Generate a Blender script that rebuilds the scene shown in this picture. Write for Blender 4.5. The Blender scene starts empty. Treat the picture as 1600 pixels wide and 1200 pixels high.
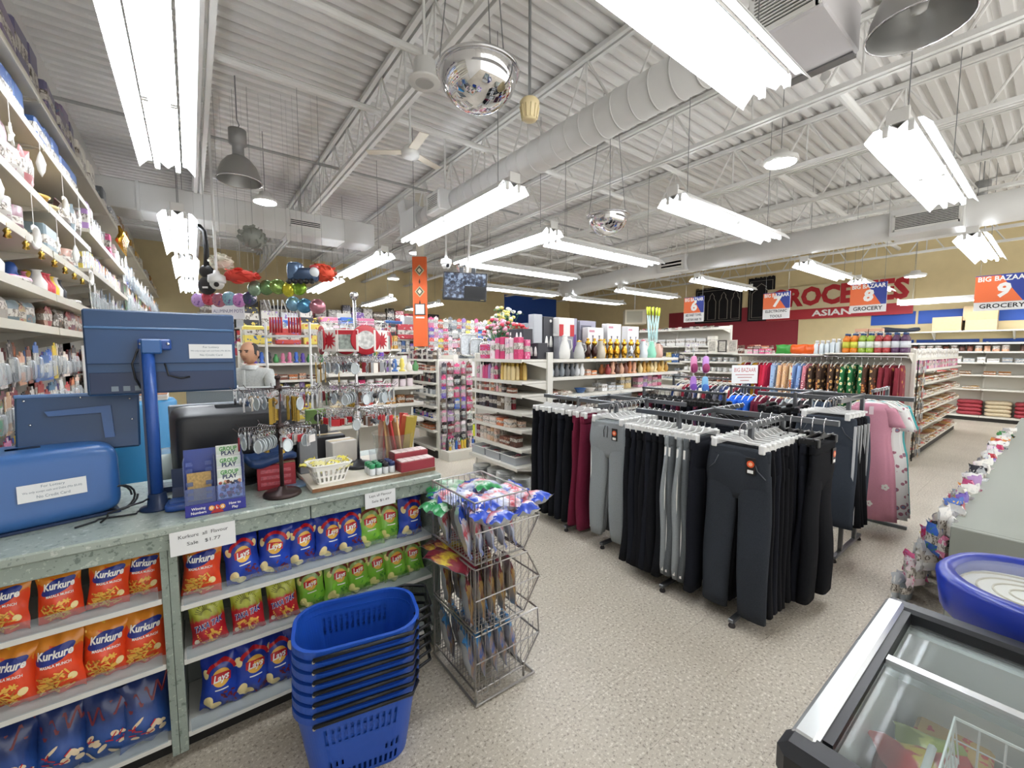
import bpy, math, random
from mathutils import Vector, Matrix
R = random.Random(7)
SC = bpy.context.scene
COL = SC.collection
PI = math.pi
# ---------------------------------------------------------------- camera
F_PX, CAM_H = 656.0, 1.62
PITCH, YAW = math.atan(51/656.0), math.radians(37.3)
cd_ = bpy.data.cameras.new('camera'); cam = bpy.data.objects.new('camera', cd_); COL.objects.link(cam)
cd_.sensor_fit = 'HORIZONTAL'; cd_.sensor_width = 36.0; cd_.lens = F_PX*36/1600; cd_.clip_start = .02
cam.location = (0, 0, CAM_H); cam.rotation_euler = (PI/2-PITCH, 0, -YAW)
SC.camera = cam
# ---------------------------------------------------------------- world: even fill light, added through the side left open behind the camera
wd = bpy.data.worlds.new('world'); SC.world = wd; wd.use_nodes = True
wd.node_tree.nodes['Background'].inputs[0].default_value = (1.0, .985, .95, 1)
wd.node_tree.nodes['Background'].inputs[1].default_value = 1.3
SC.view_settings.view_transform = 'Standard'; SC.view_settings.look = 'None'
SC.view_settings.gamma = 1.0; SC.view_settings.use_curve_mapping = False
SC.view_settings.exposure = 0.5
SC.cycles.max_bounces = 6; SC.cycles.diffuse_bounces = 3; SC.cycles.glossy_bounces = 3; SC.cycles.transmission_bounces = 4; SC.cycles.transparent_max_bounces = 10
SC.cycles.caustics_reflective = False; SC.cycles.caustics_refractive = False
TUBE_POWER = 28.0
BAY_POWER = 40.0
# ---------------------------------------------------------------- materials
_m = {}
def srgb(c):
    if isinstance(c, str):
        c = c.lstrip('#'); c = tuple(int(c[i:i+2], 16)/255 for i in (0, 2, 4))
    return tuple((x/12.92 if x <= .04045 else ((x+.055)/1.055)**2.4) for x in c[:3]) + (1,)
def new_mat(name):
    m = bpy.data.materials.new(name); m.use_nodes = True
    nt = m.node_tree; b = nt.nodes['Principled BSDF']
    return m, nt, b
def sset(b, k, v):
    if k in b.inputs: b.inputs[k].default_value = v
def mat(col, rough=.5, metal=0.0, alpha=1.0, trans=0.0, emit=0.0, spec=.5, noise=0.0, nscale=30, bump=0.0, coat=0.0):
    """plain procedural material with a little grain"""
    key = (str(col), rough, metal, alpha, trans, emit, spec, noise, nscale, bump, coat)
    if key in _m: return _m[key]
    m, nt, b = new_mat('mat_%d' % len(_m)); c = srgb(col)
    b.inputs['Base Color'].default_value = c; b.inputs['Roughness'].default_value = rough
    b.inputs['Metallic'].default_value = metal; b.inputs['Alpha'].default_value = alpha
    sset(b, 'Transmission Weight', trans); sset(b, 'Specular IOR Level', spec); sset(b, 'Coat Weight', coat)
    if emit: b.inputs['Emission Color'].default_value = c; b.inputs['Emission Strength'].default_value = emit
    if noise or bump:
        tc = nt.nodes.new('ShaderNodeTexCoord'); n = nt.nodes.new('ShaderNodeTexNoise')
        n.inputs['Scale'].default_value = nscale; n.inputs['Detail'].default_value = 4
        nt.links.new(tc.outputs['Object'], n.inputs['Vector'])
        if noise:
            r = nt.nodes.new('ShaderNodeValToRGB')
            r.color_ramp.elements[0].position = .3; r.color_ramp.elements[1].position = .7
            r.color_ramp.elements[0].color = tuple(x*(1-noise) for x in c[:3])+(1,)
            r.color_ramp.elements[1].color = tuple(min(1, x*(1+noise)) for x in c[:3])+(1,)
            nt.links.new(n.outputs['Fac'], r.inputs[0]); nt.links.new(r.outputs[0], b.inputs['Base Color'])
        if bump:
            bp = nt.nodes.new('ShaderNodeBump'); bp.inputs['Strength'].default_value = bump; bp.inputs['Distance'].default_value = .01
            nt.links.new(n.outputs['Fac'], bp.inputs['Height']); nt.links.new(bp.outputs[0], b.inputs['Normal'])
    _m[key] = m
    return m
def nd(nt, t, **kw):
    n = nt.nodes.new(t)
    for k, v in kw.items(): setattr(n, k, v)
    return n
def ramp(nt, stops, interp='LINEAR'):
    r = nd(nt, 'ShaderNodeValToRGB'); cr = r.color_ramp; cr.interpolation = interp
    while len(cr.elements) < len(stops): cr.elements.new(.5)
    for e, (p, c) in zip(cr.elements, stops): e.position = p; e.color = srgb(c)
    return r
def speckle(name, base, dark, light, scale, rough=.35, amount=(.38, .62), big=.0, coat=0.0, world=True):
    m, nt, b = new_mat(name)
    tc = nd(nt, 'ShaderNodeNewGeometry') if world else nd(nt, 'ShaderNodeTexCoord')
    out = tc.outputs['Position'] if world else tc.outputs['Object']
    n = nd(nt, 'ShaderNodeTexNoise'); n.inputs['Scale'].default_value = scale; n.inputs['Detail'].default_value = 3; n.inputs['Roughness'].default_value = .7
    nt.links.new(out, n.inputs['Vector'])
    r = ramp(nt, [(amount[0]-.06, dark), (amount[0], base), (amount[1], base), (amount[1]+.05, light)])
    nt.links.new(n.outputs['Fac'], r.inputs[0])
    n2 = nd(nt, 'ShaderNodeTexNoise'); n2.inputs['Scale'].default_value = 1.3; n2.inputs['Detail'].default_value = 4
    nt.links.new(out, n2.inputs['Vector'])
    mx = nd(nt, 'ShaderNodeMix', data_type='RGBA', blend_type='MULTIPLY'); mx.inputs[0].default_value = big
    r2 = ramp(nt, [(.3, (.72, .70, .66)), (.65, (1, 1, 1))])
    nt.links.new(n2.outputs['Fac'], r2.inputs[0])
    nt.links.new(r.outputs[0], mx.inputs[6]); nt.links.new(r2.outputs[0], mx.inputs[7])
    nt.links.new(mx.outputs[2], b.inputs['Base Color'])
    b.inputs['Roughness'].default_value = rough; sset(b, 'Coat Weight', coat)
    return m
def pack_mat(name, palette, label=('#d8d3ca', '#b8afa4'), dens=6.0, rough=.35, lab=.30, trans=0):
    """printed packaging: body colour picked per object, a pale label field with print lines (flat print)"""
    m, nt, b = new_mat('pack_'+name)
    oi = nd(nt, 'ShaderNodeObjectInfo'); st = [(i/len(palette), c) for i, c in enumerate(palette)]
    cr = ramp(nt, st, 'CONSTANT'); nt.links.new(oi.outputs['Random'], cr.inputs[0])
    m2 = nd(nt, 'ShaderNodeMath', operation='MULTIPLY'); m2.inputs[1].default_value = 17.31; nt.links.new(oi.outputs['Random'], m2.inputs[0])
    fr = nd(nt, 'ShaderNodeMath', operation='FRACT'); nt.links.new(m2.outputs[0], fr.inputs[0])
    cr2 = ramp(nt, [((i+.0)/len(palette), c) for i, c in enumerate(palette[::-1])], 'CONSTANT'); nt.links.new(fr.outputs[0], cr2.inputs[0])
    tc = nd(nt, 'ShaderNodeTexCoord'); sx = nd(nt, 'ShaderNodeSeparateXYZ'); nt.links.new(tc.outputs['Generated'], sx.inputs[0])
    # label band: |z-.5| < lab/2 shifted by random
    a = nd(nt, 'ShaderNodeMath', operation='SUBTRACT'); nt.links.new(sx.outputs[2], a.inputs[0])
    sh = nd(nt, 'ShaderNodeMapRange'); sh.inputs[3].default_value = .38; sh.inputs[4].default_value = .66; nt.links.new(fr.outputs[0], sh.inputs[0]); nt.links.new(sh.outputs[0], a.inputs[1])
    ab = nd(nt, 'ShaderNodeMath', operation='ABSOLUTE'); nt.links.new(a.outputs[0], ab.inputs[0])
    lt = nd(nt, 'ShaderNodeMath', operation='LESS_THAN'); lt.inputs[1].default_value = lab/2; nt.links.new(ab.outputs[0], lt.inputs[0])
    nz = nd(nt, 'ShaderNodeTexNoise', noise_dimensions='4D'); nz.inputs['Scale'].default_value = dens; nz.inputs['Detail'].default_value = 2
    nt.links.new(tc.outputs['Generated'], nz.inputs['Vector']); mw = nd(nt, 'ShaderNodeMath', operation='MULTIPLY'); mw.inputs[1].default_value = 50; nt.links.new(oi.outputs['Random'], mw.inputs[0]); nt.links.new(mw.outputs[0], nz.inputs['W'])
    lr = ramp(nt, [(.0, label[0]), (.5, label[1]), (.56, '#6a6258'), (.64, label[0])], 'CONSTANT'); nt.links.new(nz.outputs['Fac'], lr.inputs[0])
    mA = nd(nt, 'ShaderNodeMix', data_type='RGBA'); nt.links.new(nz.outputs['Fac'], mA.inputs[0])
    gt = nd(nt, 'ShaderNodeMath', operation='GREATER_THAN'); gt.inputs[1].default_value = .6; nt.links.new(nz.outputs['Fac'], gt.inputs[0]); nt.links.new(gt.outputs[0], mA.inputs[0])
    nt.links.new(cr.outputs[0], mA.inputs[6]); nt.links.new(cr2.outputs[0], mA.inputs[7])
    mB = nd(nt, 'ShaderNodeMix', data_type='RGBA'); nt.links.new(lt.outputs[0], mB.inputs[0]); nt.links.new(mA.outputs[2], mB.inputs[6]); nt.links.new(lr.outputs[0], mB.inputs[7])
    nt.links.new(mB.outputs[2], b.inputs['Base Color']); b.inputs['Roughness'].default_value = rough
    sset(b, 'Transmission Weight', trans)
    return m
def rand_mat(name, palette, rough=.5, metal=0, noise=0.0, nscale=8, spots=None, trans=0):
    """solid colour picked per object; optional printed spots"""
    m, nt, b = new_mat('rand_'+name)
    oi = nd(nt, 'ShaderNodeObjectInfo'); cr = ramp(nt, [(i/len(palette), c) for i, c in enumerate(palette)], 'CONSTANT')
    nt.links.new(oi.outputs['Random'], cr.inputs[0]); out = cr.outputs[0]
    if spots:
        tc = nd(nt, 'ShaderNodeTexCoord'); v = nd(nt, 'ShaderNodeTexNoise'); v.inputs['Scale'].default_value = nscale; v.inputs['Detail'].default_value = 2
        nt.links.new(tc.outputs['Object'], v.inputs['Vector'])
        sp = ramp(nt, [(0, spots[0]), (.5, spots[-1])], 'CONSTANT'); nt.links.new(oi.outputs['Random'], sp.inputs[0])
        th = nd(nt, 'ShaderNodeMath', operation='GREATER_THAN'); th.inputs[1].default_value = .56; nt.links.new(v.outputs['Fac'], th.inputs[0])
        mx = nd(nt, 'ShaderNodeMix', data_type='RGBA'); nt.links.new(th.outputs[0], mx.inputs[0]); nt.links.new(out, mx.inputs[6]); nt.links.new(sp.outputs[0], mx.inputs[7]); out = mx.outputs[2]
    nt.links.new(out, b.inputs['Base Color']); b.inputs['Roughness'].default_value = rough; b.inputs['Metallic'].default_value = metal
    sset(b, 'Transmission Weight', trans)
    return m
def clear(name='clear', tint='#ffffff', fac=.12, rough=.05):
    """thin clear plastic / glass sheet: mostly transparent, some gloss"""
    key = ('clear', tint, fac, rough)
    if key in _m: return _m[key]
    m = bpy.data.materials.new(name); m.use_nodes = True; nt = m.node_tree; nt.nodes.clear()
    o = nd(nt, 'ShaderNodeOutputMaterial'); t = nd(nt, 'ShaderNodeBsdfTransparent'); g = nd(nt, 'ShaderNodeBsdfPrincipled')
    g.inputs['Base Color'].default_value = srgb(tint); g.inputs['Roughness'].default_value = rough
    t.inputs[0].default_value = srgb(tint)
    mx = nd(nt, 'ShaderNodeMixShader'); fr = nd(nt, 'ShaderNodeLayerWeight'); pw = nd(nt, 'ShaderNodeMath', operation='POWER'); pw.inputs[1].default_value = 4.0; nt.links.new(fr.outputs['Facing'], pw.inputs[0])
    ad = nd(nt, 'ShaderNodeMath', operation='MULTIPLY_ADD'); ad.inputs[1].default_value = .6; ad.inputs[2].default_value = fac; nt.links.new(pw.outputs[0], ad.inputs[0])
    nt.links.new(ad.outputs[0], mx.inputs[0]); nt.links.new(t.outputs[0], mx.inputs[1]); nt.links.new(g.outputs[0], mx.inputs[2]); nt.links.new(mx.outputs[0], o.inputs[0])
    _m[key] = m
    return m
# ---------------------------------------------------------------- mesh builder
class MB:
    def __init__(s): s.v = []; s.f = []; s.mi = []; s.cur = 0; s.sm = []; s.smooth = False
    def m(s, i): s.cur = i; return s
    def sh(s, b): s.smooth = b; return s
    def add(s, vs, fs):
        o = len(s.v); s.v += [tuple(v) for v in vs]
        for f in fs: s.f.append(tuple(i+o for i in f)); s.mi.append(s.cur); s.sm.append(s.smooth)
        return s
    def box(s, c, d, rz=0.0, bev=0.0):
        x, y, z = d[0]/2, d[1]/2, d[2]/2
        if bev:
            e = min(bev, x*.45, y*.45, z*.45); vs = []; idx = {}
            for sx in (-1, 1):
                for sy in (-1, 1):
                    for sz in (-1, 1):
                        for ax in range(3):
                            p = [sx*(x-e), sy*(y-e), sz*(z-e)]; p[ax] = (sx*x, sy*y, sz*z)[ax]
                            idx[(sx, sy, sz, ax)] = len(vs); vs.append(p)
            fs = []; S = (-1, 1)
            for ax in range(3):
                o1, o2 = [(1, 2), (2, 0), (0, 1)][ax]
                for sg in S:
                    def k(a, b_):
                        t = [0, 0, 0]; t[ax] = sg; t[o1] = a; t[o2] = b_; return idx[(t[0], t[1], t[2], ax)]
                    q = [k(-1, -1), k(1, -1), k(1, 1), k(-1, 1)]
                    fs.append(q if sg > 0 else q[::-1])
                for a in S:
                    for b_ in S:
                        t1 = [0, 0, 0]; t1[o1] = a; t1[o2] = b_
                        p = []
                        for sg in S:
                            t = list(t1); t[ax] = sg
                            p.append((idx[(t[0], t[1], t[2], o1)], idx[(t[0], t[1], t[2], o2)]))
                        fs.append([p[0][0], p[1][0], p[1][1], p[0][1]] if a*b_ > 0 else [p[0][0], p[0][1], p[1][1], p[1][0]])
            for sx in S:
                for sy in S:
                    for sz in S:
                        q = [idx[(sx, sy, sz, 0)], idx[(sx, sy, sz, 1)], idx[(sx, sy, sz, 2)]]
                        fs.append(q if sx*sy*sz > 0 else q[::-1])
        else:
            vs = [(-x, -y, -z), (x, -y, -z), (x, y, -z), (-x, y, -z), (-x, -y, z), (x, -y, z), (x, y, z), (-x, y, z)]
            fs = [(0, 3, 2, 1), (4, 5, 6, 7), (0, 1, 5, 4), (1, 2, 6, 5), (2, 3, 7, 6), (3, 0, 4, 7)]
        ca, sa = math.cos(rz), math.sin(rz)
        return s.add([(c[0]+p[0]*ca-p[1]*sa, c[1]+p[0]*sa+p[1]*ca, c[2]+p[2]) for p in vs], fs)
    def b2(s, a, b, bev=0.0):
        return s.box([(a[i]+b[i])/2 for i in range(3)], [abs(b[i]-a[i]) for i in range(3)], 0, bev)
    def rod(s, p0, p1, r, n=6, r1=None, cap=True):
        p0, p1 = Vector(p0), Vector(p1); d = p1-p0
        if d.length < 1e-6: return s
        d.normalize(); u = d.orthogonal().normalized(); w = d.cross(u); r1 = r if r1 is None else r1; vs = []
        for i in range(n):
            a = 2*PI*i/n; e = u*math.cos(a)+w*math.sin(a); vs += [p0+e*r, p1+e*r1]
        fs = [(2*i, 2*((i+1) % n), 2*((i+1) % n)+1, 2*i+1) for i in range(n)]
        if cap: fs += [tuple(2*i for i in range(n))[::-1], tuple(2*i+1 for i in range(n))]
        return s.add(vs, fs)
    def tube(s, pts, r, n=6, closed=False):
        pts = [Vector(p) for p in pts]; N = len(pts); vs = []; u = None
        for i, p in enumerate(pts):
            a = pts[(i-1) % N] if (closed or i > 0) else p; b = pts[(i+1) % N] if (closed or i < N-1) else p
            t = (b-a)
            t = t.normalized() if t.length > 1e-9 else Vector((0, 0, 1))
            if u is None: u = t.orthogonal().normalized()
            u = (u-t*u.dot(t)); u = u.normalized() if u.length > 1e-6 else t.orthogonal().normalized(); w = t.cross(u)
            rr = r[i] if isinstance(r, (list, tuple)) else r
            for k in range(n): an = 2*PI*k/n; vs.append(p+(u*math.cos(an)+w*math.sin(an))*rr)
        fs = []
        for i in range(N if closed else N-1):
            j = (i+1) % N
            for k in range(n): k2 = (k+1) % n; fs.append((i*n+k, i*n+k2, j*n+k2, j*n+k))
        if not closed: fs += [tuple(range(n))[::-1], tuple((N-1)*n+k for k in range(n))]
        return s.add(vs, fs)
    def lathe(s, prof, c=(0, 0, 0), n=12, cap=True):
        vs = []
        for r, z in prof:
            for k in range(n): a = 2*PI*k/n; vs.append((c[0]+r*math.cos(a), c[1]+r*math.sin(a), c[2]+z))
        fs = []
        for i in range(len(prof)-1):
            for k in range(n): k2 = (k+1) % n; fs.append((i*n+k, i*n+k2, (i+1)*n+k2, (i+1)*n+k))
        if cap:
            fs.append(tuple(range(n))[::-1]); o = (len(prof)-1)*n; fs.append(tuple(o+k for k in range(n)))
        return s.add(vs, fs)
    def prism(s, poly, ax, lo, hi):
        """poly: list of 2-D points in the plane normal to axis ax (x: (y,z), y: (x,z), z: (x,y))"""
        def P(p, t): return {0: (t, p[0], p[1]), 1: (p[0], t, p[1]), 2: (p[0], p[1], t)}[ax]
        n = len(poly); vs = [P(p, lo) for p in poly]+[P(p, hi) for p in poly]
        fs = [(i, (i+1) % n, n+(i+1) % n, n+i) for i in range(n)]+[tuple(range(n))[::-1], tuple(range(n, 2*n))]
        if ax == 1: fs = [f[::-1] for f in fs]
        ar = sum(poly[i][0]*poly[(i+1) % n][1]-poly[(i+1) % n][0]*poly[i][1] for i in range(n))
        if ar < 0: fs = [f[::-1] for f in fs]
        return s.add(vs, fs)
    def grid(s, fn, nu, nv, closed_u=False):
        vs = [fn(i/(nu if closed_u else nu), j/nv) for j in range(nv+1) for i in range(nu+(0 if closed_u else 1))]
        w = nu if closed_u else nu+1; fs = []
        for j in range(nv):
            for i in range(nu):
                a = j*w+i; b = j*w+(i+1) % w; fs.append((a, b, b+w, a+w))
        return s.add(vs, fs)
    def xf(s, M, start=0):
        s.v[start:] = [tuple(M @ Vector(v)) for v in s.v[start:]]; return s
    def mesh(s, name, mats):
        me = bpy.data.meshes.new(name); me.from_pydata(s.v, [], s.f)
        for m_ in (mats if isinstance(mats, (list, tuple)) else [mats]): me.materials.append(m_)
        me.polygons.foreach_set('material_index', s.mi); me.polygons.foreach_set('use_smooth', s.sm); me.update()
        return me
    def build(s, name, mats, parent=None, loc=(0, 0, 0), rz=0.0):
        return put(name, s.mesh(name, mats), parent, loc, rz)
def put(name, me, parent=None, loc=(0, 0, 0), rz=0.0, rot=None, scale=None):
    o = bpy.data.objects.new(name, me); COL.objects.link(o); o.location = loc
    o.rotation_euler = rot if rot else (0, 0, rz)
    if scale: o.scale = scale
    if parent is not None: o.parent = parent
    return o
def tag(o, label, cat, group=None):
    o['label'] = label; o['category'] = cat
    if group: o['group'] = group
    return o
def thing(name, label, cat, loc=(0, 0, 0), rz=0.0, group=None, rot=None):
    o = bpy.data.objects.new(name, None); COL.objects.link(o); o.location = loc; o.rotation_euler = rot if rot else (0, 0, rz)
    o.empty_display_size = .05
    return tag(o, label, cat, group)
def struct(o): o['kind'] = 'structure'; return o
def copy_tree(root, loc, rz=None, label=None, group=None, rot=None):
    r = root.copy(); COL.objects.link(r); r.location = loc
    if rot is not None: r.rotation_euler = rot
    elif rz is not None: r.rotation_euler = (0, 0, rz)
    if label: r['label'] = label
    if group: r['group'] = group
    for c in root.children:
        k = c.copy(); COL.objects.link(k); k.parent = r
        for g in c.children:
            q = g.copy(); COL.objects.link(q); q.parent = k
    return r
_tx = {}
def text_geo(txt, bold=0.0, shear=0.0, extrude=0.0, spacing=1.0, align='CENTER', res=2):
    """flat glyph outlines of a word as (verts, faces), height 1 em, centred"""
    key = (txt, bold, shear, extrude, spacing, align, res)
    if key in _tx: return _tx[key]
    cu = bpy.data.curves.new('txt', 'FONT'); cu.body = txt; cu.align_x = align; cu.align_y = 'CENTER'; cu.offset = bold; cu.shear = shear
    cu.extrude = extrude; cu.space_character = spacing; cu.resolution_u = res
    o = bpy.data.objects.new('txt', cu); COL.objects.link(o)
    dg = bpy.context.evaluated_depsgraph_get(); ev = o.evaluated_get(dg); me = ev.to_mesh()
    vs = [tuple(v.co) for v in me.vertices]; fs = [tuple(p.vertices) for p in me.polygons]
    ev.to_mesh_clear(); bpy.data.objects.remove(o); bpy.data.curves.remove(cu)
    _tx[key] = (vs, fs)
    return vs, fs
def text_on(mb, txt, size, fn, width=None, **kw):
    """map a word through fn(x, y) -> 3-D point; width squeezes it to fit"""
    vs, fs = text_geo(txt, **kw)
    if not vs: return mb
    sx = size
    if width:
        w = max(v[0] for v in vs)-min(v[0] for v in vs); sx = width/max(w, 1e-6)
    return mb.add([fn(v[0]*sx, v[1]*size) for v in vs], fs)
# ---------------------------------------------------------------- shared colours
WHITE = mat('#e9e9e6', .45); CEIL = mat('#e6e5e1', .7, noise=.03, nscale=3)
STEELW = mat('#e8e7e3', .5); DARKM = mat('#2b2a2a', .4, .6); CHROME = mat('#d8d8da', .18, 1.0); WIRE = mat('#a9a6a2', .3, .9)
BLACK = mat('#101012', .5); GREYM = mat('#8b8d8e', .35, .7); SHELFW = mat('#e9e5da', .45); BEIGE = mat('#dfcd9f', .8, noise=.03, nscale=4)
# ================================================================ SETTING
X0, X1, Y0, Y1, ZD = -1.07, 15.0, -3.0, 15.0, 4.58
FLOORM = speckle('floor_tile', '#cac1b1', '#93887a', '#ece6da', 70, rough=.42, amount=(.43, .57), big=.30, coat=.0)
fb = struct(MB().b2((X0-.3, Y0, -.1), (X1+.3, Y1+.3, -.004)).build('floor', mat('#948a7c', .6)))
tile = MB().b2((0, 0, -.006), (.3040, .3040, 0)).mesh('floor_tile', FLOORM)
T = .3048; seen = []
fwx, fwy = math.sin(YAW), math.cos(YAW)
for i in range(-4, 50):
    for j in range(-10, 48):
        x, y = .0+i*T+.01, .62+j*T-T*2
        d = (x+.15)*fwx+(y+.15)*fwy; l = (x+.15)*fwy-(y+.15)*fwx
        if d > .35 and abs(l) < d*1.32: seen.append((d, i, j, x, y))
        elif -2.9 < y < 14.6 and x < 14.8 and x > -1.3: seen.append((99+d, i, j, x, y))
seen.sort(); rest = MB()
def hidden_tile(x, y): return (y > 2.1 and x < .9)
near = [t for t in seen if not hidden_tile(t[3], t[4])]; far = [t for t in seen if hidden_tile(t[3], t[4])]
for t in near[:290]: put('tile', tile, fb, (t[3], t[4], 0))
for t in near[290:]+far: rest.add([(t[3], t[4], 0), (t[3]+.304, t[4], 0), (t[3]+.304, t[4]+.304, 0), (t[3], t[4]+.304, 0)], [(0, 1, 2, 3)])
ro = rest.build('tile_field', FLOORM, fb); ro['kind'] = 'stuff'
# corrugated roof deck
mb = MB(); y = Y0; prof = []
while y < Y1+.1: prof += [(y, ZD), (y+.07, ZD), (y+.09, ZD+.045), (y+.13, ZD+.045)]; y += .15
for (a, za), (b, zb) in zip(prof[:-1], prof[1:]): mb.add([(X0-.2, a, za), (X1+.2, a, za), (X1+.2, b, zb), (X0-.2, b, zb)], [(0, 1, 2, 3)])
struct(mb.build('ceiling', mat('#e4e2de', .75, noise=.03, nscale=2)))
wl = struct(MB().b2((X0-.2, Y0, 0), (X0, Y1, ZD+.05)).build('wall_left', mat('#dcdad5', .8)))
wf = struct(MB().b2((X0-.2, Y1, 0), (X1+.2, Y1+.2, ZD+.05)).build('wall_far', BEIGE))
wb = struct(MB().b2((X1, Y0, 0), (X1+.2, Y1, ZD+.05)).build('wall_back', BEIGE))
# painted bands on the far walls: blue strip panels and maroon band
BLUEP = mat('#2550a8', .6); MAROON = mat('#8e2431', .6)
for a, b in ((-2.6, -1.2), (-1.15, .2), (.25, 1.2), (1.25, 2.35), (2.4, 3.3)):
    MB().b2((X1-.012, a, 2.33), (X1, b, 2.66)).build('panel', BLUEP, wb)
    MB().b2((X1-.012, a, 1.72), (X1, b, 1.92)).build('panel', BLUEP, wb)
MB().b2((X1-.01, 5.05, 1.3), (X1, 9.5, 3.1)).build('panel', MAROON, wb)
MB().b2((11.0, Y1-.012, 1.2), (14.1, Y1, 4.1)).build('panel', BLUEP, wf)
# ---------------------------------------------------------------- open-web roof joists (run away from the camera)
ch = MB()
for dx in (-.035, .035): ch.b2((dx-.022, Y0, .0), (dx+.022, Y1, .045))
chord = ch.mesh('chord', CEIL)
P = .62
dia1 = MB().rod((0, 0, 0), (0, P/2, .52), .013, 6).mesh('web_rod', CEIL); dia2 = MB().rod((0, 0, .52), (0, P/2, 0), .013, 6).mesh('web_rod', CEIL)
ver = MB().rod((0, 0, 0), (0, 0, .52), .010, 6).mesh('web_rod', CEIL)
JX = [.2+1.555*k for k in range(10)]
for k, x in enumerate(JX):
    side = ['above the sales counter', 'second from the left wall', 'over the round spiral duct', 'over the clothing racks', 'fifth from the left wall',
            'sixth from the left wall', 'seventh from the left wall', 'eighth from the left wall', 'ninth from the left wall', 'nearest the grocery back wall'][k]
    t = thing('roof_joist', 'white open-web steel roof joist '+side, 'roof joist', (x, 0, 4.0), 0, 'open-web roof joists')
    put('top_chord', chord, t, (0, 0, .52)); put('bottom_chord', chord, t, (0, 0, 0))
    y = .0 if k > 1 else 1.2
    while y < Y1-.7:
        put('web_rod', dia1, t, (0, y, .03)); put('web_rod', dia2, t, (0, y+P/2, .03)); put('web_rod', ver, t, (0, y+P/2, .03)); y += P*1.5 if k > 1 else P
# bridging angles and sprinkler pipes across the joists
def pipe(y, z, r, x0, x1, label, m=CEIL):
    tag(MB().rod((x0, y, z), (x1, y, z), r, 10).build('ceiling_pipe', m), label, 'pipe', 'pipes under the roof deck')
pipe(3.62, 4.25, .035, X0+.05, 6.6, 'white sprinkler pipe crossing under the deck nearest the camera')
pipe(4.75, 4.25, .035, .25, 9.0, 'white sprinkler pipe crossing above the hung bell lamp')
pipe(6.35, 4.18, .018, X0+.05, 8.0, 'thin grey conduit crossing behind the bell lamp', mat('#a7a7a4', .5))
pipe(8.9, 4.2, .03, X0+.05, 14.6, 'white pipe crossing the deck towards the far wall')
pipe(1.55, 4.25, .045, 4.95, 14.6, 'thick white pipe crossing above the clothing racks')
pipe(2.75, 4.25, .045, 6.4, 14.6, 'thick white pipe crossing above the grocery signs')
pipe(11.5, 4.15, .03, X0+.05, 14.6, 'white pipe nearest the beige far wall')
# ================================================================ CEILING FITTINGS
TUBE = mat('#f4f8ff', .5, emit=TUBE_POWER)
REFL = mat('#f1f2f0', .35)
def reflector_poly():
    a = [(-.175, -.012), (-.172, .0), (-.125, .055), (-.045, .062), (0, .022), (.045, .062), (.125, .055), (.172, 0), (.175, -.012)]
    return a
def make_fixture(L=2.40):
    mb = MB(); a = reflector_poly(); x0, x1 = 0, L
    segs = [(p, q) for p, q in zip(a[:-1], a[1:])]; lerp = lambda p, q, f: (p[0]+(q[0]-p[0])*f, p[1]+(q[1]-p[1])*f)
    segs = [sg for k, (p, q) in enumerate(segs) for sg in ([(p, q)] if k not in (2, 5) else [(p, lerp(p, q, .36)), (lerp(p, q, .64), q)])]   # uplight slots
    for (p, q) in segs:
        mb.add([(x0, p[0], p[1]), (x1, p[0], p[1]), (x1, q[0], q[1]), (x0, q[0], q[1])], [(0, 1, 2, 3)])
        mb.add([(x0, p[0], p[1]+.008), (x1, p[0], p[1]+.008), (x1, q[0], q[1]+.008), (x0, q[0], q[1]+.008)], [(3, 2, 1, 0)])
        for x, o in ((x0, 1), (x1, -1)):
            f = [(x, p[0], p[1]), (x, q[0], q[1]), (x, q[0], q[1]+.008), (x, p[0], p[1]+.008)]
            mb.add(f if o > 0 else f[::-1], [(0, 1, 2, 3)])
    refl = mb.mesh('reflector', REFL)
    chan = MB().b2((0, -.055, .066), (L, .055, .115), .006).mesh('channel', STEELW)
    tube = MB().sh(True).rod((0, 0, 0), (L/2-.05, 0, 0), .016, 10).mesh('tube', TUBE)
    sock = MB().b2((-.012, -.016, -.02), (.012, .016, .05), .003).mesh('socket', WHITE)
    plate = MB().b2((-.02, -.06, .06), (.0, .06, .15), .004).mesh('end_plate', STEELW)
    return refl, chan, tube, sock, plate
FX = make_fixture()
def fixture(x, y, z, alongx, label, drop=ZD, L=2.40):
    t = thing('fluorescent_light', label, 'light', (x, y, z), 0 if alongx else PI/2, 'suspended fluorescent lights')
    refl, chan, tube, sock, plate = FX
    put('reflector', refl, t); put('channel', chan, t); put('end_plate', plate, t); put('end_plate', plate, t, (L+.02, 0, 0))
    for h in (0, 1):
        for s in (-1, 1):
            put('tube', tube, t, (.025+h*L/2, s*.065, .018))
            for e in (.018, L/2-.018): put('socket', sock, t, (h*L/2+e, s*.065, .018))
    for e in (.25, L-.25):
        MB().rod((e, 0, .11), (e, .0, drop-z), .0035, 5).build('chain', GREYM, t)
ZL = 3.08
fixture(-.08, 2.12, ZL, False, 'overexposed fluorescent light hanging nearest over the left shelves')
fixture(-.05, 5.95, ZL, False, 'second fluorescent light of the row beside the left shelves')
fixture(.0, 8.55, ZL, False, 'third fluorescent light of the row beside the left shelves')
fixture(.03, 11.1, ZL, False, 'farthest fluorescent light of the row beside the left shelves')
fixture(2.40, 3.12, ZL, False, 'long fluorescent light under the spiral duct, nearest of its row')
fixture(2.43, 6.42, ZL, False, 'second fluorescent light under the spiral duct behind the bracket')
fixture(2.45, 9.2, ZL, False, 'farthest fluorescent light of the row under the spiral duct')
fixture(3.66, 3.95, ZL, False, 'fluorescent light above the hanging screen pointing to the far wall')
fixture(4.55, 11.6, ZL, False, 'small far fluorescent light left of the orange banner')
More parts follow.
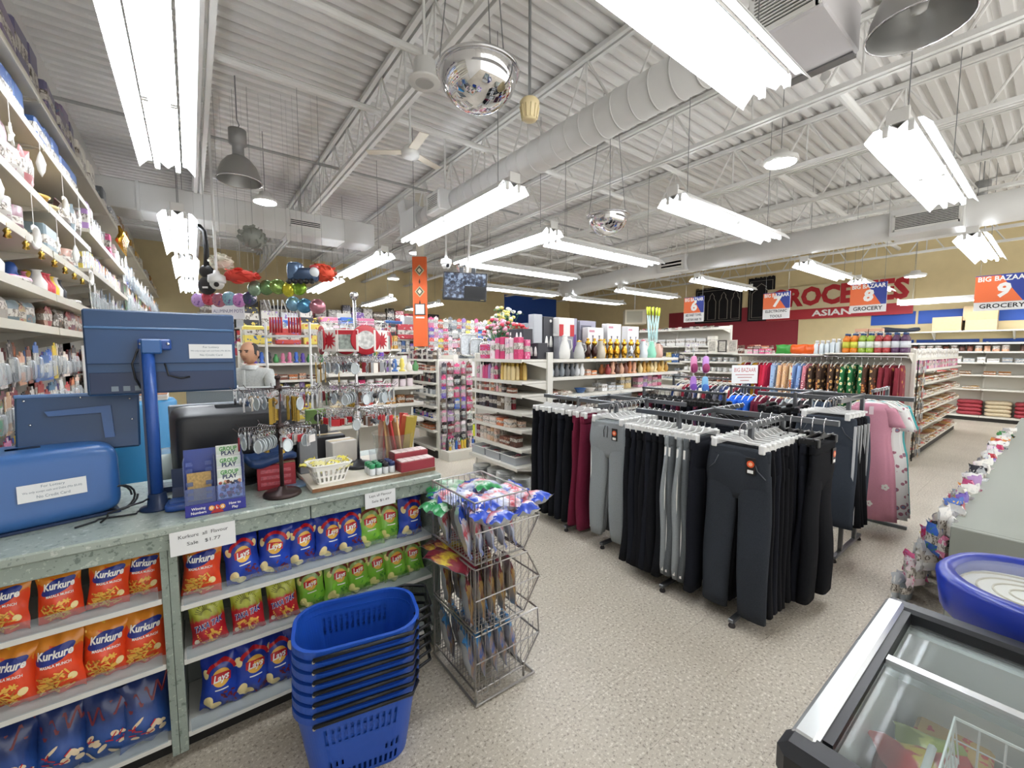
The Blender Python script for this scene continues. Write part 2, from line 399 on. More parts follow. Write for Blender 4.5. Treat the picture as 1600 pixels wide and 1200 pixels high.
fixture(6.2, 11.9, ZL, False, 'small far fluorescent light behind the orange banner')
fixture(.32, 1.09, ZL, True, 'large fluorescent light at the top edge nearest the camera')
fixture(3.83, 2.42, ZL, True, 'fluorescent light above the racks below the round duct')
fixture(3.95, 4.30, ZL, True, 'fluorescent light under the smaller dome mirror')
fixture(3.90, 6.15, ZL, True, 'fluorescent light right of the hanging screen')
fixture(3.83, .77, ZL, True, 'bright fluorescent light in front of the blue sign eight')
fixture(8.35, 4.68, ZL, True, 'fluorescent light above aisle sign six and the prayer rugs')
fixture(8.35, 2.78, ZL, True, 'fluorescent light in front of the red groceries sign')
fixture(8.3, 6.6, ZL, True, 'fluorescent light above the air conditioner in the wall')
fixture(8.1, .82, ZL, True, 'fluorescent light above aisle sign nine')
fixture(5.4, 8.25, ZL, True, 'fluorescent light behind the hanging screen near the blue wall')
fixture(8.4, 8.5, ZL, True, 'fluorescent light above the boxed appliances on the shelf')
fixture(11.3, 2.75, ZL, True, 'far fluorescent light behind aisle sign eight')
fixture(13.9, .15, 2.76, False, 'white light strip along the grocery wall right of sign eight')
# ---- ducts
DUCTM = mat('#e3e3e1', .5, noise=.02, nscale=4)
t = thing('spiral_duct', 'white round spiral duct running over the middle of the store', 'duct', (3.08, 1.42, 3.72))
MB().sh(True).rod((0, 0, 0), (0, 4.9, 0), .165, 24).build('duct_body', DUCTM, t)
ring = MB().sh(True).tube([(.166*math.cos(a), 0, .166*math.sin(a)) for a in [2*PI*k/24 for k in range(24)]], .006, 5, True).mesh('seam_ring', DUCTM)
for k in range(26): put('seam_ring', ring, t, (0, .12+k*.185, 0))
def grille(parent, loc, rz, w, h, n, name='grille', m=DARKM):
    """register box: frame with slats, face towards local -y"""
    g = MB().b2((-w/2, 0, -h/2), (w/2, .05, h/2)).build(name, m, parent, loc, rz)
    f = MB()
    for s in (-1, 1):
        f.b2((s*w/2-.015, -.012, -h/2-.015), (s*w/2+.015, .05, h/2+.015)); f.b2((-w/2, -.012, s*h/2-.015), (w/2, .05, s*h/2+.015))
    f.build('frame', STEELW, g)
    for k in range(n):
        z = -h/2+h*(k+.5)/n
        MB().box((0, -.004, z), (w, .014, h/n*.42)).build('slat', STEELW, g)
    return g
bx_ = MB().b2((-.30, 3.85, -.16), (.02, 4.25, .12), .01).build('register_box', DUCTM, t)
grille(t, (-.30, 4.05, -.02), -PI/2, .32, .20, 8)
MB().b2((-.19, 4.9, -.19), (.19, 5.5, .19), .01).build('transition', DUCTM, t)
MB().prism([(5.2, -.19), (5.5, -.19), (5.75, .45), (5.45, .45)], 0, -.12, .12).build('branch', DUCTM, t)
t = thing('rectangular_duct', 'long white rectangular duct crossing behind the bell lamp', 'duct', (-1.02, 8.1, 3.62))
MB().b2((0, 0, 0), (3.9, .55, .40), .01).build('duct_body', DUCTM, t)
for k in range(4): MB().b2((.5+k*.95, -.012, -.012), (.54+k*.95, .562, .412)).build('flange', DUCTM, t)
grille(t, (2.7, -.005, .2), 0, .5, .12, 4)
t = thing('main_duct', 'large white duct running above the aisle signs', 'duct', (8.35, -1.0, 3.46))
MB().sh(True).rod((0, 0, 0), (0, 6.0, 0), .20, 24).build('duct_body', DUCTM, t)
MB().sh(True).tube([(0, 6.0, 0), (.0, 7.2, -.02), (.2, 8.4, -.05), (.35, 9.9, -.05)], [.2, .19, .19, .24], 20).build('duct_end', DUCTM, t)
MB().b2((-.25, 1.9, -.2), (.2, 2.65, .18), .01).build('register_box', DUCTM, t); grille(t, (-.25, 2.27, -.02), -PI/2, .66, .2, 9)
MB().b2((-.25, 5.8, -.17), (.2, 6.45, .15), .01).build('register_box', DUCTM, t); grille(t, (-.25, 6.12, -.02), -PI/2, .5, .2, 3)
# ---- unit heater / air handler at the top right
t = thing('air_handler', 'boxy white air handler with slatted grille beside the large light', 'air handler', (3.06, .98, 3.66))
MB().b2((0, 0, 0), (.68, .44, .3), .012).build('housing', mat('#d9d6d8', .6), t)
grille(t, (-.004, .22, .15), -PI/2, .38, .24, 11)
MB().b2((.62, .02, -.012), (.70, .42, .02)).build('corner_strip', GREYM, t)
# ---- bell lamps
ALU = mat('#a9a9a6', .38, .75)
def bell(x, y, z, r, label, lit=False):
    t = thing('bell_lamp', label, 'lamp', (x, y, z), 0, 'bell lamps')
    prof = [(r, 0), (r*.97, .02), (r*.93, r*.35), (r*.78, r*.75), (r*.52, r*1.08), (r*.30, r*1.22)]
    MB().sh(True).lathe(prof+[(p[0]*.97, p[1]-.004) for p in prof[::-1]], n=28, cap=False).build('reflector', ALU, t)
    MB().sh(True).tube([(r*math.cos(a), r*math.sin(a), 0) for a in [2*PI*k/28 for k in range(28)]], .007, 5, True).build('rim', CHROME, t)
    MB().sh(True).lathe([(r*.32, r*1.2), (r*.26, r*1.3), (r*.26, r*1.75), (r*.4, r*1.8), (r*.4, r*2.5), (.02, r*2.55)], n=16).build('ballast_housing', mat('#9b9b99', .5, .4), t)
    MB().sh(True).lathe([(.001, r*.3), (.035, r*.36), (.045, r*.55), (.02, r*.85), (.02, r*1.2)], n=12).build('bulb', mat('#dcdcd8', .2), t)
    MB().tube([(0, 0, r*2.5), (.02, 0, r*2.75), (0, 0, r*3.0), (0, 0, ZD-z)], .006, 5).build('hanger', GREYM, t)
bell(.51, 5.6, 3.48, .215, 'grey bell lamp hanging behind the left fluorescent light')
bell(3.60, .66, 3.58, .25, 'large bell lamp cut by the top edge above the clothing')
bell(9.6, .9, 3.62, .22, 'far bell lamp at the right end of the main duct')
LED = mat('#fbfbff', .5, emit=BAY_POWER)
def ufo(x, y, z, r, label):
    t = thing('disc_lamp', label, 'lamp', (x, y, z), 0, 'round disc lamps')
    MB().sh(True).lathe([(r*.9, .0), (r, .015), (r*.95, .05), (r*.5, .08), (r*.4, .13)], n=24).build('housing', STEELW, t)
    MB().lathe([(r*.86, -.004), (r*.86, 0)], n=24).build('diffuser', LED, t)
    MB().rod((0, 0, .13), (0, 0, ZD-z), .004, 5).build('cord', GREYM, t)
ufo(.90, 6.75, 3.65, .16, 'lit disc lamp left under the white deck near the bell lamp')
ufo(5.2, 2.0, 3.66, .17, 'lit disc lamp hanging among the joists over the racks')
ufo(4.55, 11.4, 3.62, .17, 'small lit disc lamp left of the orange banner')
ufo(13.2, 2.17, 3.32, .2, 'far lit disc lamp behind aisle sign eight')
ufo(4.0, 8.7, 3.75, .16, 'lit disc lamp far behind the orange banner top')
# ---- dome mirrors
MIRROR = mat('#e8e8ea', .03, 1.0)
def dome(x, y, z, r, label):
    t = thing('dome_mirror', label, 'dome mirror', (x, y, z), 0, 'dome security mirrors')
    MB().sh(True).lathe([(r*math.cos(a), -r*.9*math.sin(a)) for a in [PI/2*k/14*.999 for k in range(15)]][::-1], n=36, cap=False).build('mirror', MIRROR, t)
    MB().sh(True).tube([(r*1.02*math.cos(a), r*1.02*math.sin(a), .005) for a in [2*PI*k/36 for k in range(36)]], .012, 6, True).build('rim', CHROME, t)
    for k in range(3):
        a = .6+k*2*PI/3; MB().tube([(r*math.cos(a), r*math.sin(a), .01), (r*.3*math.cos(a), r*.3*math.sin(a), ZD-z)], .0035, 5).build('chain', GREYM, t)
dome(1.38, 2.13, 3.20, .222, 'large chrome dome mirror hanging near the camera')
dome(3.98, 3.36, 3.20, .235, 'smaller chrome dome mirror above the middle lights')
dome(4.0, 6.62, 3.16, .19, 'small far dome mirror half hidden by the hanging screen')
# ---- ceiling speaker, beacon on a rod, ceiling fan
t = thing('ceiling_speaker', 'round white ceiling speaker beside the large dome mirror', 'speaker', (1.56, 3.18, 3.72))
MB().sh(True).lathe([(.12, 0), (.13, .012), (.09, .04), (.085, .16), (.05, .18)], n=28).build('housing', STEELW, t)
MB().lathe([(.065, -.006), (.072, 0)], n=24).build('grille', mat('#b9b9b6', .6), t)
MB().rod((0, 0, .17), (0, 0, ZD-3.72), .012, 6).build('stem', CEIL, t)
t = thing('beacon', 'cream fluted beacon on a thin rod right of the large dome mirror', 'beacon', (1.58, 1.91, 2.97))
MB().sh(True).lathe([(.02, -.055), (.040, -.05), (.052, .02), (.056, .045), (.045, .06), (.02, .065)], n=20).build('lens', mat('#d9c79a', .4), t)
for k in range(12):
    a = 2*PI*k/12; MB().rod((.043*math.cos(a), .043*math.sin(a), -.045), (.054*math.cos(a), .054*math.sin(a), .02), .004, 4).build('rib', mat('#c7b587', .4), t)
MB().rod((0, 0, .06), (0, 0, ZD-2.97), .009, 6).build('rod', GREYM, t)
t = thing('ceiling_fan', 'white ceiling fan with beige blades under the deck', 'fan', (2.0, 4.45, 3.78), .4)
MB().sh(True).lathe([(.03, -.07), (.09, -.05), (.10, .0), (.06, .06), (.02, .08)], n=18).build('motor', WHITE, t)
MB().rod((0, 0, .08), (0, 0, ZD-3.78), .012, 6).build('stem', WHITE, t)
for k in range(3):
    b = MB().box((.28, 0, .0), (.38, .10, .008), 0, .003); b.xf(Matrix.Rotation(2*PI*k/3, 4, 'Z')); b.build('blade', mat('#e6dfcf', .6), t)
# ---- security cameras on poles
def ptz(x, y, z, r, label):
    t = thing('security_camera', label, 'camera', (x, y, z), 0, 'dome security cameras')
    MB().sh(True).lathe([(.001, -r*.9), (r*.5, -r*.8), (r*.8, -r*.4), (r*.85, 0)], n=18).build('camera_ball', mat('#d8d8d4', .4), t)
    MB().sh(True).lathe([(r*1.0, 0), (r*1.05, r*.2), (r*1.0, r*.9), (r*.4, r*1.2), (r*.3, r*1.6)], n=18).build('housing', WHITE, t)
    b = MB().sh(True).lathe([(r*.3, -.01), (r*.3, .02)], n=14); b.xf(Matrix.Translation((-.1*r, -r*.72, -r*.35)) @ Matrix.Rotation(PI/2, 4, 'X')); b.build('lens', BLACK, t)
    MB().rod((0, 0, r*1.5), (0, 0, ZD-z), .014, 8).build('pole', STEELW, t)
ptz(.27, 5.9, 2.40, .085, 'white security camera on a pole by the black guitar')
ptz(2.96, 5.44, 2.86, .075, 'white security camera left of the hanging screen')
# ================================================================ SALES COUNTER
LAM = speckle('counter_laminate', '#94a198', '#6c7a72', '#b4beb4', 42, rough=.4, amount=(.42, .60), big=.4)
LAMT = speckle('counter_top_laminate', '#a3aea5', '#7d8a82', '#c3cbc3', 40, rough=.3, amount=(.42, .60), big=.35)
ACR = clear('acrylic', '#eef3f6', .08)
SHELFE = mat('#dcdcd6', .4)
CT = .97
t = thing('sales_counter', 'grey-green speckled laminate sales counter with open chip shelves', 'counter', (0, 2.0, 0))
MB().b2((-1.05, -.02, CT-.035), (1.035, .76, CT), .006).build('countertop', LAMT, t)
MB().b2((-1.05, -.008, .875), (.388, .02, CT-.036), .002).build('apron_panel', LAM, t)
MB().b2((.392, -.008, .875), (1.03, .02, CT-.036), .002).build('apron_panel', LAM, t)
MB().b2((-.13, 0, .05), (-.108, .72, .93)).build('divider', LAM, t); MB().b2((-.106, 0, .05), (-.08, .72, .93)).build('divider', LAM, t)
MB().b2((.985, 0, .0), (1.03, .74, .93)).build('end_panel', LAM, t)
MB().b2((-1.05, .32, .05), (.985, .34, .93)).build('back_panel', mat('#7f847f', .6), t)
MB().b2((-1.05, .09, 0), (.985, .7, .085)).build('toe_kick', mat('#141414', .7), t)
for x0, x1, zs in ((-1.05, -.131, (.69, .43, .12)), (-.079, .984, (.64, .42, .12))):
    for z in zs:
        s = MB().b2((x0, .004, z-.022), (x1, .318, z), .002).build('shelf', SHELFE, t)
        MB().b2((x0+.01, -.002, z+.001), (x1-.01, .001, z+.052)).build('shelf_lip', ACR, s)
# price cards taped to the apron
def paper(name, label, lines, loc, w, h, rz=0, cat='sign', tilt=0, col='#22262c', paper_col='#e6e8e8', parent=None):
    o = MB().b2((-w/2, -.0008, -h/2), (w/2, .0008, h/2)).build(name, mat(paper_col, .6), parent, loc)
    o.rotation_euler = (tilt, 0, rz)
    if parent is None: tag(o, label, cat)
    for txt, size, zz, ww in lines:
        text_on(MB(), txt, size, lambda x, y, zz=zz: (x, -.0014, zz+y), ww).build('lettering', mat(col, .7), o)
    return o
paper('price_card', 'white paper card reading Kurkure all Flavour Sale $1.77', [('Kurkure  all  Flavour', .02, .022, .155), ('Sale   $1.77', .019, -.008, .105)], (.005, 1.976, .898), .205, .092)
paper('price_card', 'white paper card reading Lays all Flavour Sale $1.49', [('Lays all Flavour', .018, .02, .11), ('Sale $1.49', .017, -.008, .085)], (.70, 1.976, .905), .15, .075)
# ---------------------------------------------------------------- chip bags
def bag_fn(w, h, t, seed):
    rr = random.Random(seed); ph = [rr.uniform(0, 6.28) for _ in range(6)]; dx = rr.uniform(-.12, .12)
    def fr(u, v, side=-1, off=0.0):
        au, av = min(1, abs(u)), min(1, abs(v))
        k = (1-au**2.6)*(1-av**3.2)
        wr = .008*math.sin(7*u+ph[0]+3*v)*av + .007*math.sin(10*u-5*v+ph[1])*(av**2) + .006*math.sin(9*v+ph[2])*au + .003*math.sin(6*u+8*v+ph[3])
        y = side*(t*k*(1+.12*math.sin(2.2*u+ph[3])*math.sin(2*v+ph[4]))) + (wr if side < 0 else wr*.9)*(.35+.65*av)*(1-.3*au)
        x = u*w/2*(1-.10*(1-av**2)*au**2+.02*math.sin(5*v+ph[4]))+dx*.05*h*v*0
        return (x, y-off, h/2+v*h/2+.004*math.sin(5*u+ph[5])*av)
    return fr
def bag_mesh(name, fr, m, edge=None):
    mb = MB().sh(True)
    nu, nv = 12, 14
    mb.grid(lambda a, b: fr(a*2-1, b*2-1, -1), nu, nv)
    n0 = len(mb.f); mb.grid(lambda a, b: fr(a*2-1, b*2-1, 1), nu, nv)
    mb.f[n0:] = [f[::-1] for f in mb.f[n0:]]
    return mb.mesh(name, m)
def dec(fr, pts, off=.0016):
    """flat printed patch on the bag front: fan of (u,v) points"""
    return [fr(u, v, -1, off) for u, v in pts]
def ell(cx, cy, rx, ry, n=20, rot=0.0, wob=0.0):
    return [(cx+rx*math.cos(a)*math.cos(rot)-ry*math.sin(a)*math.sin(rot)+wob*math.sin(3*a), cy+rx*math.cos(a)*math.sin(rot)+ry*math.sin(a)*math.cos(rot)) for a in [2*PI*k/n for k in range(n)]]
def patch(mb, fr, cx, cy, rx, ry, off, n=18, rot=0.0, rings=3, wob=0.0):
    vs = [fr(cx, cy, -1, off)]; fs = []
    for r in range(1, rings+1):
        vs += [fr(u, v, -1, off) for u, v in ell(cx, cy, rx*r/rings, ry*r/rings, n, rot, wob*r/rings)]
    for k in range(n): fs.append((0, 1+k, 1+(k+1) % n))
    for r in range(rings-1):
        for k in range(n): a = 1+r*n; fs.append((a+k, a+n+k, a+n+(k+1) % n, a+(k+1) % n))
    return mb.add(vs, [f for f in fs])
def strip(mb, fr, u0, u1, v0, v1, off, n=6, bow=0.0):
    vs = []; 
    for i in range(n+1):
        u = u0+(u1-u0)*i/n; b = bow*(1-(2*i/n-1)**2); vs += [fr(u, v0+b, -1, off), fr(u, v1+b, -1, off)]
    return mb.add(vs, [(2*i, 2*i+2, 2*i+3, 2*i+1) for i in range(n)])
def stick(mb, fr, cx, cy, L, W, rot, off):
    c, s = math.cos(rot), math.sin(rot); q = []
    for a, b in ((-1, -1), (1, -1), (1, 1), (-1, 1)):
        q.append(fr(max(-.95, min(.95, cx+a*L*c-b*W*s)), max(-.95, min(.95, cy+(a*L*s+b*W*c)*.7)), -1, off))
    return mb.add(q, [(0, 1, 2, 3)])
GLOSS = .28
def foil(name, c, c2, sc=4): 
    m, nt, b = new_mat(name); tc = nd(nt, 'ShaderNodeTexCoord'); s = nd(nt, 'ShaderNodeSeparateXYZ'); nt.links.new(tc.outputs['Generated'], s.inputs[0])
    n = nd(nt, 'ShaderNodeTexNoise'); n.inputs['Scale'].default_value = sc; nt.links.new(tc.outputs['Generated'], n.inputs['Vector'])
    ad = nd(nt, 'ShaderNodeMath', operation='MULTIPLY_ADD'); ad.inputs[1].default_value = .5; nt.links.new(n.outputs['Fac'], ad.inputs[0]); nt.links.new(s.outputs[2], ad.inputs[2])
    r = ramp(nt, c2); nt.links.new(ad.outputs[0], r.inputs[0]); nt.links.new(r.outputs[0], b.inputs['Base Color']); b.inputs['Roughness'].default_value = GLOSS
    sset(b, 'Coat Weight', .3); sset(b, 'Coat Roughness', .15)
    return m
BAGM = dict(
    kurkure=foil('bag_orange', 0, [(.0, '#d8401f'), (.9, '#e2481f'), (1.12, '#d9561f'), (1.22, '#dc8a2a')]),
    lays_blue=foil('bag_blue', 0, [(.1, '#20307f'), (.6, '#2447b4'), (1.2, '#22389a')]),
    lays_green=foil('bag_green', 0, [(.1, '#7c8f38'), (.55, '#7ec23a'), (.9, '#8fbf4a'), (1.2, '#8fa860')]),
    takatak=foil('bag_red_lime', 0, [(.2, '#b01c28'), (.78, '#b5202c'), (.86, '#9a9a30'), (1.3, '#b9bf4a')]),
    puffs=foil('bag_navy', 0, [(.1, '#27508f'), (.6, '#2a4f96'), (1.2, '#1b2f66')]))
YEL = mat('#eab64e', .35); PALEY = mat('#f0dca0', .4); REDD = mat('#c21f2a', .35); NAVY = mat('#1c2f86', .35); WHT = mat('#f4f3ee', .4); TAN = mat('#d9b98a', .4); DKRED = mat('#6d1f2c', .4); BROWN = mat('#7a4a22', .5)
def make_bag(kind, var):
    w, h, tk = .138, .21, .040; fr = bag_fn(w, h, tk, hash((kind, var)) % 9973 if False else {'kurkure': 1, 'lays_blue': 5, 'lays_green': 9, 'takatak': 13, 'puffs': 17}[kind]+var)
    parts = [('bag', bag_mesh('bag', fr, BAGM[kind]))]; rr = random.Random(var*7+3)
    def S(x0, y0): return lambda x, y: fr(x0+x, y0+y, -1, .0030)
    if kind == 'kurkure':
        parts.append(('logo_patch', patch(MB(), fr, .0, .36, .78, .25, .0016, 24, .22, 4, .05).mesh('p', NAVY)))
        parts.append(('lettering', text_on(MB(), 'Kurkure', .36, S(.02, .38), 1.34, bold=.035, shear=.18).mesh('p', WHT)))
        parts.append(('caption', text_on(MB(), 'MASALA MUNCH', .13, S(.05, .03), 1.15, bold=.02).mesh('p', WHT)))
        mb = MB(); 
        for i in range(46): stick(mb, fr, rr.uniform(-.75, .45), rr.uniform(-.85, -.25)+.0, rr.uniform(.10, .2), .035, rr.uniform(-1.2, 1.2), .0016+i*.00005)
        parts.append(('snack_print', mb.mesh('p', YEL)))
        mb = MB()
        for i in range(16): stick(mb, fr, rr.uniform(-.7, .4), rr.uniform(-.8, -.3), rr.uniform(.06, .14), .02, rr.uniform(-1.2, 1.2), .0042)
        parts.append(('snack_shade', mb.mesh('p', mat('#b8762c', .4))))
        parts.append(('garnish_print', patch(MB(), fr, .6, -.5, .17, .13, .0032, 12).mesh('p', PALEY)))
        parts.append(('swoosh', stick(MB(), fr, -.45, .82, .4, .07, .25, .0016).mesh('p', mat('#e0b03a', .35))))
    elif kind.startswith('lays'):
        parts.append(('logo_patch', patch(MB(), fr, .05, .2, .42, .32, .0020, 24, 0, 4).mesh('p', YEL)))
        parts.append(('ribbon', strip(MB(), fr, -.40, .5, .05, .32, .0032, 8, .06).mesh('p', REDD)))
        parts.append(('lettering', text_on(MB(), 'Lays', .34, lambda x, y: fr(.05+x, .2+y+.08*x, -1, .0046), .72, bold=.03, shear=.15).mesh('p', WHT)))
        mb = MB(); n = 16
        for k in range(n):
            a0, a1 = PI*.12+PI*.76*k/n, PI*.12+PI*.76*(k+1)/n
            mb.add([fr(.05+r*math.cos(a)*1.25, .18+r*math.sin(a), -1, .0026) for a in (a0, a1) for r in (.5, .62)], [(0, 1, 3, 2)])
        parts.append(('arc_caption', mb.mesh('p', REDD if kind == 'lays_blue' else mat('#7a3b28', .4))))
        mb = MB()
        for cx, cy, rx, ry, ro in ((-.55, -.62, .26, .2, .5), (-.25, -.78, .3, .14, -.2), (-.7, .35, .16, .16, .3), (.78, .5, .13, .16, 0)): patch(mb, fr, cx, cy, rx, ry, .0022, 14, ro, 2)
        parts.append(('chip_print', mb.mesh('p', PALEY if kind == 'lays_blue' else mat('#e3dc8c', .4))))
        mb = MB()
        for i in range(14): stick(mb, fr, rr.uniform(.1, .8), rr.uniform(-.85, -.35), .09, .04, rr.uniform(-1.5, 1.5), .0030)
        parts.append(('garnish_print', mb.mesh('p', DKRED if kind == 'lays_blue' else mat('#4f9a30', .4))))
        parts.append(('caption_strip', strip(MB(), fr, -.22, .4, -.235, -.19, .0030, 5).mesh('p', WHT)))
    elif kind == 'takatak':
        mb = MB()
        for i in range(26):
            a = PI*(1.08+.84*i/25)+rr.uniform(-.06, .06); L = rr.uniform(.22, .34); stick(mb, fr, .0+.42*math.cos(a), -.28+.5*math.sin(a), L, .035, math.atan2(math.sin(a), math.cos(a)), .0018+i*.00005)
        parts.append(('fries_print', mb.mesh('p', YEL)))
        mb = MB()
        for i in range(14):
            a = PI*(.15+.7*i/13); stick(mb, fr, .5*math.cos(a), .25+.4*math.sin(a), .22, .018, a, .0020)
        parts.append(('leaf_print', mb.mesh('p', mat('#5b5a1c', .4))))
        for nm, b_, o, m_ in (('lettering_outline', .06, .0036, WHT), ('lettering', .02, .0048, NAVY)):
            parts.append((nm, text_on(MB(), 'TAKA TAK', .34, lambda x, y, o=o: fr(x, -.12+y+.12*x, -1, o), 1.6, bold=b_, shear=.2).mesh('p', m_)))
        parts.append(('seal', patch(MB(), fr, -.72, -.72, .15, .11, .0024, 14).mesh('p', mat('#d8c9b8', .4))))
    else:
        mb = MB(); pts = [-.8+.2*i for i in range(9)]
        for k in range(8):
            z0, z1 = (.1, .55) if k % 2 else (.55, .1)
            q = [(pts[k], z0+.05*k), (pts[k]+.09, z0+.05*k), (pts[k+1]+.09, z1+.05*(k+1)), (pts[k+1], z1+.05*(k+1))]
            mb.add([fr(max(-.96, min(.96, u)), min(.96, v), -1, .002) for u, v in q], [(0, 1, 2, 3)])
        parts.append(('emblem', mb.mesh('p', DKRED)))
        mb = MB()
        for i in range(10): patch(mb, fr, rr.uniform(-.65, .65), rr.uniform(-.8, -.15), rr.uniform(.1, .26), rr.uniform(.05, .1), .002+.0002*i, 10, rr.uniform(-.8, .8), 2)
        parts.append(('snack_print', mb.mesh('p', mat('#e2cfae', .4))))
        mb = MB()
        for i in range(7): stick(mb, fr, rr.uniform(-.7, .7), rr.uniform(-.8, -.2), .14, .025, rr.uniform(-.5, 1.2), .0046)
        parts.append(('red_print', mb.mesh('p', REDD)))
    return parts
BAGS = {(k, v): make_bag(k, v) for k in BAGM for v in range(2)}
def place_bag(kind, var, loc, rz, label, group, rot=None, sc=1.0):
    t = thing('chip_bag', label, 'chip bag', loc, rz, group, rot); t.scale = (sc, sc, sc)
    for nm, me in BAGS[(kind, var)]:
        o = put(nm, me, t)
        if nm.endswith('print') or nm in ('snack_shade', 'emblem', 'lettering', 'lettering_outline', 'caption'): o['kind'] = 'stuff'
def ORD2(i):
    a = ['first', 'second', 'third', 'fourth', 'fifth', 'sixth', 'seventh', 'eighth', 'ninth', 'tenth', 'eleventh', 'twelfth', 'thirteenth', 'fourteenth', 'fifteenth', 'sixteenth', 'seventeenth', 'eighteenth', 'nineteenth']
    i += 1
    if i < 20: return a[i-1]
    t = ['twent', 'thirt', 'fort', 'fift', 'sixt', 'sevent', 'eight', 'ninet'][min(7, i//10-2)]
    return t+'ieth' if i % 10 == 0 else t+'y-'+a[i % 10-1]
ORD = ['first', 'second', 'third', 'fourth', 'fifth', 'sixth', 'seventh', 'eighth', 'ninth']
KN = dict(kurkure='orange Kurkure', lays_blue='blue Lays', lays_green='green Lays', takatak='red and lime Taka Tak', puffs='navy blue snack')
def bag_row(xs, kinds, z, rowname, y=2.062, sc=1.0):
    for i, (x, k) in enumerate(zip(xs, kinds)):
        place_bag(k, (i+len(rowname)) % 2, (x, y+R.uniform(-.006, .022)+(.075 if k == 'kurkure' and i % 2 and len(xs) > 6 else 0), z+.001), 0, '%s chip bag, %s along the %s' % (KN[k], ORD[i], rowname),
                  'chip bags in the counter shelves', (-.13+R.uniform(-.06, .03), R.uniform(-.10, .08), R.uniform(-.28, .12)), sc*R.uniform(.97, 1.05))
bag_row([-.64, -.53, -.40, -.285, -.19], ['kurkure']*5, .69, 'top left counter shelf', sc=.86)
bag_row([-.66, -.535, -.42, -.305, -.20], ['kurkure']*5, .43, 'middle left counter shelf', sc=.98)
bag_row([-.70, -.565, -.43, -.315, -.205], ['puffs']*5, .12, 'bottom left counter shelf', sc=1.12)
bag_row([-.012, .14, .245, .36, .48, .58, .675, .775, .885], ['kurkure', 'lays_blue', 'lays_blue', 'lays_blue', 'lays_blue', 'lays_blue', 'lays_green', 'lays_green', 'lays_blue'], .64, 'top right counter shelf')
bag_row([.01, .145, .28, .40, .51, .615, .715, .81, .905], ['takatak', 'takatak', 'takatak', 'lays_green', 'lays_green', 'lays_green', 'lays_green', 'lays_green', 'lays_green'], .42, 'middle right counter shelf', sc=.93)
bag_row([.03, .145, .25, .36, .47, .6], ['lays_blue']*6, .12, 'bottom right counter shelf', sc=1.1)
# ---------------------------------------------------------------- stack of shopping baskets
BASK = mat('#1f4fb0', .35); BASKD = mat('#1a3f94', .4); HAND = mat('#16181c', .35, .3)
def stadium(L, W, n, r=None):
    """rounded rectangle outline"""
    r = r or W/2*.72; pts = []; lx, ly = L/2-r, W/2-r; q = n//4
    for cx, cy, a0 in ((lx, ly, 0), (-lx, ly, PI/2), (-lx, -ly, PI), (lx, -ly, 1.5*PI)):
        for k in range(q+1): a = a0+PI/2*k/q; pts.append((cx+r*math.cos(a), cy+r*math.sin(a)))
    out = []
    # resample evenly
    per = pts+[pts[0]]; D = [0]
    for a, b in zip(per[:-1], per[1:]): D.append(D[-1]+math.hypot(b[0]-a[0], b[1]-a[1]))
    j = 0
    for k in range(n):
        s = D[-1]*k/n
        while D[j+1] < s: j += 1
        f = (s-D[j])/max(1e-9, D[j+1]-D[j]); out.append((per[j][0]+(per[j+1][0]-per[j][0])*f, per[j][1]+(per[j+1][1]-per[j][1])*f))
    return out
def basket_parts(H=.31, L0=.36, W0=.235, L1=.455, W1=.315):
    N = 112; mb = MB(); zs = [0, .05, .17, .24, .34, .58, .80, 1.0]; slots = {1, 3, 5}
    rings = []
    for z in zs: rings.append([(x, y, z*H) for x, y in stadium(L0+(L1-L0)*z, W0+(W1-W0)*z, N)])
    vs = [p for r in rings for p in r]; fs = []
    for i in range(len(zs)-1):
        for k in range(N):
            x, y, _ = rings[i][k]; straight = abs(x) < .13
            if i in slots and k % 2 and straight and not (i == 3 and abs(x) < .07): continue
            k2 = (k+1) % N; fs.append((i*N+k, i*N+k2, (i+1)*N+k2, (i+1)*N+k))
    fs.append(tuple(range(N))[::-1]); mb.add(vs, fs)
    body = mb.mesh('body', BASK)
    rim = MB().sh(True); out = stadium(L1+.014, W1+.014, 64); inn = stadium(L1-.012, W1-.012, 64)
    vs = [(x, y, H-.022) for x, y in out]+[(x, y, H+.004) for x, y in out]+[(x, y, H+.004) for x, y in inn]+[(x, y, H-.012) for x, y in inn]
    fs = []
    for k in range(64):
        k2 = (k+1) % 64
        for a in range(3): fs.append((a*64+k, a*64+k2, (a+1)*64+k2, (a+1)*64+k))
    rim = MB().add(vs, fs).mesh('rim', BASK)
    y = -(W1/2+.012); x = L1/2-.07
    h1 = MB().sh(True).tube([(-x, y, H-.018), (-x, y-.006, H-.012), (x+.03, y-.004, H-.008), (x+.06, y+.05, H-.006), (x+.05, y+.07, H-.006)], .0075, 6).mesh('handle', HAND)
    h2 = MB().sh(True).tube([(x, W1/2+.008, H-.012), (x+.06, W1/2+.02, H-.012), (x+.145, W1/2-.02, H-.014), (x+.135, -.01, H-.016), (x+.06, -.05, H-.016)], .007, 6).mesh('handle', HAND)
    rv = MB().sh(True).lathe([(.0065, 0), (.005, .004), (.001, .005)], n=10); rv.xf(Matrix.Translation((-x, y-.004, H-.02)) @ Matrix.Rotation(PI/2, 4, 'X')); rv = rv.mesh('rivet', CHROME)
    return [('body', body), ('rim', rim), ('handle', h1), ('handle', h2), ('rivet', rv)]
BP = basket_parts()
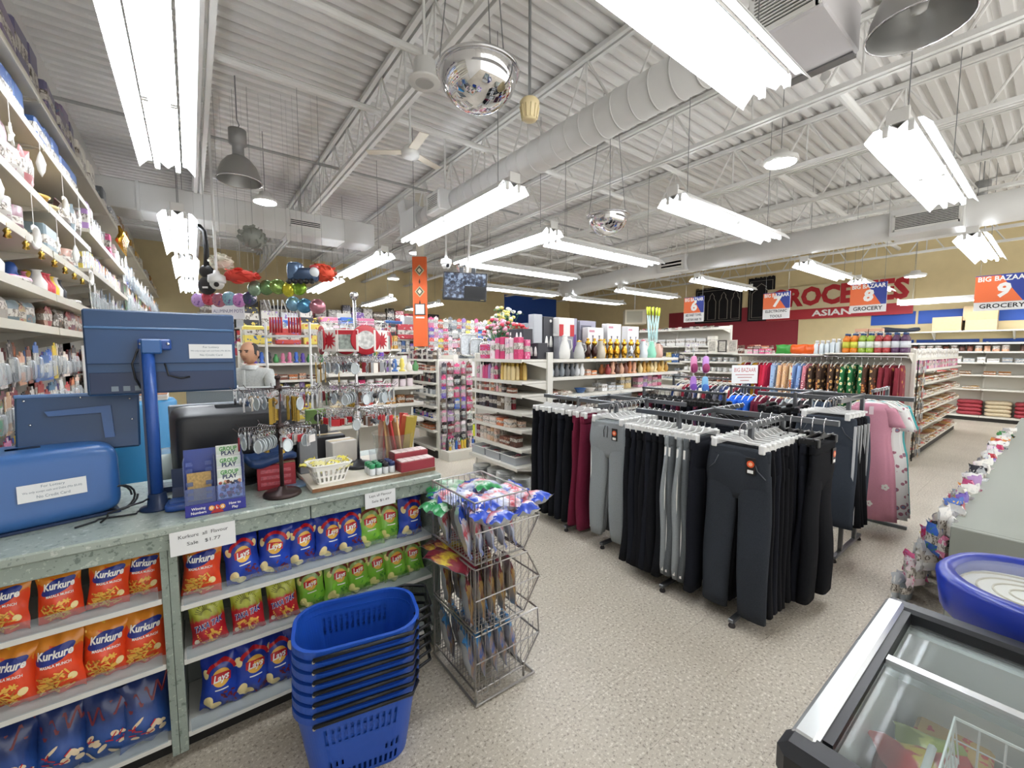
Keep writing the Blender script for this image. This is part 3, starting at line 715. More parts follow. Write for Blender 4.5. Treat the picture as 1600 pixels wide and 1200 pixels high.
for k in range(7):
    lab = ['bottom blue shopping basket of the stack, standing on the floor', 'second blue shopping basket from the bottom of the stack', 'third blue shopping basket from the bottom of the stack', 'middle blue shopping basket of the stack of seven', 'third blue shopping basket from the top of the stack', 'second blue shopping basket from the top of the stack', 'topmost blue shopping basket, its empty inside showing'][k]
    t = thing('shopping_basket', lab, 'basket', (.475+.001*k, 1.655, .001+.041*k), math.radians(-13), 'stacked blue shopping baskets')
    for nm, me in BP: put(nm, me, t)
# ---------------------------------------------------------------- three wire bins of chips beside the counter
t = thing('wire_bin_rack', 'three-tier grey wire bin rack of chips beside the counter', 'wire rack', (.965, 1.54, 0))
W_, D_ = .41, .28
rodw = .0035
for k, (z0, z1) in enumerate(((.06, .325), (.345, .64), (.665, .95))):
    b = MB()
    prof = [(0, z0), (D_, z0), (D_+.10, (z0+z1)/2-.0), (D_+.02 if k else D_+.09, z1), (0, z1)]
    for yy in (0, W_):
        b.tube([(x, yy, z) for x, z in prof], rodw*1.3, 6, True)
        b.tube([(0, yy, (z0+z1)/2), (D_+.1, yy, (z0+z1)/2)], rodw, 5)
    for x, z in prof: b.tube([(x, 0, z), (x, W_, z)], rodw*1.3, 6)
    b.build('bin_frame', WIRE, t)
    sd = MB()
    for i in range(8):
        x = D_*(i+.5)/8
        for yy in (0, W_): sd.rod((x, yy, z0), (x, yy, z1), .0018, 4, cap=False)
    for i in range(1, 3):
        for yy in (0, W_): sd.rod((D_+.03*i, yy, z0+.04*i), (D_+.03*i, yy, z1-.03*i), .0018, 4, cap=False)
    sd.build('side_wires', WIRE, t)['kind'] = 'stuff'
    fr_ = MB()
    for i in range(16):
        y = W_*(i+.5)/16
        fr_.tube([(0, y, z1), (0, y, z0), (D_, y, z0), (D_+.10, y, (z0+z1)/2)], .0018, 4)
    fr_.build('bin_wires', WIRE, t)['kind'] = 'stuff'
    for x in (.03, .1): MB().tube([(x, -.004, z0+.03), (x, -.006, z0-.02), (x+.03, -.006, z0-.02), (x+.03, -.004, z0+.03)], .003, 5).build('hook', WIRE, t)
MB().tube([(-.01, -.02, .012), (D_+.05, -.02, .012), (D_+.05, W_, .012), (-.01, W_, .012)], .007, 6, True).build('base_frame', WIRE, t)
for x in (0, D_):
    for y in (0, W_): MB().rod((x, y, .005), (x, y, .08), .006, 6).build('leg', WIRE, t)
BAGM['rack_silver'] = 0
def simple_bag(name, m_front, m_back, seed, w=.17, h=.23, tk=.028):
    fr = bag_fn(w, h, tk, seed); mb = MB().sh(True); mb.grid(lambda a, b: fr(a*2-1, b*2-1, -1), 10, 10); n0 = len(mb.f); mb.m(1)
    mb.grid(lambda a, b: fr(a*2-1, b*2-1, 1), 10, 10); mb.f[n0:] = [f[::-1] for f in mb.f[n0:]]
    return mb.mesh(name, [m_front, m_back]), fr
SILV = mat('#c9cdd0', .28, .55); 
def chipfoil(nm, a, b, c): return foil(nm, 0, [(.15, a), (.6, b), (.75, c), (1.0, b), (1.3, a)], 7)
RKM = [chipfoil('rack_tan_blue', '#3f86c0', '#b08a60', '#2f5fa8'), chipfoil('rack_gold', '#6a2230', '#a98a4a', '#5a2a26'), chipfoil('rack_blue', '#2447b4', '#dfe4ee', '#c43a4a'), chipfoil('rack_green', '#1f8a4a', '#dfe9dc', '#2e9a55'), chipfoil('rack_maroon', '#6d1f2c', '#8c2a38', '#d8c23a')]
RKB = [simple_bag('snack_bag', m_, SILV, 30+i) for i, m_ in enumerate(RKM)]
tn = ['bottom', 'middle', 'top']
for k, z0 in enumerate((.066, .351, .671)):
    for i in range(5):
        for j in range(2):
            me, fr = RKB[k]
            o = put('snack_bag', me, None, (1.0+i*.062+(.0 if k else .01), 1.645+j*.2, z0+.004), rot=(-.22+.1*(k == 1), 0, PI/2-.45+R.uniform(-.1, .1)))
            o.scale = (1, 1, 1.03 if k else .95)
            tag(o, '%s chip bag standing in the %s wire bin, %s out, %s row' % (['tan and blue', 'gold and maroon', 'blue and white'][k], tn[k], ORD[i], ['near', 'middle', 'far'][j]), 'chip bag', 'chip bags standing in the wire bins')
for i in range(30):
    k = 2 if i < 24 else 3; me, fr = RKB[k]
    o = put('snack_bag', me, None, (1.02+.085*(i % 4)+R.uniform(0, .05), 1.60+.0115*i+R.uniform(-.02, .02), .85+.018*(i % 3)+R.uniform(0, .02)), rot=(-PI/2+R.uniform(-.3, .3), R.uniform(-.3, .3), R.uniform(0, 6))); o.scale = (.82, 1.1, .82)
    tag(o, 'blue and white chip bag on the top wire bin pile, %s from the front' % ORD2(i) if k == 2 else 'green chip bag lying %s at the back of the top wire bin' % ORD2(i-24), 'chip bag', 'chip bags lying on the top bin')
for i in range(5):
    me, fr = RKB[4]; o = put('snack_bag', me, None, (1.0+.02*(i % 2)+.12*(i > 2), 1.62+.07*i, .60+.01*i), rot=(-PI/2+R.uniform(-.2, .3), .15, .3+R.uniform(-.4, .4)))
    tag(o, 'maroon and yellow chip bag across the middle wire bin, %s from the front' % ORD2(i), 'chip bag', 'maroon bags on the middle bin')
# ================================================================ ON THE COUNTER
def spow(c, e): return math.copysign(abs(c)**e, c)
def superbox(mb, c, h, e1=.25, e2=.25, nu=32, nv=16, fn=None):
    def P(a, b):
        th = a*2*PI; ph = (b-.5)*PI*.998
        x, y, z = spow(math.cos(ph), e1)*spow(math.cos(th), e2)*h[0], spow(math.cos(ph), e1)*spow(math.sin(th), e2)*h[1], spow(math.sin(ph), e1)*h[2]
        if fn: x, y, z = fn(x, y, z)
        return (c[0]+x, c[1]+y, c[2]+z)
    s = mb.smooth; mb.smooth = True; mb.grid(P, nu, nv, True); mb.smooth = s
    return mb
NAVYP = mat('#28486f', .35); BLUEF = mat('#315f9a', .3); BLUEB = mat('#28509a', .3); DKNAVY = mat('#1b2f52', .35); PLBLK = mat('#1d1f23', .4)
NOTE = [('For Lottery', .0105, .016, .05), ('We only accept cash and Debit (Min $5.00)', .0085, .002, .125), ('No Credit Card', .0115, -.014, .07)]
# lottery terminal: big rounded blue box
t = thing('lottery_terminal', 'large rounded blue lottery terminal at the left end of the counter', 'lottery terminal', (-.525, 2.37, CT), math.radians(14))
superbox(MB(), (0, 0, .143), (.25, .165, .139), .3, .22, 48, 24, lambda x, y, z: (x, y*(1-.25*(z/.13+1)/2*(y < 0)), z+.02*(x > 0)*0)).build('housing', BLUEF, t)
MB().b2((-.24, -.15, .0), (.24, .15, .012), .004).build('base', DKNAVY, t)
paper('notice', '', [(a, b*1.25, c*1.2, d*1.2) for a, b, c, d in NOTE], (.06, -.152, .14), .175, .062, 0, tilt=-.13, col='#6b7a86', parent=t)
# POS touch monitor leaning above it
t = thing('pos_monitor', 'low blue-backed till monitor behind the lottery terminal', 'monitor', (-.375, 2.42, CT+.24), .06, rot=(-.12, .02, .05))
MB().b2((-.18, 0, 0), (.18, .03, .235), .008).build('back_shell', NAVYP, t); MB().b2((-.175, .03, .005), (.175, .036, .23)).build('screen', BLACK, t)
m_ = MB(); m_.prism([(-.1, .17), (.09, .185), (.10, .05), (.07, .05), (.06, .155), (-.09, .15)], 1, -.018, 0); m_.build('cable_cover', mat('#3a6096', .35), t)
MB().b2((-.182, -.003, .225), (.182, .036, .24), .004).build('top_edge', mat('#5e7fae', .35), t)
for x, z in ((-.155, .215), (.15, .21), (-.14, .12), (.155, .12), (0, .222)):
    b = MB().sh(True).lathe([(.005, 0), (.003, .003)], n=8); b.xf(Matrix.Translation((x, 0, z)) @ Matrix.Rotation(PI/2, 4, 'X')); b.build('screw', CHROME, t)
MB().rod((0, .02, -.24), (0, .02, .1), .02, 8).build('stand_neck', DKNAVY, t)
# customer monitor on a pole, its back towards us
t = thing('pole_monitor', 'wide navy-backed monitor raised on a blue pole above the counter', 'monitor', (-.14, 2.30, CT), 0)
s_ = MB().b2((-.19, -.0, .475), (.30, .035, .815), .006).build('back_shell', NAVYP, t)
MB().b2((-.185, -.010, .600), (.295, .0, .74), .004).build('raised_back', mat('#2a4a74', .35), t)
MB().b2((-.185, -.016, .738), (.295, -.0, .748), .003).build('ridge', mat('#46709f', .3), t)
MB().b2((-.18, -.004, .482), (.29, .0, .565), .002).build('vent_strip', DKNAVY, t); MB().b2((-.18, .035, .485), (.29, .039, .805)).build('screen', BLACK, t)
for k, w in enumerate((.03, .03, .05, .04)): MB().b2((-.12+k*.035, -.0055, .49), (-.12+k*.035+w*.7, -.004, .51)).build('rating_label', mat('#7c8a96', .5), s_)
MB().b2((-.03, -.05, .655), (.075, -.012, .70), .006).build('vesa_bracket', BLUEB, t); MB().b2((-.02, -.075, .64), (.045, -.05, .7), .006).build('clamp', BLUEF, t)
for x in (-.02, .02, .065):
    b = MB().sh(True).lathe([(.007, 0), (.006, .005), (.001, .006)], n=10); b.xf(Matrix.Translation((x, -.05, .68)) @ Matrix.Rotation(PI/2, 4, 'X')); b.build('bolt', CHROME, t)
MB().sh(True).rod((0, -.05, .012), (0, -.05, .68), .021, 18).build('pole', BLUEB, t); MB().b2((-.028, -.052, .03), (-.014, -.044, .66)).build('pole_strip', DKNAVY, t)  # darker navy strip down the left of the pole
MB().sh(True).lathe([(.06, 0), (.06, .008), (.035, .014), (.03, .06), (.024, .065)], (0, -.05, 0), n=20).build('base_flange', DKNAVY, t)
paper('notice', '', [(a, b*1.1, c*1.15, d*1.15) for a, b, c, d in NOTE], (.21, -.012, .65), .155, .062, 0, col='#6b7a86', parent=t)
MB().sh(True).tube([(-.03, -.04, .66), (-.05, -.05, .6), (-.045, -.03, .54), (-.03, -.02, .5)], .004, 5).build('cable', PLBLK, t)
MB().sh(True).tube([(.05, -.03, .6), (.06, -.04, .55), (.1, -.02, .535), (.13, -.005, .54)], .004, 5).build('cable', PLBLK, t)
# black bulky monitor
t = thing('desk_monitor', 'bulky black monitor with vented back behind the brochure stand', 'monitor', (.17, 2.44, CT), .0)
superbox(MB(), (0, .02, .2), (.265, .09, .19), .18, .16, 40, 16, lambda x, y, z: (x*(1-.1*(y < 0)*(-y/.09)), y, z*(1-.18*(y < 0)*(-y/.09)))).build('back_shell', PLBLK, t)
MB().b2((-.27, .1, .005), (.27, .125, .395), .01).build('bezel', mat('#8f97a0', .4), t)
for k in range(30): MB().box((-.16+k*.013, -.012-.0012*0, .352), (.006, .07, .01)).build('vent_slot', mat('#6d7278', .5), t)
MB().sh(True).lathe([(.12, 0), (.12, .01), (.05, .02), (.04, .06)], (0, .05, 0), n=20).build('foot', PLBLK, t)
# card reader cradle and clear tape roll
t = thing('card_reader_cradle', 'navy plastic card reader cradle beside the pole foot', 'cradle', (-.052, 2.235, CT), -.1)
superbox(MB(), (0, -.02, .012), (.06, .075, .012), .3, .4, 24, 8).build('base', BLUEB, t)
MB().prism([(.0, .01), (.03, .01), (.045, .07), (.035, .15), (.022, .15), (.026, .07)], 0, -.042, .042).build('cradle_back', DKNAVY, t)
MB().b2((-.045, -.06, .02), (.045, .0, .035), .006).build('tray', mat('#3b5c9c', .3), t)
t = thing('tape_drum', 'clear plastic drum of tape behind the blue pole', 'tape drum', (-.13, 2.52, CT+.11), 0)
b = MB().sh(True).lathe([(.09, -.05), (.09, .05)], n=24, cap=False); b.xf(Matrix.Rotation(PI/2, 4, 'Y')); b.build('drum', clear('clear_drum', '#f2f6f6', .16), t)
b = MB().sh(True).lathe([(.06, -.04), (.06, .04)], n=24); b.xf(Matrix.Rotation(PI/2, 4, 'Y')); b.build('core', mat('#d7e3de', .4), t)
MB().b2((-.05, -.05, -.11), (.05, .05, -.085)).build('stand', DKNAVY, t)
for k, (x, y) in enumerate(((-.25, 2.16), (-.2, 2.14))):
    pts = [(x-.12+.03*i+.02*math.sin(i*1.7+k), y+.03*math.sin(i*.9+k*2)+.015*i, CT+.005+(.05*math.sin(PI*i/8) if k else .0)) for i in range(9)]
    tag(MB().sh(True).tube(pts, .004, 5).build('power_cable', PLBLK), ['black cable lying along the counter edge by the terminal', 'black cable arching beside the pole foot'][k], 'cable')
pts = [(-.27+.045*math.cos(a), 2.30+.02*math.cos(a), CT+.055+.05*math.sin(a)) for a in [2*PI*k/16 for k in range(33)]]
tag(MB().sh(True).tube([(p[0]+.0006*i, p[1], p[2]) for i, p in enumerate(pts)], .004, 5).build('cable_coil', PLBLK), 'coiled black cable between the terminal and the pole', 'cable')
# lottery brochure stand
t = thing('brochure_stand', 'navy lottery brochure stand reading Winning Numbers and How to Play', 'brochure stand', (.052, 2.045, CT), -.02); t.scale = (1, 1, 1.1)
PUR = mat('#2b2f8c', .35); ACR2 = clear('acrylic_blue', '#cdd8f4', .14)
MB().b2((-.10, -.012, 0), (.10, -.004, .042), .001).build('front_band', PUR, t); MB().b2((-.10, -.004, 0), (.10, .10, .006)).build('base', PUR, t)
MB().prism([(.06, .006), (.065, .006), (.105, .225), (.10, .225)], 0, -.10, .10).build('back_plate', mat('#223a86', .3), t)
for x in (-.10, -.002, .098): MB().b2((x, -.004, .006), (x+.003, .09, .20)).build('divider', ACR2, t)
for x0, x1, w in ((-.10, .0, 1), (0, .10, 1)): MB().b2((x0+.003, -.006, .04), (x1-.002, -.004, .10)).build('pocket', ACR2, t)
for k in range(6):
    for x in (-.093, -.03): MB().b2((x, -.002+.012*k, .06+.022*k), (x+.022, .0+.012*k, .075+.022*k)).build('pocket_tab', ACR2, t)
bl = [('WHITE', 0)]
for k in range(3):
    y, z = .004+.026*k, .045+.04*k
    b = MB().prism([(y, z), (y+.003, z), (y+.022, z+.108), (y+.019, z+.108)], 0, .008, .092).build('brochure', mat('#e9ebe4', .5), t)
    f = lambda x, yy, y=y, z=z, o=.0012: (.05+x, y-o+.019*((yy)/.108), z+yy)
    MB().add([f(-.041, .076), f(.041, .076), f(.041, .106), f(-.041, .106)], [(0, 1, 2, 3)]).build('cover_band', mat('#cfd8c9', .5), b)
    text_on(MB(), 'GROUP', .021, lambda x, yy: f(x, .094+yy, o=.002), .062, bold=.03).build('lettering', mat('#3f8f3a', .5), b)
    text_on(MB(), 'PLAY', .021, lambda x, yy: f(x, .078+yy, o=.002), .05, bold=.03).build('lettering', mat('#1d2f58', .5), b)
    if k == 0:
        mb = MB(); rr = random.Random(4)
        cols = ['#c9967a', '#8a5a48', '#d8b39a', '#5d3a30', '#3c4a6a', '#b33a3a', '#2f2a2a', '#e0dccf', '#6a7a5a']
        for i in range(60):
            cx, cy = rr.uniform(-.035, .035), rr.uniform(.004, .062); r_ = rr.uniform(.004, .008); mb.m(i % 9)
            mb.add([f(cx+r_*math.cos(a), cy+r_*math.sin(a), o=.0018+i*.00001) for a in [PI/4*q for q in range(8)]], [tuple(range(8))])
        o = put('crowd_print', mb.mesh('crowd_print', [mat(c, .6) for c in cols]), b); o['kind'] = 'stuff'
MB().prism([(.018, .05), (.021, .05), (.035, .15), (.032, .15)], 0, -.09, -.012).build('play_slip', mat('#b3935a', .7, noise=.25, nscale=140), t)
for txt, x, z in (('Winning', -.058, .028), ('Numbers', -.058, .013), ('How to', .062, .028), ('Play', .062, .013)):
    text_on(MB(), txt, .013, lambda a, b: (x+a, -.0132, z+b), None, bold=.02).build('lettering', WHT, t)
for k, ch in enumerate('OLG'):
    c = (-.016+.018*k, .022)
    MB().add([(c[0]+.0095*math.cos(a), -.0132, c[1]+.0095*math.sin(a)) for a in [2*PI*q/16 for q in range(16)]], [tuple(range(16))]).build('logo_ball', mat(['#e8a23a', '#c23028', '#e8a23a'][k], .4), t)
    text_on(MB(), ch, .013, lambda a, b: (c[0]+a, -.0142, c[1]+b), None, bold=.04).build('logo_letter', WHT, t)
MB().add([(-.02, -.0128, .002), (.024, -.0128, .002), (.016, -.0128, .013), (-.012, -.0128, .013)], [(0, 1, 2, 3)]).build('logo_foot', mat('#b32a26', .4), t)
ZB = CT+.024
# ---- key ring spinners
RING = MB().sh(True).tube([(0, .011*math.cos(a), -.011+.011*math.sin(a)) for a in [2*PI*k/10 for k in range(10)]], .0012, 4, True).mesh('ring', CHROME)
CLR = mat('#c9d2d6', .12, .35); SILVR = mat('#b9bcc0', .2, .9); GOLD = mat('#b89a4a', .25, .9)
def charm(kind):
    mb = MB()
    if kind == 'oval':
        mb.sh(True).tube([(0, .016*math.cos(a), -.05+.024*math.sin(a)) for a in [2*PI*k/12 for k in range(12)]], .003, 5, True); mb.add([(0, .014*math.cos(a), -.05+.022*math.sin(a)) for a in [2*PI*k/12 for k in range(12)]], [tuple(range(12))]); m_ = CLR
    elif kind == 'disc': mb.sh(True).lathe([(.013, -.002), (.013, .002)], n=14); mb.xf(Matrix.Translation((0, 0, -.043)) @ Matrix.Rotation(PI/2, 4, 'Y')); m_ = rand_mat('disc', ['#c8c8ca', '#8c6a3c', '#b7b9bd', '#3c3c40'], .3, .5)
    elif kind == 'ball': mb.sh(True).lathe([(.012*math.sin(a), -.012*math.cos(a)) for a in [PI*k/7*.98+.03 for k in range(8)]], (0, 0, -.042), 12); m_ = speckle('football', '#efefec', '#17171a', '#f4f4f2', 55, .35, (.44, .9), world=False)
    elif kind == 'flag': mb.b2((-.0015, -.018, -.055), (.0015, .018, -.026)); m_ = rand_mat('flag', ['#c22630', '#e9e4e0', '#c93a40'], .4)
    elif kind == 'star':
        pts = [((.019 if k % 2 == 0 else .008)*math.sin(PI*k/5), -.043+(.019 if k % 2 == 0 else .008)*math.cos(PI*k/5)) for k in range(10)]; mb.prism(pts, 0, -.0015, .0015); m_ = SILVR
    elif kind == 'strip': mb.b2((-.002, -.006, -.12), (.002, .006, -.024)); m_ = GOLD
    elif kind == 'tag': mb.b2((-.0015, -.012, -.072), (.0015, .012, -.025), .001); m_ = rand_mat('tag', ['#d7d8da', '#b4b8bc', '#8a8d92', '#e3dcd2', '#7a5a4a', '#a03038'], .3, .3)
    else: mb.sh(True).tube([(0, 0, -.022), (0, .004, -.035), (0, -.003, -.048), (0, .0, -.075)], .0035, 5); m_ = rand_mat('cord', ['#bcbcc0', '#d8d2c8', '#8f2a34', '#4a6a4a', '#c9c9cc'], .4)
    return mb.mesh('charm', m_)
CK = ['oval', 'disc', 'ball', 'flag', 'star', 'strip', 'tag', 'cord']; CH = {k: charm(k) for k in CK}
CLAB = dict(oval='clear oval key ring', disc='round medal key ring', ball='football key ring', flag='small flag key ring', star='silver star key ring', strip='gold chain key ring', tag='metal tag key ring', cord='braided cord key ring')
kc = 0
def keyring(kind, loc, rz, where, group):
    t = thing('key_ring', CLAB[kind]+' '+where, 'key ring', loc, rz, group); t.scale = (1.1, 1.1, 1.1); put('ring', RING, t); put('charm', CH[kind], t)
def spinner(name, label, x, y, h, levels, base_r, pm, bm, narm, L, where, ball=False, keys=None, zb=0.0):
    t = thing(name, label, 'display stand', (x, y, CT+.001+zb))
    MB().sh(True).lathe([(base_r, 0), (base_r, .008), (base_r*.92, .018), (base_r*.3, .026), (.014, .04)], n=28).build('base', bm, t)
    MB().sh(True).rod((0, 0, .02), (0, 0, h), .0085, 12).build('post', pm, t)
    if ball: MB().sh(True).lathe([(.022*math.sin(a), -.022*math.cos(a)) for a in [PI*k/9*.98+.03 for k in range(10)]], (0, 0, h+.015), 16).build('finial', CHROME, t)
    else: MB().sh(True).lathe([(.011, 0), (.013, .012), (.004, .02)], (0, 0, h), 12).build('cap', pm, t)
    for li, z in enumerate(levels):
        MB().sh(True).lathe([(.016, -.012), (.016, .012)], (0, 0, z), 12).build('collar', pm, t)
        for a_ in range(narm):
            a = 2*PI*(a_+.5*(li % 2))/narm+.2; c, s = math.cos(a), math.sin(a)
            MB().tube([(c*.015, s*.015, z), (c*L, s*L, z-.004), (c*(L+.016), s*(L+.016), z+.012)], .0017, 5).build('arm', pm, t)
            k0 = R.choice(['oval', 'disc', 'tag', 'cord', 'oval', 'star', 'tag', 'strip', 'cord', 'ball', 'flag'])
            for q in range(7):
                rr_ = L*(.32+.11*q)
                keyring(k0 if R.random() < .45 else R.choice(['oval', 'disc', 'tag', 'cord', 'star']), (x+c*rr_, y+s*rr_, CT+zb+z-.003), a+PI/2*0+R.uniform(-.25, .25), where+' %s tier, %s arm, %s out' % (['upper', 'middle', 'lower', 'lowest'][li] if len(levels) > 2 else ['upper', 'lower'][li], ORD2(a_), ORD2(q)), 'key rings on the spinner stands')
    return t
BRZ = mat('#3b2c2a', .35, .4)
spinner('key_ring_stand', 'dark bronze key ring stand with round base at the counter edge', .30, 2.115, .525, [.485, .315], .078, BRZ, BRZ, 9, .165, 'on the dark bronze stand')
spinner('key_ring_stand', 'tall silver key ring stand with a chrome ball on top', .70, 2.30, .905, [.60, .445, .32], .075, CHROME, PLBLK, 12, .20, 'on the tall silver stand', True, zb=.023)
# souvenirs on the top ring of the tall stand
RW = [mat('#b3202e', .4), mat('#efece6', .4)]
def souvenir(loc, rz, shape, label):
    t = thing('souvenir', label, 'souvenir', loc, rz, 'souvenirs on the tall stand'); t.scale = (1.3, 1.3, 1.3)
    if shape == 'plate':
        b = MB().sh(True).lathe([(.055, -.003), (.058, 0), (.055, .003)], n=20); b.xf(Matrix.Translation((0, 0, -.07)) @ Matrix.Rotation(PI/2, 4, 'X')); b.build('plate', RW[0], t)
        b = MB().lathe([(.036, -.0045), (.036, .0045)], n=20); b.xf(Matrix.Translation((0, 0, -.07)) @ Matrix.Rotation(PI/2, 4, 'X')); b.build('picture', mat('#c9c9c6', .5, noise=.5, nscale=60), t)
    else:
        MB().b2((-.042, -.004, -.115), (.042, .004, -.03), .003).build('card', RW[1], t)
        if shape == 'leaf':
            pts = []
            for k in range(22): r_ = (.034 if k % 2 == 0 else .016); pts.append((r_*math.sin(2*PI*k/22), -.072+r_*math.cos(2*PI*k/22)))
            MB().prism(pts, 1, -.007, .007).build('maple_leaf', RW[0], t)
        else: MB().b2((-.03, -.006, -.105), (.03, .006, -.05)).build('picture', mat('#9aa39c', .5, noise=.5, nscale=70), t); MB().b2((-.04, -.0055, -.05), (.04, .0055, -.034)).build('band', RW[0], t)
    MB().tube([(0, 0, -.032), (-.006, 0, -.012), (.006, 0, 0), (0, 0, -.032)], .0015, 4).build('loop', WHT, t)
for k in range(12):
    a = 2*PI*k/12; r_ = .17
    souvenir((.70+r_*math.cos(a), 2.30+r_*math.sin(a), CT+.798-.0), a+PI/2, ['plate', 'leaf', 'picture'][k % 3], '%s souvenir hung at %s of the silver stand' % (['round red and white picture', 'maple leaf', 'square picture'][k % 3], ['the right', 'the back right', 'the far right back', 'the back', 'the far left back', 'the left back', 'the left', 'the front left', 'the left front', 'the front', 'the right front', 'the front right'][k]))
mb = thing('souvenir_ring', 'thin chrome hoop carrying souvenirs near the top of the stand', 'hoop', (.70, 2.30, CT+.798))
MB().sh(True).tube([(.17*math.cos(a), .17*math.sin(a), 0) for a in [2*PI*k/32 for k in range(32)]], .002, 5, True).build('hoop', CHROME, mb)
for k in range(4): MB().rod((0, 0, 0), (.17*math.cos(k*PI/2), .17*math.sin(k*PI/2), 0), .0016, 4).build('spoke', CHROME, mb)
# ---- board, white basket with packs
t = tag(MB().b2((0, 0, 0), (.62, .48, .022), .002).build('display_board', [mat('#e3dccb', .45)], None, (.41, 2.045, CT+.001)), 'cream board with brown edge lying on the counter under the basket', 'board')
MB().b2((0, -.0015, .002), (.62, -.0002, .019)).build('front_edge', mat('#7c5230', .5, noise=.2, nscale=60), t)
t = thing('white_basket', 'small white slotted plastic basket of yellow packets on the board', 'basket', (.505, 2.135, ZB), .05)
def slot_basket(t, L0, W0, L1, W1, H, m_, n=48):
    zs = [0, .12, .36, .44, .72, .80, 1.0]; rings = [[(x, y, z*H) for x, y in stadium(L0+(L1-L0)*z, W0+(W1-W0)*z, n, min(L0, W0)*.18)] for z in zs]; fs = []
    for i in range(len(zs)-1):
        for k in range(n):
            if i in (1, 3) and k % 2: continue
            k2 = (k+1) % n; fs.append((i*n+k, i*n+k2, (i+1)*n+k2, (i+1)*n+k))
    fs.append(tuple(range(n))[::-1]); MB().add([p for r in rings for p in r], fs).build('body', m_, t)
    MB().sh(True).tube([(x, y, H) for x, y in stadium(L1+.004, W1+.004, n, min(L1, W1)*.2)], .004, 6, True).build('rim', m_, t)
slot_basket(t, .125, .10, .185, .14, .092, WHT)
YP = pack_mat('yellow_packet', ['#d8c83a', '#e3d65a', '#c9b83a', '#e9e2a0'], ('#f3f0dc', '#6d5a3a'), 9)
def pouch_mesh(w, h, tk, m_, seed=1, name='packet'):
    fr = bag_fn(w, h, tk, seed); mb = MB().sh(True); mb.grid(lambda a, b: fr(a*2-1, b*2-1, -1), 6, 6); n0 = len(mb.f); mb.grid(lambda a, b: fr(a*2-1, b*2-1, 1), 6, 6); mb.f[n0:] = [f[::-1] for f in mb.f[n0:]]
    return mb.mesh(name, m_)
pm_ = pouch_mesh(.055, .07, .008, YP)
for i in range(11):
    o = put('snack_packet', pm_, None, (.45+.028*(i % 5)+R.uniform(-.005, .005), 2.085+.045*(i//5), ZB+.062+.008*(i % 3)), rot=(-1.2+R.uniform(-.3, .3), R.uniform(-.4, .4), R.uniform(-1.5, 1.5)))
    tag(o, 'small yellow snack packet in the white basket, %s of the heap' % ORD2(i), 'packet', 'yellow packets in the white basket')
# ---- little jars, clear cup, red boxes, bucket of incense, carton
def jar(x, y, z, capc, label, s=1.0):
    t = thing('small_jar', label, 'jar', (x, y, z), 0, 'small jars with lids on the board'); t.scale = (s, s, s)
    MB().sh(True).lathe([(.014, 0), (.016, .003), (.016, .034), (.012, .04)], n=14).build('body', mat('#d9dde0', .15, .1), t)
    MB().sh(True).lathe([(.0155, .036), (.0155, .054), (.013, .057)], n=14).build('lid', mat(capc, .4), t)
for i in range(12):
    c = ['#2f8a5a', '#2f8a5a', '#1c1d22', '#2b3a6a'][i % 4]
    jar(.70+.034*(i % 4), 2.085+.034*(i//4), ZB, c, '%s-lidded small jar, %s row, %s along the board' % (dict(zip(['#2f8a5a', '#1c1d22', '#2b3a6a'], ['green', 'black', 'navy']))[c], ['front', 'middle', 'back'][i//4], ORD2(i % 4)))
t = thing('clear_cup', 'clear plastic cup of trinkets standing behind the small jars', 'cup', (.775, 2.215, ZB))
MB().sh(True).lathe([(.038, 0), (.045, .095), (.047, .097)], n=20, cap=False).build('wall', clear('cup', '#f0f2f4', .12), t); MB().lathe([(.037, 0), (.037, .004)], n=20).build('floor_disc', clear('cup', '#f0f2f4', .12), t)
RBX = pack_mat('red_display', ['#8c2430', '#962a36'], ('#e9dcd8', '#caa8a4'), 5, lab=.3)
for k in range(2):
    t = thing('red_display_box', ['lower long red display box with white packets on the counter corner', 'upper long red display box set back on the corner'][k], 'display box', (.925+.0*k, 2.075+.085*k, CT+.024+.038*k*.0), .02)
    MB().b2((-.095, -.04, 0), (.10, .04, .052+.03*k), .003).build('box', mat('#8c2a34', .4), t)
    for i in range(5): MB().b2((-.09+.037*i, -.035, .0525+.03*k), (-.056+.037*i, .035, .058+.03*k), .001).build('packet_top', mat('#ead9d6', .5), t)
t = thing('clear_bucket', 'clear plastic bucket of upright incense packets behind the red boxes', 'bucket', (.92, 2.36, ZB))
MB().sh(True).lathe([(.095, 0), (.115, .15), (.122, .155)], n=28, cap=False).build('wall', clear('bucket', '#eef0ee', .14), t); MB().lathe([(.094, 0), (.094, .004)], n=28).build('bottom', clear('bucket', '#eef0ee', .14), t)
inc = rand_mat('incense', ['#b8423a', '#c96a4a', '#e0a890', '#d8b07a', '#a8943a', '#c23a3a', '#e3c0b0'], .4)
ime = MB().b2((-.022, -.006, 0), (.022, .006, .25), .003).mesh('incense_packet', inc)
for i in range(22):
    a = 2*PI*i/22*1.0; r_ = .075 if i % 3 else .035
    o = put('incense_packet', ime, None, (.92+r_*math.cos(a), 2.36+r_*math.sin(a), ZB+.006), rot=(.16*math.sin(a)*-1, .2*math.cos(a), a+R.uniform(-.5, .5)))
    tag(o, 'slim incense packet in the clear bucket, %s around its rim' % ORD2(i), 'packet', 'incense packets in the bucket')
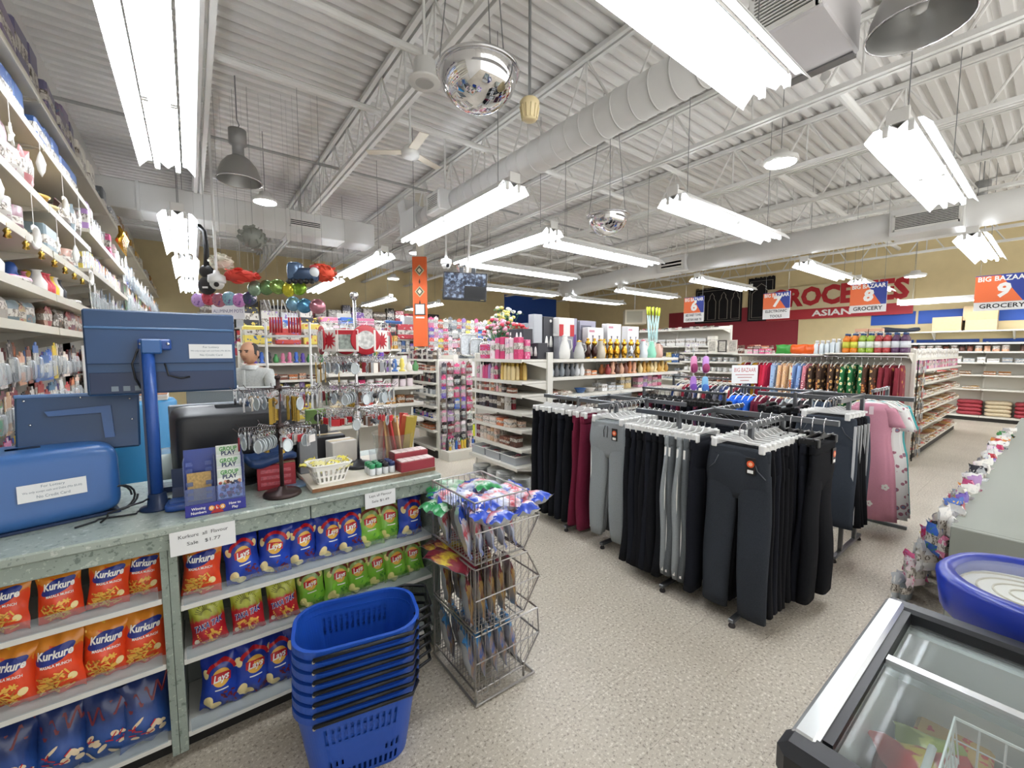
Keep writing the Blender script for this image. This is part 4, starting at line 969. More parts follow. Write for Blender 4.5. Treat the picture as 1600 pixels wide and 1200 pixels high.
def carton(name, label, loc, d, col, rz=0, cat='box', group=None, tape='#c9b48a', noise=.04):
    t = thing(name, label, cat, loc, rz, group)
    MB().b2((-d[0]/2, -d[1]/2, 0), (d[0]/2, d[1]/2, d[2]), .003).build('box', mat(col, .6, noise=noise, nscale=20), t)
    MB().b2((-d[0]/2, -.02, d[2]-.001), (d[0]/2, .02, d[2]+.0008)).build('tape', mat(tape, .4), t)
    return t
carton('carton', 'plain white carton between the silver stand and the bucket', (.655, 2.46, ZB), (.14, .11, .125), '#e3e0d8', .1)
t = carton('red_card_box', 'red printed card box under a folded blue pouch behind the bronze stand', (.30, 2.27, CT), (.16, .09, .115), '#a8323c', -.12)
for k in range(3): MB().b2((-.065, -.0465, .02+.03*k), (.06, -.0453, .036+.03*k)).build('print_panel', mat('#c2606a', .5, noise=.3, nscale=90), t)
tag(superbox(MB(), (0, 0, 0), (.11, .07, .022), .5, .35, 28, 10, lambda x, y, z: (x, y, z+.012*math.sin(x*30)+.01*math.sin(y*40))).build('blue_pouch', mat('#24406f', .3), None, (.275, 2.285, CT+.148), .3), 'shiny blue pouch lying on the red card box', 'pouch')
carton('computer_case', 'grey tower computer standing behind the white basket', (.455, 2.42, ZB), (.085, .2, .22), '#7d8084', 0, 'computer')
carton('black_printer', 'black receipt printer with stacked trays behind the basket', (.60, 2.63, CT), (.2, .18, .16), '#24262a', 0, 'printer')
t = thing('green_disc_box', 'small green box with a black disc on it above the printer', 'box', (.575, 2.70, CT+.215)); MB().b2((-.055, -.02, 0), (.055, .02, .09), .003).build('box', mat('#6f8f4a', .5), t)
b = MB().lathe([(.024, -.001), (.024, .001)], n=18); b.xf(Matrix.Translation((.01, -.0205, .04)) @ Matrix.Rotation(PI/2, 4, 'X')); b.build('disc_print', BLACK, t)
MB().b2((-.06, -.03, -.215), (.06, .03, 0)).build('plinth', mat('#3a3c40', .5), t)
tag(MB().b2((-.05, -.045, 0), (.05, .045, .012), .003).build('blue_tin', mat('#7d9ab8', .4), None, (.372, 2.215, CT+.001), .2), 'flat blue-grey tin lying left of the white basket', 'tin')
# ---- behind the counter: blue drum, grey partition
t = thing('blue_drum', 'blue plastic drum with papers on it behind the pole monitor', 'drum', (-.30, 3.72, 0)); MB().sh(True).lathe([(.2, 0), (.205, .02), (.205, 1.28), (.19, 1.30)], n=28).build('body', mat('#2f7fb0', .4), t)
for k in range(4): MB().b2((-.15, -.14, 1.301+.012*k), (.16, .12, 1.311+.012*k)).build('paper_stack', mat(['#eceae2', '#e2d8c8', '#f0eee8', '#d8a080'][k], .7), t)
t = thing('partition', 'low grey fabric partition with white post behind the till', 'partition', (.27, 4.1, 0), -.35)
MB().b2((-.34, 0, .05), (-.012, .04, 1.30), .004).build('panel', mat('#7f8688', .8, noise=.06, nscale=120), t); MB().b2((.012, 0, .05), (.40, .04, 1.30), .004).build('panel', mat('#7f8688', .8, noise=.06, nscale=120), t)
MB().b2((-.012, -.005, 0), (.012, .045, 1.34)).build('post', WHITE, t); MB().b2((-.34, -.004, 1.30), (.40, .044, 1.325)).build('top_rail', mat('#c9cccc', .5), t)
# ================================================================ CLOTHING RACKS
def ring_pts(cx, cy, z, rx, ry, n, e=.7, ph=0.0, amp=0.0, f=5):
    out = []
    for k in range(n):
        a = 2*PI*k/n; w = 1+amp*math.sin(f*a+ph)
        out.append((cx+spow(math.cos(a), e)*rx*w, cy+spow(math.sin(a), e)*ry*w, z))
    return out
def loft(mb, rings, cap0=True, cap1=True):
    n = len(rings[0]); vs = [p for r in rings for p in r]; fs = []
    for i in range(len(rings)-1):
        for k in range(n): k2 = (k+1) % n; fs.append((i*n+k, i*n+k2, (i+1)*n+k2, (i+1)*n+k))
    if cap0: fs.append(tuple(range(n))[::-1])
    if cap1: fs.append(tuple((len(rings)-1)*n+k for k in range(n)))
    fs = [f[::-1] for f in fs]
    return mb.add(vs, fs)
def pants_body(L, W, flare, seed, thick=.022, cuff=False):
    rr = random.Random(seed); ph = [rr.uniform(0, 6) for _ in range(8)]; mb = MB().sh(True)
    hip = W*1.09; cr = .30*L
    rings = []
    for i in range(8):
        t = i/7; z = -cr*t; w = W/2+(hip-W)/2*math.sin(t*PI/2)
        rings.append(ring_pts(.004*math.sin(5*t+ph[0]), .004*math.sin(4*t+ph[1]), z, w*(1-.06*max(0, t-.6)/.4), thick*(1.1+.1*t-.75*max(0, t-.55)/.45), 20, .65, ph[2], .03, 6))
    loft(mb, rings)
    for s in (-1, 1):
        rings = []
        for i in range(14):
            t = i/13; z = -cr*.42-(L-cr*.42)*t; w0 = hip/4; w1 = flare*W/4
            w = w0+(w1-w0)*t
            if cuff and t > .93: w *= .8
            tt = max(0, t-.25)
            cx = s*(hip/4-.004+.01*math.sin(3*t+ph[3])*t+.03*t); cy = (.012*math.sin(3.1*t+ph[4]+s)+.008*math.sin(7*t+ph[5]))*min(1, t*3)
            rings.append(ring_pts(cx, cy, z, w, thick*(.75+.5*min(1, t*4)+.3*t*(0 if cuff else 1)), 16, .7, ph[6]+t*2, .05*min(1, t*3), 4))
        loft(mb, rings)
    return mb
def pants_parts(kind, m_, seed):
    cfg = dict(straight=(.96, .33, .98, False), flare=(.97, .34, .92, False), jogger=(.93, .34, .82, True), crop=(.80, .36, 1.0, False))[kind]
    L, W, fl, cuff = cfg; ps = [('body', pants_body(L, W, fl, seed, cuff=cuff).mesh('body', m_))]
    ps.append(('waistband', loft(MB().sh(True), [ring_pts(0, 0, z, W/2+.004, .026, 20, .6) for z in (.012, .0, -.035, -.05)]).mesh('waistband', m_)))
    if kind == 'jogger':
        for s in (-.012, .012): ps.append(('drawstring', MB().sh(True).tube([(s, -.028, -.02), (s*1.6, -.036, -.06), (s*1.2, -.036, -.11)], .003, 5).mesh('drawstring', BLACK)))
        for s in (-1, 1): ps.append(('side_stripe', MB().b2((s*(W/2+.004)-.004, -.006, -.9), (s*(W/2+.004)+.004, .006, -.06)).mesh('side_stripe', WHT)))
    if kind in ('flare', 'crop'):
        for s in (-1, 1): ps.append(('pocket_seam', MB().sh(True).tube([(s*W*.30, -.033, -.05), (s*W*.36, -.034, -.10), (s*W*.48, -.026, -.14)], .003, 5).mesh('pocket_seam', mat('#4a4d52', .6))))
    if kind == 'crop':
        ps.append(('side_stripe', MB().b2((W/2-.004, -.02, -.78), (W/2+.010, -.008, -.04)).mesh('side_stripe', mat('#c9ccce', .6))))
    return ps
def fab(c, n=.12): return mat(c, .9, noise=n, nscale=220, spec=.15)
FB = dict(black=fab('#15161a'), ink=fab('#1b1d24'), char=fab('#33373d'), maroon=fab('#6a2036'), grey=fab('#8e9395', .1), lgrey=fab('#9a9d9e', .1), slate=fab('#3c424b', .1), dgrey=fab('#5b5f62'))
PP = {}
for nm, kind, c in (('black', 'straight', 'black'), ('ink', 'straight', 'ink'), ('maroon', 'straight', 'maroon'), ('grey', 'jogger', 'grey'), ('dgrey', 'jogger', 'dgrey'), ('char', 'flare', 'char'), ('slate', 'crop', 'slate'), ('blackcrop', 'crop', 'black'), ('blackflare', 'flare', 'black')):
    for v in range(2): PP[(nm, v)] = pants_parts(kind, FB[c], 40+v*11+len(nm))
PNAME = dict(black='black trousers', ink='inky black trousers', maroon='maroon trousers', grey='light grey jogger trousers', dgrey='dark grey jogger trousers', char='charcoal flared trousers', slate='slate trousers with side stripe', blackcrop='black trousers with pale stripe', blackflare='black flared trousers')
TAGP = [MB().b2((-.026, -.002, -.095), (.026, .002, 0), .001).mesh('tag', mat('#23201f', .4)), None, MB().b2((-.016, -.0032, -.088), (.016, -.0022, -.07)).mesh('tag_label', WHT)]
_h = MB().lathe([(.02, -.0006), (.02, .0006)], n=16); _h.xf(Matrix.Translation((0, -.0028, -.036)) @ Matrix.Rotation(PI/2, 4, 'X')); TAGP[1] = _h.mesh('tag_emblem', mat('#e0572a', .4))
_h = MB().lathe([(.011, -.0006), (.011, .0006)], n=14); _h.xf(Matrix.Translation((0, -.0040, -.036)) @ Matrix.Rotation(PI/2, 4, 'X')); TAGP.append(_h.mesh('tag_emblem', mat('#f0b890', .4)))
def hanger_parts(m_, w=.34, wide=False):
    ps = []
    ps.append(('hook', MB().sh(True).tube([(0, 0, .035), (0, 0, .105), (.012, 0, .13), (.026, 0, .139), (.038, 0, .13), (.040, 0, .114)], .003, 6).mesh('hook', CHROME)))
    if wide:
        ps.append(('frame', MB().sh(True).tube([(-w/2, 0, -.05), (-w*.25, 0, .012), (0, 0, .04), (w*.25, 0, .012), (w/2, 0, -.05), (w*.3, 0, -.052), (-w*.3, 0, -.052)], .0055, 6, True).mesh('frame', m_)))
    else:
        ps.append(('bar', MB().b2((-w/2, -.005, .018), (w/2, .005, .034), .003).mesh('bar', m_))); ps.append(('neck', MB().prism([(-.05, .03), (.05, .03), (.012, .055), (-.012, .055)], 1, -.004, .004).mesh('neck', m_)))
        for s in (-1, 1): ps.append(('clip', MB().b2((s*w*.40-.017, -.030, -.022), (s*w*.40+.017, .030, .03), .005).mesh('clip', m_)))
    return ps
HG = [hanger_parts(mat('#e9e9e6', .35)), hanger_parts(mat('#17181a', .35)), hanger_parts(mat('#ecebe4', .35), .4, True)]
def put_hanger(v, loc, rz, label, group='hangers on the clothing racks'):
    t = thing('hanger', label, 'hanger', loc, rz, group)
    for nm, me in HG[v]: put(nm, me, t)
def put_pants(nm, v, loc, rz, label, tagged=False, group='trousers on the racks', sc=1.0):
    t = thing('trousers', label, 'trousers', loc, rz, group); t.scale = (1, 1, sc)
    for n_, me in PP[(nm, v)]: put(n_, me, t)
    if tagged:
        g = put('tag', TAGP[0], t, (.085, -.034, -.03), 0); 
        for q in TAGP[1:]: put('tag_print', q, g)
RACKM = mat('#74777a', .3, .8)
ZR = 1.205
def rack_arm(t, p0, p1, z=ZR):
    MB().b2((min(p0[0], p1[0])-.012, min(p0[1], p1[1])-.012, z-.035), (max(p0[0], p1[0])+.012, max(p0[1], p1[1])+.012, z), .003).build('arm', RACKM, t)
def fourway(cx, cy, arms, label, z=ZR, s=.23):
    """pinwheel stand: four square posts, an arm leaving each, low cross feet"""
    t = thing('clothes_rack', label, 'clothes rack', (0, 0, 0))
    for sx, sy in ((-1, 1), (1, 1), (1, -1), (-1, -1)):
        MB().b2((cx+sx*s-.014, cy+sy*s-.014, .03), (cx+sx*s+.014, cy+sy*s+.014, z+.01), .003).build('post', RACKM, t)
    for y in (-s, s): MB().b2((cx-s-.16, cy+y-.016, .03), (cx+s+.16, cy+y+.016, .055), .004).build('foot_rail', RACKM, t)
    for sx in (-1, 1):
        for sy in (-1, 1): MB().sh(True).lathe([(.018, 0), (.02, .008), (.01, .03)], (cx+sx*(s+.14), cy+sy*s, 0), 12).build('leveller', mat('#2a2526', .5), t)
    MB().b2((cx-s, cy-.012, .5), (cx+s, cy+.012, .525)).build('cross_rail', RACKM, t)
    for a in arms: rack_arm(t, *a, z=z)
    return t
def hang_row(names, along, p0, p1, rackname, z=ZR, hv=0, sc=1.0, tagged=(), face=1):
    """hang a row of trousers along an arm; 'along' is the arm axis"""
    n = len(names)
    for i, nm in enumerate(names):
        f = (i+.5)/n if n > 1 else .5; x = p0[0]+(p1[0]-p0[0])*i/max(1, n-1); y = p0[1]+(p1[1]-p0[1])*i/max(1, n-1)
        rz = (0 if along == 'y' else -PI/2)+R.uniform(-.06, .06)
        v = (i % 2) if hv < 0 else hv
        put_hanger(v, (x, y, z-.132), rz, '%s clip hanger, %s along %s' % (['white', 'black', 'white'][v], ORD2(i), rackname))
        put_pants(nm, i % 2, (x, y, z-.149), rz, '%s, %s along %s' % (PNAME[nm], ORD2(i), rackname), i in tagged, sc=sc)
# rack one: nearest
fourway(2.83, 1.32, [((2.60, 1.55), (2.60, 1.88)), ((2.60, 1.09), (2.46+.06, 1.09)), ((3.06, 1.09), (3.06, .80)), ((3.06, 1.55), (3.5, 1.55)), ((2.60, 1.55), (3.06, 1.55)), ((2.60, 1.09), (3.06, 1.09)), ((2.60, 1.09), (2.60, 1.55)), ((3.06, 1.09), (3.06, 1.55))], 'grey four-way clothes rack nearest the camera')
hang_row(['ink', 'dgrey', 'grey', 'dgrey', 'grey', 'black', 'black', 'ink', 'black', 'black', 'ink', 'black'], 'y', (2.62, 1.38), (2.62, 1.86), 'the left arm of the nearest rack')
hang_row(['char', 'black', 'ink', 'black', 'blackflare', 'black', 'ink', 'black', 'black'], 'x', (2.50, 1.11), (3.0, 1.11), 'the front arm of the nearest rack', hv=0, tagged=(0,))
hang_row(['black', 'ink', 'black', 'blackflare', 'black', 'ink', 'black'], 'y', (3.04, 1.22), (3.04, .86), 'the right arm of the nearest rack', hv=1, tagged=(6,))
hang_row(['ink', 'black', 'dgrey', 'black', 'ink'], 'x', (3.14, 1.55), (3.46, 1.55), 'the rear arm of the nearest rack', hv=1)
# rack two: left, behind it
fourway(2.97, 2.42, [((2.76, 2.63), (2.76, 3.08)), ((2.76, 2.21), (2.56, 2.21)), ((3.18, 2.21), (3.18, 1.85)), ((3.18, 2.63), (3.5, 2.63)), ((2.76, 2.63), (3.18, 2.63)), ((2.76, 2.21), (3.18, 2.21)), ((2.76, 2.21), (2.76, 2.63)), ((3.18, 2.21), (3.18, 2.63))], 'grey four-way clothes rack with grey joggers and maroon trousers', s=.21)
hang_row(['maroon', 'maroon', 'black', 'ink', 'black', 'black', 'ink', 'black'], 'y', (2.76, 2.44), (2.76, 3.06), 'the left arm of the second rack')
hang_row(['grey', 'grey', 'dgrey', 'grey', 'grey', 'dgrey', 'grey', 'grey'], 'x', (2.60, 2.15), (3.0, 2.15), 'the front arm of the second rack', hv=0, sc=1.0, tagged=(0,))
hang_row(['black', 'ink', 'black', 'black', 'ink', 'black'], 'y', (3.2, 2.3), (3.2, 1.9), 'the right arm of the second rack', hv=1)
# rack three: right, slate trousers with stripes
fourway(4.18, 1.16, [((4.0, 1.34), (4.0, 1.62)), ((4.0, .98), (3.78, .98)), ((4.36, .98), (4.36, .68)), ((4.36, 1.34), (4.6, 1.34)), ((4.0, 1.34), (4.36, 1.34)), ((4.0, .98), (4.36, .98)), ((4.0, .98), (4.0, 1.34)), ((4.36, .98), (4.36, 1.34))], 'grey four-way clothes rack with striped slate trousers', z=1.27, s=.18)
hang_row(['slate', 'blackcrop', 'blackcrop', 'blackcrop', 'slate'], 'x', (3.78, 1.06), (4.02, 1.04), 'the front arm of the third rack', z=1.27, hv=0, tagged=(1,), sc=1.0)
hang_row(['blackcrop', 'black', 'blackcrop'], 'y', (4.0, 1.3), (4.0, 1.55), 'the left arm of the third rack', z=1.27, hv=1, sc=.95)
# ---- dresses and tops
def dress_mesh(L, W, flare, m_, seed, sleeve=.22):
    rr = random.Random(seed); ph = [rr.uniform(0, 6) for _ in range(6)]; mb = MB().sh(True); rings = []
    for i in range(16):
        t = i/15; z = -.0-L*t
        if t < .08: w = .10+(W/2-.10)*(t/.08)**.6
        else: w = W/2*(1-.12*math.sin(PI*min(1, (t-.08)/.4)))+(flare-1)*W/2*max(0, (t-.3)/.7)
        rings.append(ring_pts(0, .01*math.sin(3*t+ph[0]), z, w, .03+.02*t, 24, .75, ph[1]+t, .05+.10*t, 8))
    loft(mb, rings)
    if sleeve:
        for s in (-1, 1):
            rings = []
            for i in range(5):
                t = i/4; rings.append(ring_pts(s*(W/2-.035+.055*t), .006, -.03-sleeve*t, .045+.012*t, .026, 12, .8, ph[2], .08, 4))
            loft(mb, rings)
    return mb.mesh('body', m_)
def floral(name, base, spots, sc=26): 
    m, nt, b = new_mat('floral_'+name); tc = nd(nt, 'ShaderNodeTexCoord'); out = None
    v = nd(nt, 'ShaderNodeTexVoronoi'); v.inputs['Scale'].default_value = sc; nt.links.new(tc.outputs['Object'], v.inputs['Vector'])
    r = ramp(nt, [(0, spots[0]), (.22, spots[1 % len(spots)]), (.36, base), (1, base)], 'CONSTANT'); nt.links.new(v.outputs['Distance'], r.inputs[0])
    nt.links.new(r.outputs[0], b.inputs['Base Color']); b.inputs['Roughness'].default_value = .85
    return m
def put_dress(me, loc, rz, label, group, hang=2, cat='dress', hz=.095, neck=True):
    t = thing('dress' if cat == 'dress' else 'top', label, cat, loc, rz, group)
    put('body', me, t)
    put_hanger(hang, (loc[0], loc[1], loc[2]-.005), rz, 'hanger holding the '+' '.join(label.split()[:9]), 'hangers on the dress rails')
    return t
PINK = fab('#c98fa0', .06)
dm = dress_mesh(1.0, .30, 1.3, PINK, 3, .16)
t = put_dress(dm, (4.66, .985, 1.17), -PI/2+.25, 'long pink dress with white flowers hanging beside the slate trousers', 'dresses on the end rack')
for k, (x, z) in enumerate(((-.1, -.62), (-.07, -.72), (.02, -.86), (.12, -.7), (-.12, -.9))):
    for a in range(5):
        b = MB().lathe([(.012, -.001), (.012, .001)], n=8); b.xf(Matrix.Translation((x+.016*math.cos(a*1.257), -.062-.02*(abs(z)-.6), z+.016*math.sin(a*1.257))) @ Matrix.Rotation(PI/2, 4, 'X')); b.build('petal', WHT, t)
MB().b2((-.015, -.045, -.09), (.015, -.042, -.02)).build('price_tag', mat('#ead6dc', .5), t)
for k in range(3):
    put_dress(dress_mesh(1.0, .36, 1.25, floral('white%d' % k, '#dfe0de', ['#7a86a0', '#a06a7a'], 18), 9+k, .2) if k < 2 else dress_mesh(1.0, .36, 1.2, fab('#4fa3a6'), 5, .2), (4.78+.09*k, .975, 1.17), -PI/2+.2, ['white floral dress just behind the pink dress', 'second white floral dress behind the pink dress', 'teal dress rearmost behind the pink dress'][k], 'dresses on the end rack')
t = thing('clothes_rack', 'short grey rack holding the pink and floral dresses', 'clothes rack', (4.8, .97, 0))
MB().b2((-.2, -.012, 1.27), (.3, .012, 1.295), .003).build('arm', RACKM, t); MB().b2((.28, -.014, .02), (.31, .014, 1.30), .003).build('post', RACKM, t); MB().b2((.28, -.2, .0), (.31, .2, .03), .004).build('foot', RACKM, t)
# dress rail along the aisle-end gondola
RX = 7.78; names = [('#b08a2c', 'mustard'), ('#9a2238', 'crimson'), ('#1f2a5a', 'navy'), ('#b08a2c', 'mustard'), ('#8c1f35', 'maroon'), ('#b2243a', 'red'), ('#c2304a', 'bright red')]
t = thing('dress_rail', 'long chrome dress rail fixed to the aisle-end shelf', 'rail', (RX, 1.3, 1.545)); MB().sh(True).rod((0, 0, 0), (0, 2.2, 0), .014, 10).build('rail', CHROME, t)
for y in (0, .75, 1.5, 2.2): MB().b2((0, y-.012, -.02), (.26, y+.012, .02)).build('bracket', SHELFW, t)
flo = [floral('ltblue', '#9db6d8', ['#e8e8f0', '#6a86b8'], 22), floral('peach', '#e3b88c', ['#c96a3a', '#f0e0c8'], 20), floral('cream', '#e0cfae', ['#c9823a', '#a84a3a'], 18), floral('blue', '#7f9cc8', ['#e0e4ee', '#5a7ab0'], 16), floral('rose', '#c87a86', ['#f0d0d0', '#a84a5a'], 18), floral('brown', '#3f2c1f', ['#b8823a', '#c9a06a'], 15), floral('brown2', '#4a3020', ['#c9924a', '#8a3a2a'], 17), floral('green', '#1f6a3a', ['#d8c03a', '#e8e0c0'], 14), floral('maroon', '#7a1f2c', ['#b8883a', '#8c2a38'], 10)]
seq = [0, 0, 1, 1, 2, 3, 3, 4, 5, 6, 5, 6, 5, 5, 7, 7, 7, 6, 5, 6, 8, 8, 8]
fn = ['light blue floral', 'peach floral', 'cream floral', 'blue floral', 'rose floral', 'dark brown floral', 'brown gold floral', 'green floral', 'maroon gold']
NG = len(names)+len(seq); dcache = {}
for i in range(NG):
    y = 3.42-(3.42-1.36)*i/(NG-1)
    if i < len(names): m_ = fab(names[i][0]); lab = names[i][1]+' long-sleeved tunic'
    else: m_ = flo[seq[i-len(names)]]; lab = fn[seq[i-len(names)]]+' dress'
    k_ = m_.name
    if k_ not in dcache: dcache[k_] = dress_mesh(1.05, .42, 1.2, m_, i, .38)
    put_dress(dcache[k_], (RX, y, 1.425), R.uniform(-.25, .25), '%s, %s from the left on the long dress rail' % (lab, ORD2(i)), 'dresses on the long rail')
# middle racks with tops and small trousers
def straight_rack(x, y, L, z, label, along='y'):
    t = thing('clothes_rack', label, 'clothes rack', (x, y, 0), 0 if along == 'y' else -PI/2)
    MB().b2((-.014, 0, z-.025), (.014, L, z), .003).build('top_rail', RACKM, t)
    for yy in (0.02, L-.02): MB().b2((-.014, yy-.014, .03), (.014, yy+.014, z), .003).build('post', RACKM, t); MB().b2((-.22, yy-.016, 0), (.22, yy+.016, .03), .004).build('foot', RACKM, t)
straight_rack(4.3, 2.05, 1.0, 1.2, 'grey clothes rack of dark and patterned trousers in the middle')
prt = floral('purple', '#4a3050', ['#b8a0c8', '#a83a4a'], 30); SH = {}
def small_mesh(m_, seed): 
    k = (m_.name)
    if k not in SH: SH[k] = pants_body(.62, .28, 1.0, seed).mesh('body', m_)
    return SH[k]
for i in range(16):
    m_ = [FB['black'], FB['maroon'], prt, FB['black'], prt, FB['ink']][i % 6]; y = 2.09+.06*i
    t = thing('trousers', '%s children trousers, %s on the middle rack' % (['black', 'maroon', 'purple patterned', 'jet black', 'violet patterned', 'inky'][i % 6], ORD2(i)), 'trousers', (4.3, y, 1.05), R.uniform(-.1, .1), 'small trousers on the middle rack'); put('body', small_mesh(m_, i), t)
    put_hanger(1, (4.3, y, 1.07), 0, 'black clip hanger, %s on the middle rack' % ORD2(i))
straight_rack(5.1, 1.35, 1.05, 1.22, 'grey clothes rack of blue and maroon tops before the dress rail')
for i in range(14):
    c, nm_ = [('#2a5fc0', 'bright blue'), ('#2a5fc0', 'royal blue'), ('#5a1a2c', 'wine red'), ('#4a1826', 'dark maroon'), ('#8f9496', 'grey'), ('#17181c', 'black'), ('#2f3a4a', 'slate blue')][(i//2) % 7]; y = 2.34-.07*i
    if c not in SH: SH[c] = dress_mesh(.62, .38, 1.02, fab(c), i, .2)
    put_dress(SH[c], (5.1, y, 1.1), R.uniform(-.15, .15), '%s top, %s on the rack before the dresses' % (nm_, ORD2(i)), 'tops on the short rack', 2, 'top')
straight_rack(5.9, 2.55, 1.1, 1.25, 'grey clothes rack with white hangers before the mug shelves')
for i in range(14):
    y = 2.6+.07*i; c, nm_ = [('#2a2a30', 'black'), ('#8f2a3a', 'red'), ('#e0d8c8', 'cream'), ('#3a4a78', 'blue'), ('#6a6a70', 'grey')][i % 5]
    if c not in SH: SH[c] = dress_mesh(.62, .38, 1.02, fab(c), i, .2)
    put_dress(SH[c], (5.9, y, 1.13), R.uniform(-.15, .15), '%s top, %s on the rack before the mugs' % (nm_, ORD2(i)), 'tops on the mug-side rack', 2, 'top')
sg_ = paper('rack_sign', 'small white sign reading BIG BAZAAR standing above the middle racks', [('BIG BAZAAR', .075, .055, .30)], (5.75, 2.52, 1.32), .36, .24, -.55, col='#b0303a')
for w_, z_ in ((.26, -.005), (.2, -.04), (.12, -.08)): MB().b2((-w_/2, -.0014, z_-.006), (w_/2, -.0008, z_+.006)).build('printed_line', mat('#b98a8a', .7), sg_)
tag(MB().rod((5.75, 2.53, 0), (5.75, 2.53, 1.2), .012, 8).build('sign_pole', RACKM), 'thin grey pole under the white rack sign', 'pole')
# ================================================================ SHELVING AND GOODS
GOND = mat('#e6e3d9', .5); GONDB = mat('#d6d2c6', .6); KICK = mat('#2a2825', .6)
def shelf_unit(name, label, loc, rz, L, H, levels, depth=.38, cat='shelf unit', base=.14, sect=1.22, m_=GOND, back=True, kick=True, ends=(True, True), deep=None):
    """gondola run: local x along it, front towards local -y"""
    t = thing(name, label, cat, loc, rz)
    if back: MB().b2((0, depth, 0), (L, depth+.03, H)).build('back_panel', GONDB, t)
    n = max(1, round(L/sect))
    for k in range(n+1):
        x = L*k/n; MB().b2((x-.015, depth-.03, 0), (x+.015, depth+.045, H+.01)).build('upright', m_, t)
    if kick: MB().b2((0, .03, 0), (L, .06, base-.03)).build('kick_plate', KICK, t)
    for zi, z in enumerate(levels):
        d0 = 0.0 if deep is None else deep.get(zi, 0.0)
        for k in range(n):
            a, b = L*k/n+.004, L*(k+1)/n-.004
            s = MB().b2((a, d0, z-.025), (b, depth, z), .002); s.b2((a, d0-.006, z-.034), (b, d0, z+.002)); s.build('shelf', m_, t)
            br = MB()
            for xx in (a+.002, b-.005): br.prism([(d0+.02, z-.028), (depth, z-.028), (depth, z-.11)], 0, xx, xx+.003)
            if ends[0] or ends[1]: br.build('bracket', m_, t)
    return t
def W2(loc, rz, p):
    c, s = math.cos(rz), math.sin(rz); return (loc[0]+p[0]*c-p[1]*s, loc[1]+p[0]*s+p[1]*c, loc[2]+p[2])
# ---- library of goods (unit meshes, base at z=0, front to -y)
def carton_mesh(w, d, h, m_): return MB().b2((-w/2, -d/2, 0), (w/2, d/2, h), min(w, d, h)*.06).mesh('carton', m_)
def bottle_mesh(r, h, mb_, mc, neck=.35):
    return MB().sh(True).m(0).lathe([(r*.9, 0), (r, h*.03), (r, h*.62), (r*.9, h*.68), (r*neck, h*.78), (r*neck, h*.82)], n=10).m(1).lathe([(r*neck*1.2, h*.80), (r*neck*1.2, h*.98), (r*neck*.9, h)], n=10).mesh('bottle', [mb_, mc])
def jar_mesh(r, h, mb_, mc): return MB().sh(True).m(0).lathe([(r*.92, 0), (r, h*.05), (r, h*.72)], n=12).m(1).lathe([(r*.96, h*.72), (r*.98, h*.97), (r*.9, h)], n=12).mesh('jar', [mb_, mc])
def card_mesh(w, h, mcard, mblis):
    mb = MB().m(0).b2((-w/2, 0, 0), (w/2, .002, h)); mb.m(1); superbox(mb, (0, -.004, h*.4), (w*.38, .014, h*.3), .5, .4, 10, 6); mb.m(0).b2((-w*.15, -.001, h), (w*.15, .002, h+.015)); return mb.mesh('card_pack', [mcard, mblis])
def mug_mesh(r, h, m_):
    mb = MB().sh(True).lathe([(r*.9, 0), (r, h*.05), (r, h), (r*.88, h), (r*.88, h*.1)], n=14, cap=False); mb.sh(True).tube([(r*.95, 0, h*.8), (r*1.5, 0, h*.75), (r*1.6, 0, h*.45), (r*1.0, 0, h*.2)], r*.12, 5); mb.lathe([(r*.9, 0), (r*.88, h*.08)], n=14); return mb.mesh('mug', m_)
def rice_mesh(w, d, h, m_):
    mb = MB(); superbox(mb, (0, 0, h/2), (w/2, d/2, h/2), .6, .35, 16, 8, lambda x, y, z: (x, y, z+.006*math.sin(x*40)+.004*math.sin(y*50))); return mb.mesh('sack', m_)
P_ = dict(
    cos=['#d9a3a8', '#b3473f', '#e6c8b4', '#3b3136', '#caa27a', '#f0e3da', '#7d2f3d', '#d97f52', '#e9d9c9', '#8c6a5a'],
    pink=['#e8a8bc', '#d9588a', '#f2d5dd', '#c93a6a', '#f4e6ea', '#b08ac0'],
    dark=['#1d1c20', '#2c2a2f', '#8a2430', '#4a4550', '#c9c3bd', '#6a5a4a'],
    mix=['#d9d4cc', '#3f6aa8', '#c9463f', '#e6d060', '#5a8f5a', '#f0eee8', '#3a3a40', '#d98a3f', '#8a6ab0', '#c9c9cc', '#e8e4dc'],
    toy=['#3f6ac0', '#c93f4a', '#e6c23f', '#6a4fb0', '#4f9a5a', '#e9e6e0', '#d97fa0', '#2f2f35'],
    food=['#c9463f', '#b8823f', '#d9c9a0', '#8a5a2a', '#e0d8c8', '#a83a2f', '#c9a05a', '#6a4a2f'],
    grey=['#d4d6d8', '#a9adb0', '#e8e8e6', '#6a6e72', '#c2c8cc', '#f0f0ee', '#8a9298'],
    white=['#eceae6', '#e2e2e2', '#f2f0ea', '#d8d8d6', '#f0ece0'],
    mauve=['#8a7a98', '#6f6a88', '#a08a9a', '#7a6a80', '#5f6f8c'], blues=['#3a5a90', '#4a6aa0', '#2f4a7a', '#7a8aa6', '#3f6a86'], drab=['#b08a7a', '#a8a29a', '#8a6a72', '#b9a27a', '#7a8a90', '#a05a5a', '#6a6258'],
    gold=['#c9a04a', '#b88a3a', '#d9b86a', '#e6d09a'], choc=['#7a4a3a', '#9a3a3a', '#c97a4a', '#d9a88a', '#5a3a30'])
PK = {k: pack_mat(k, v) for k, v in P_.items()}; RM = {k: rand_mat(k, v, .35) for k, v in P_.items()}
GOLDM = mat('#c79a3c', .18, 1.0); CLRP = clear('blister', '#eef2f4', .22, .12); CAPW = mat('#e8e6e2', .35); CAPG = mat('#bfa14e', .25, .8); CAPK = mat('#1c1c1f', .4)
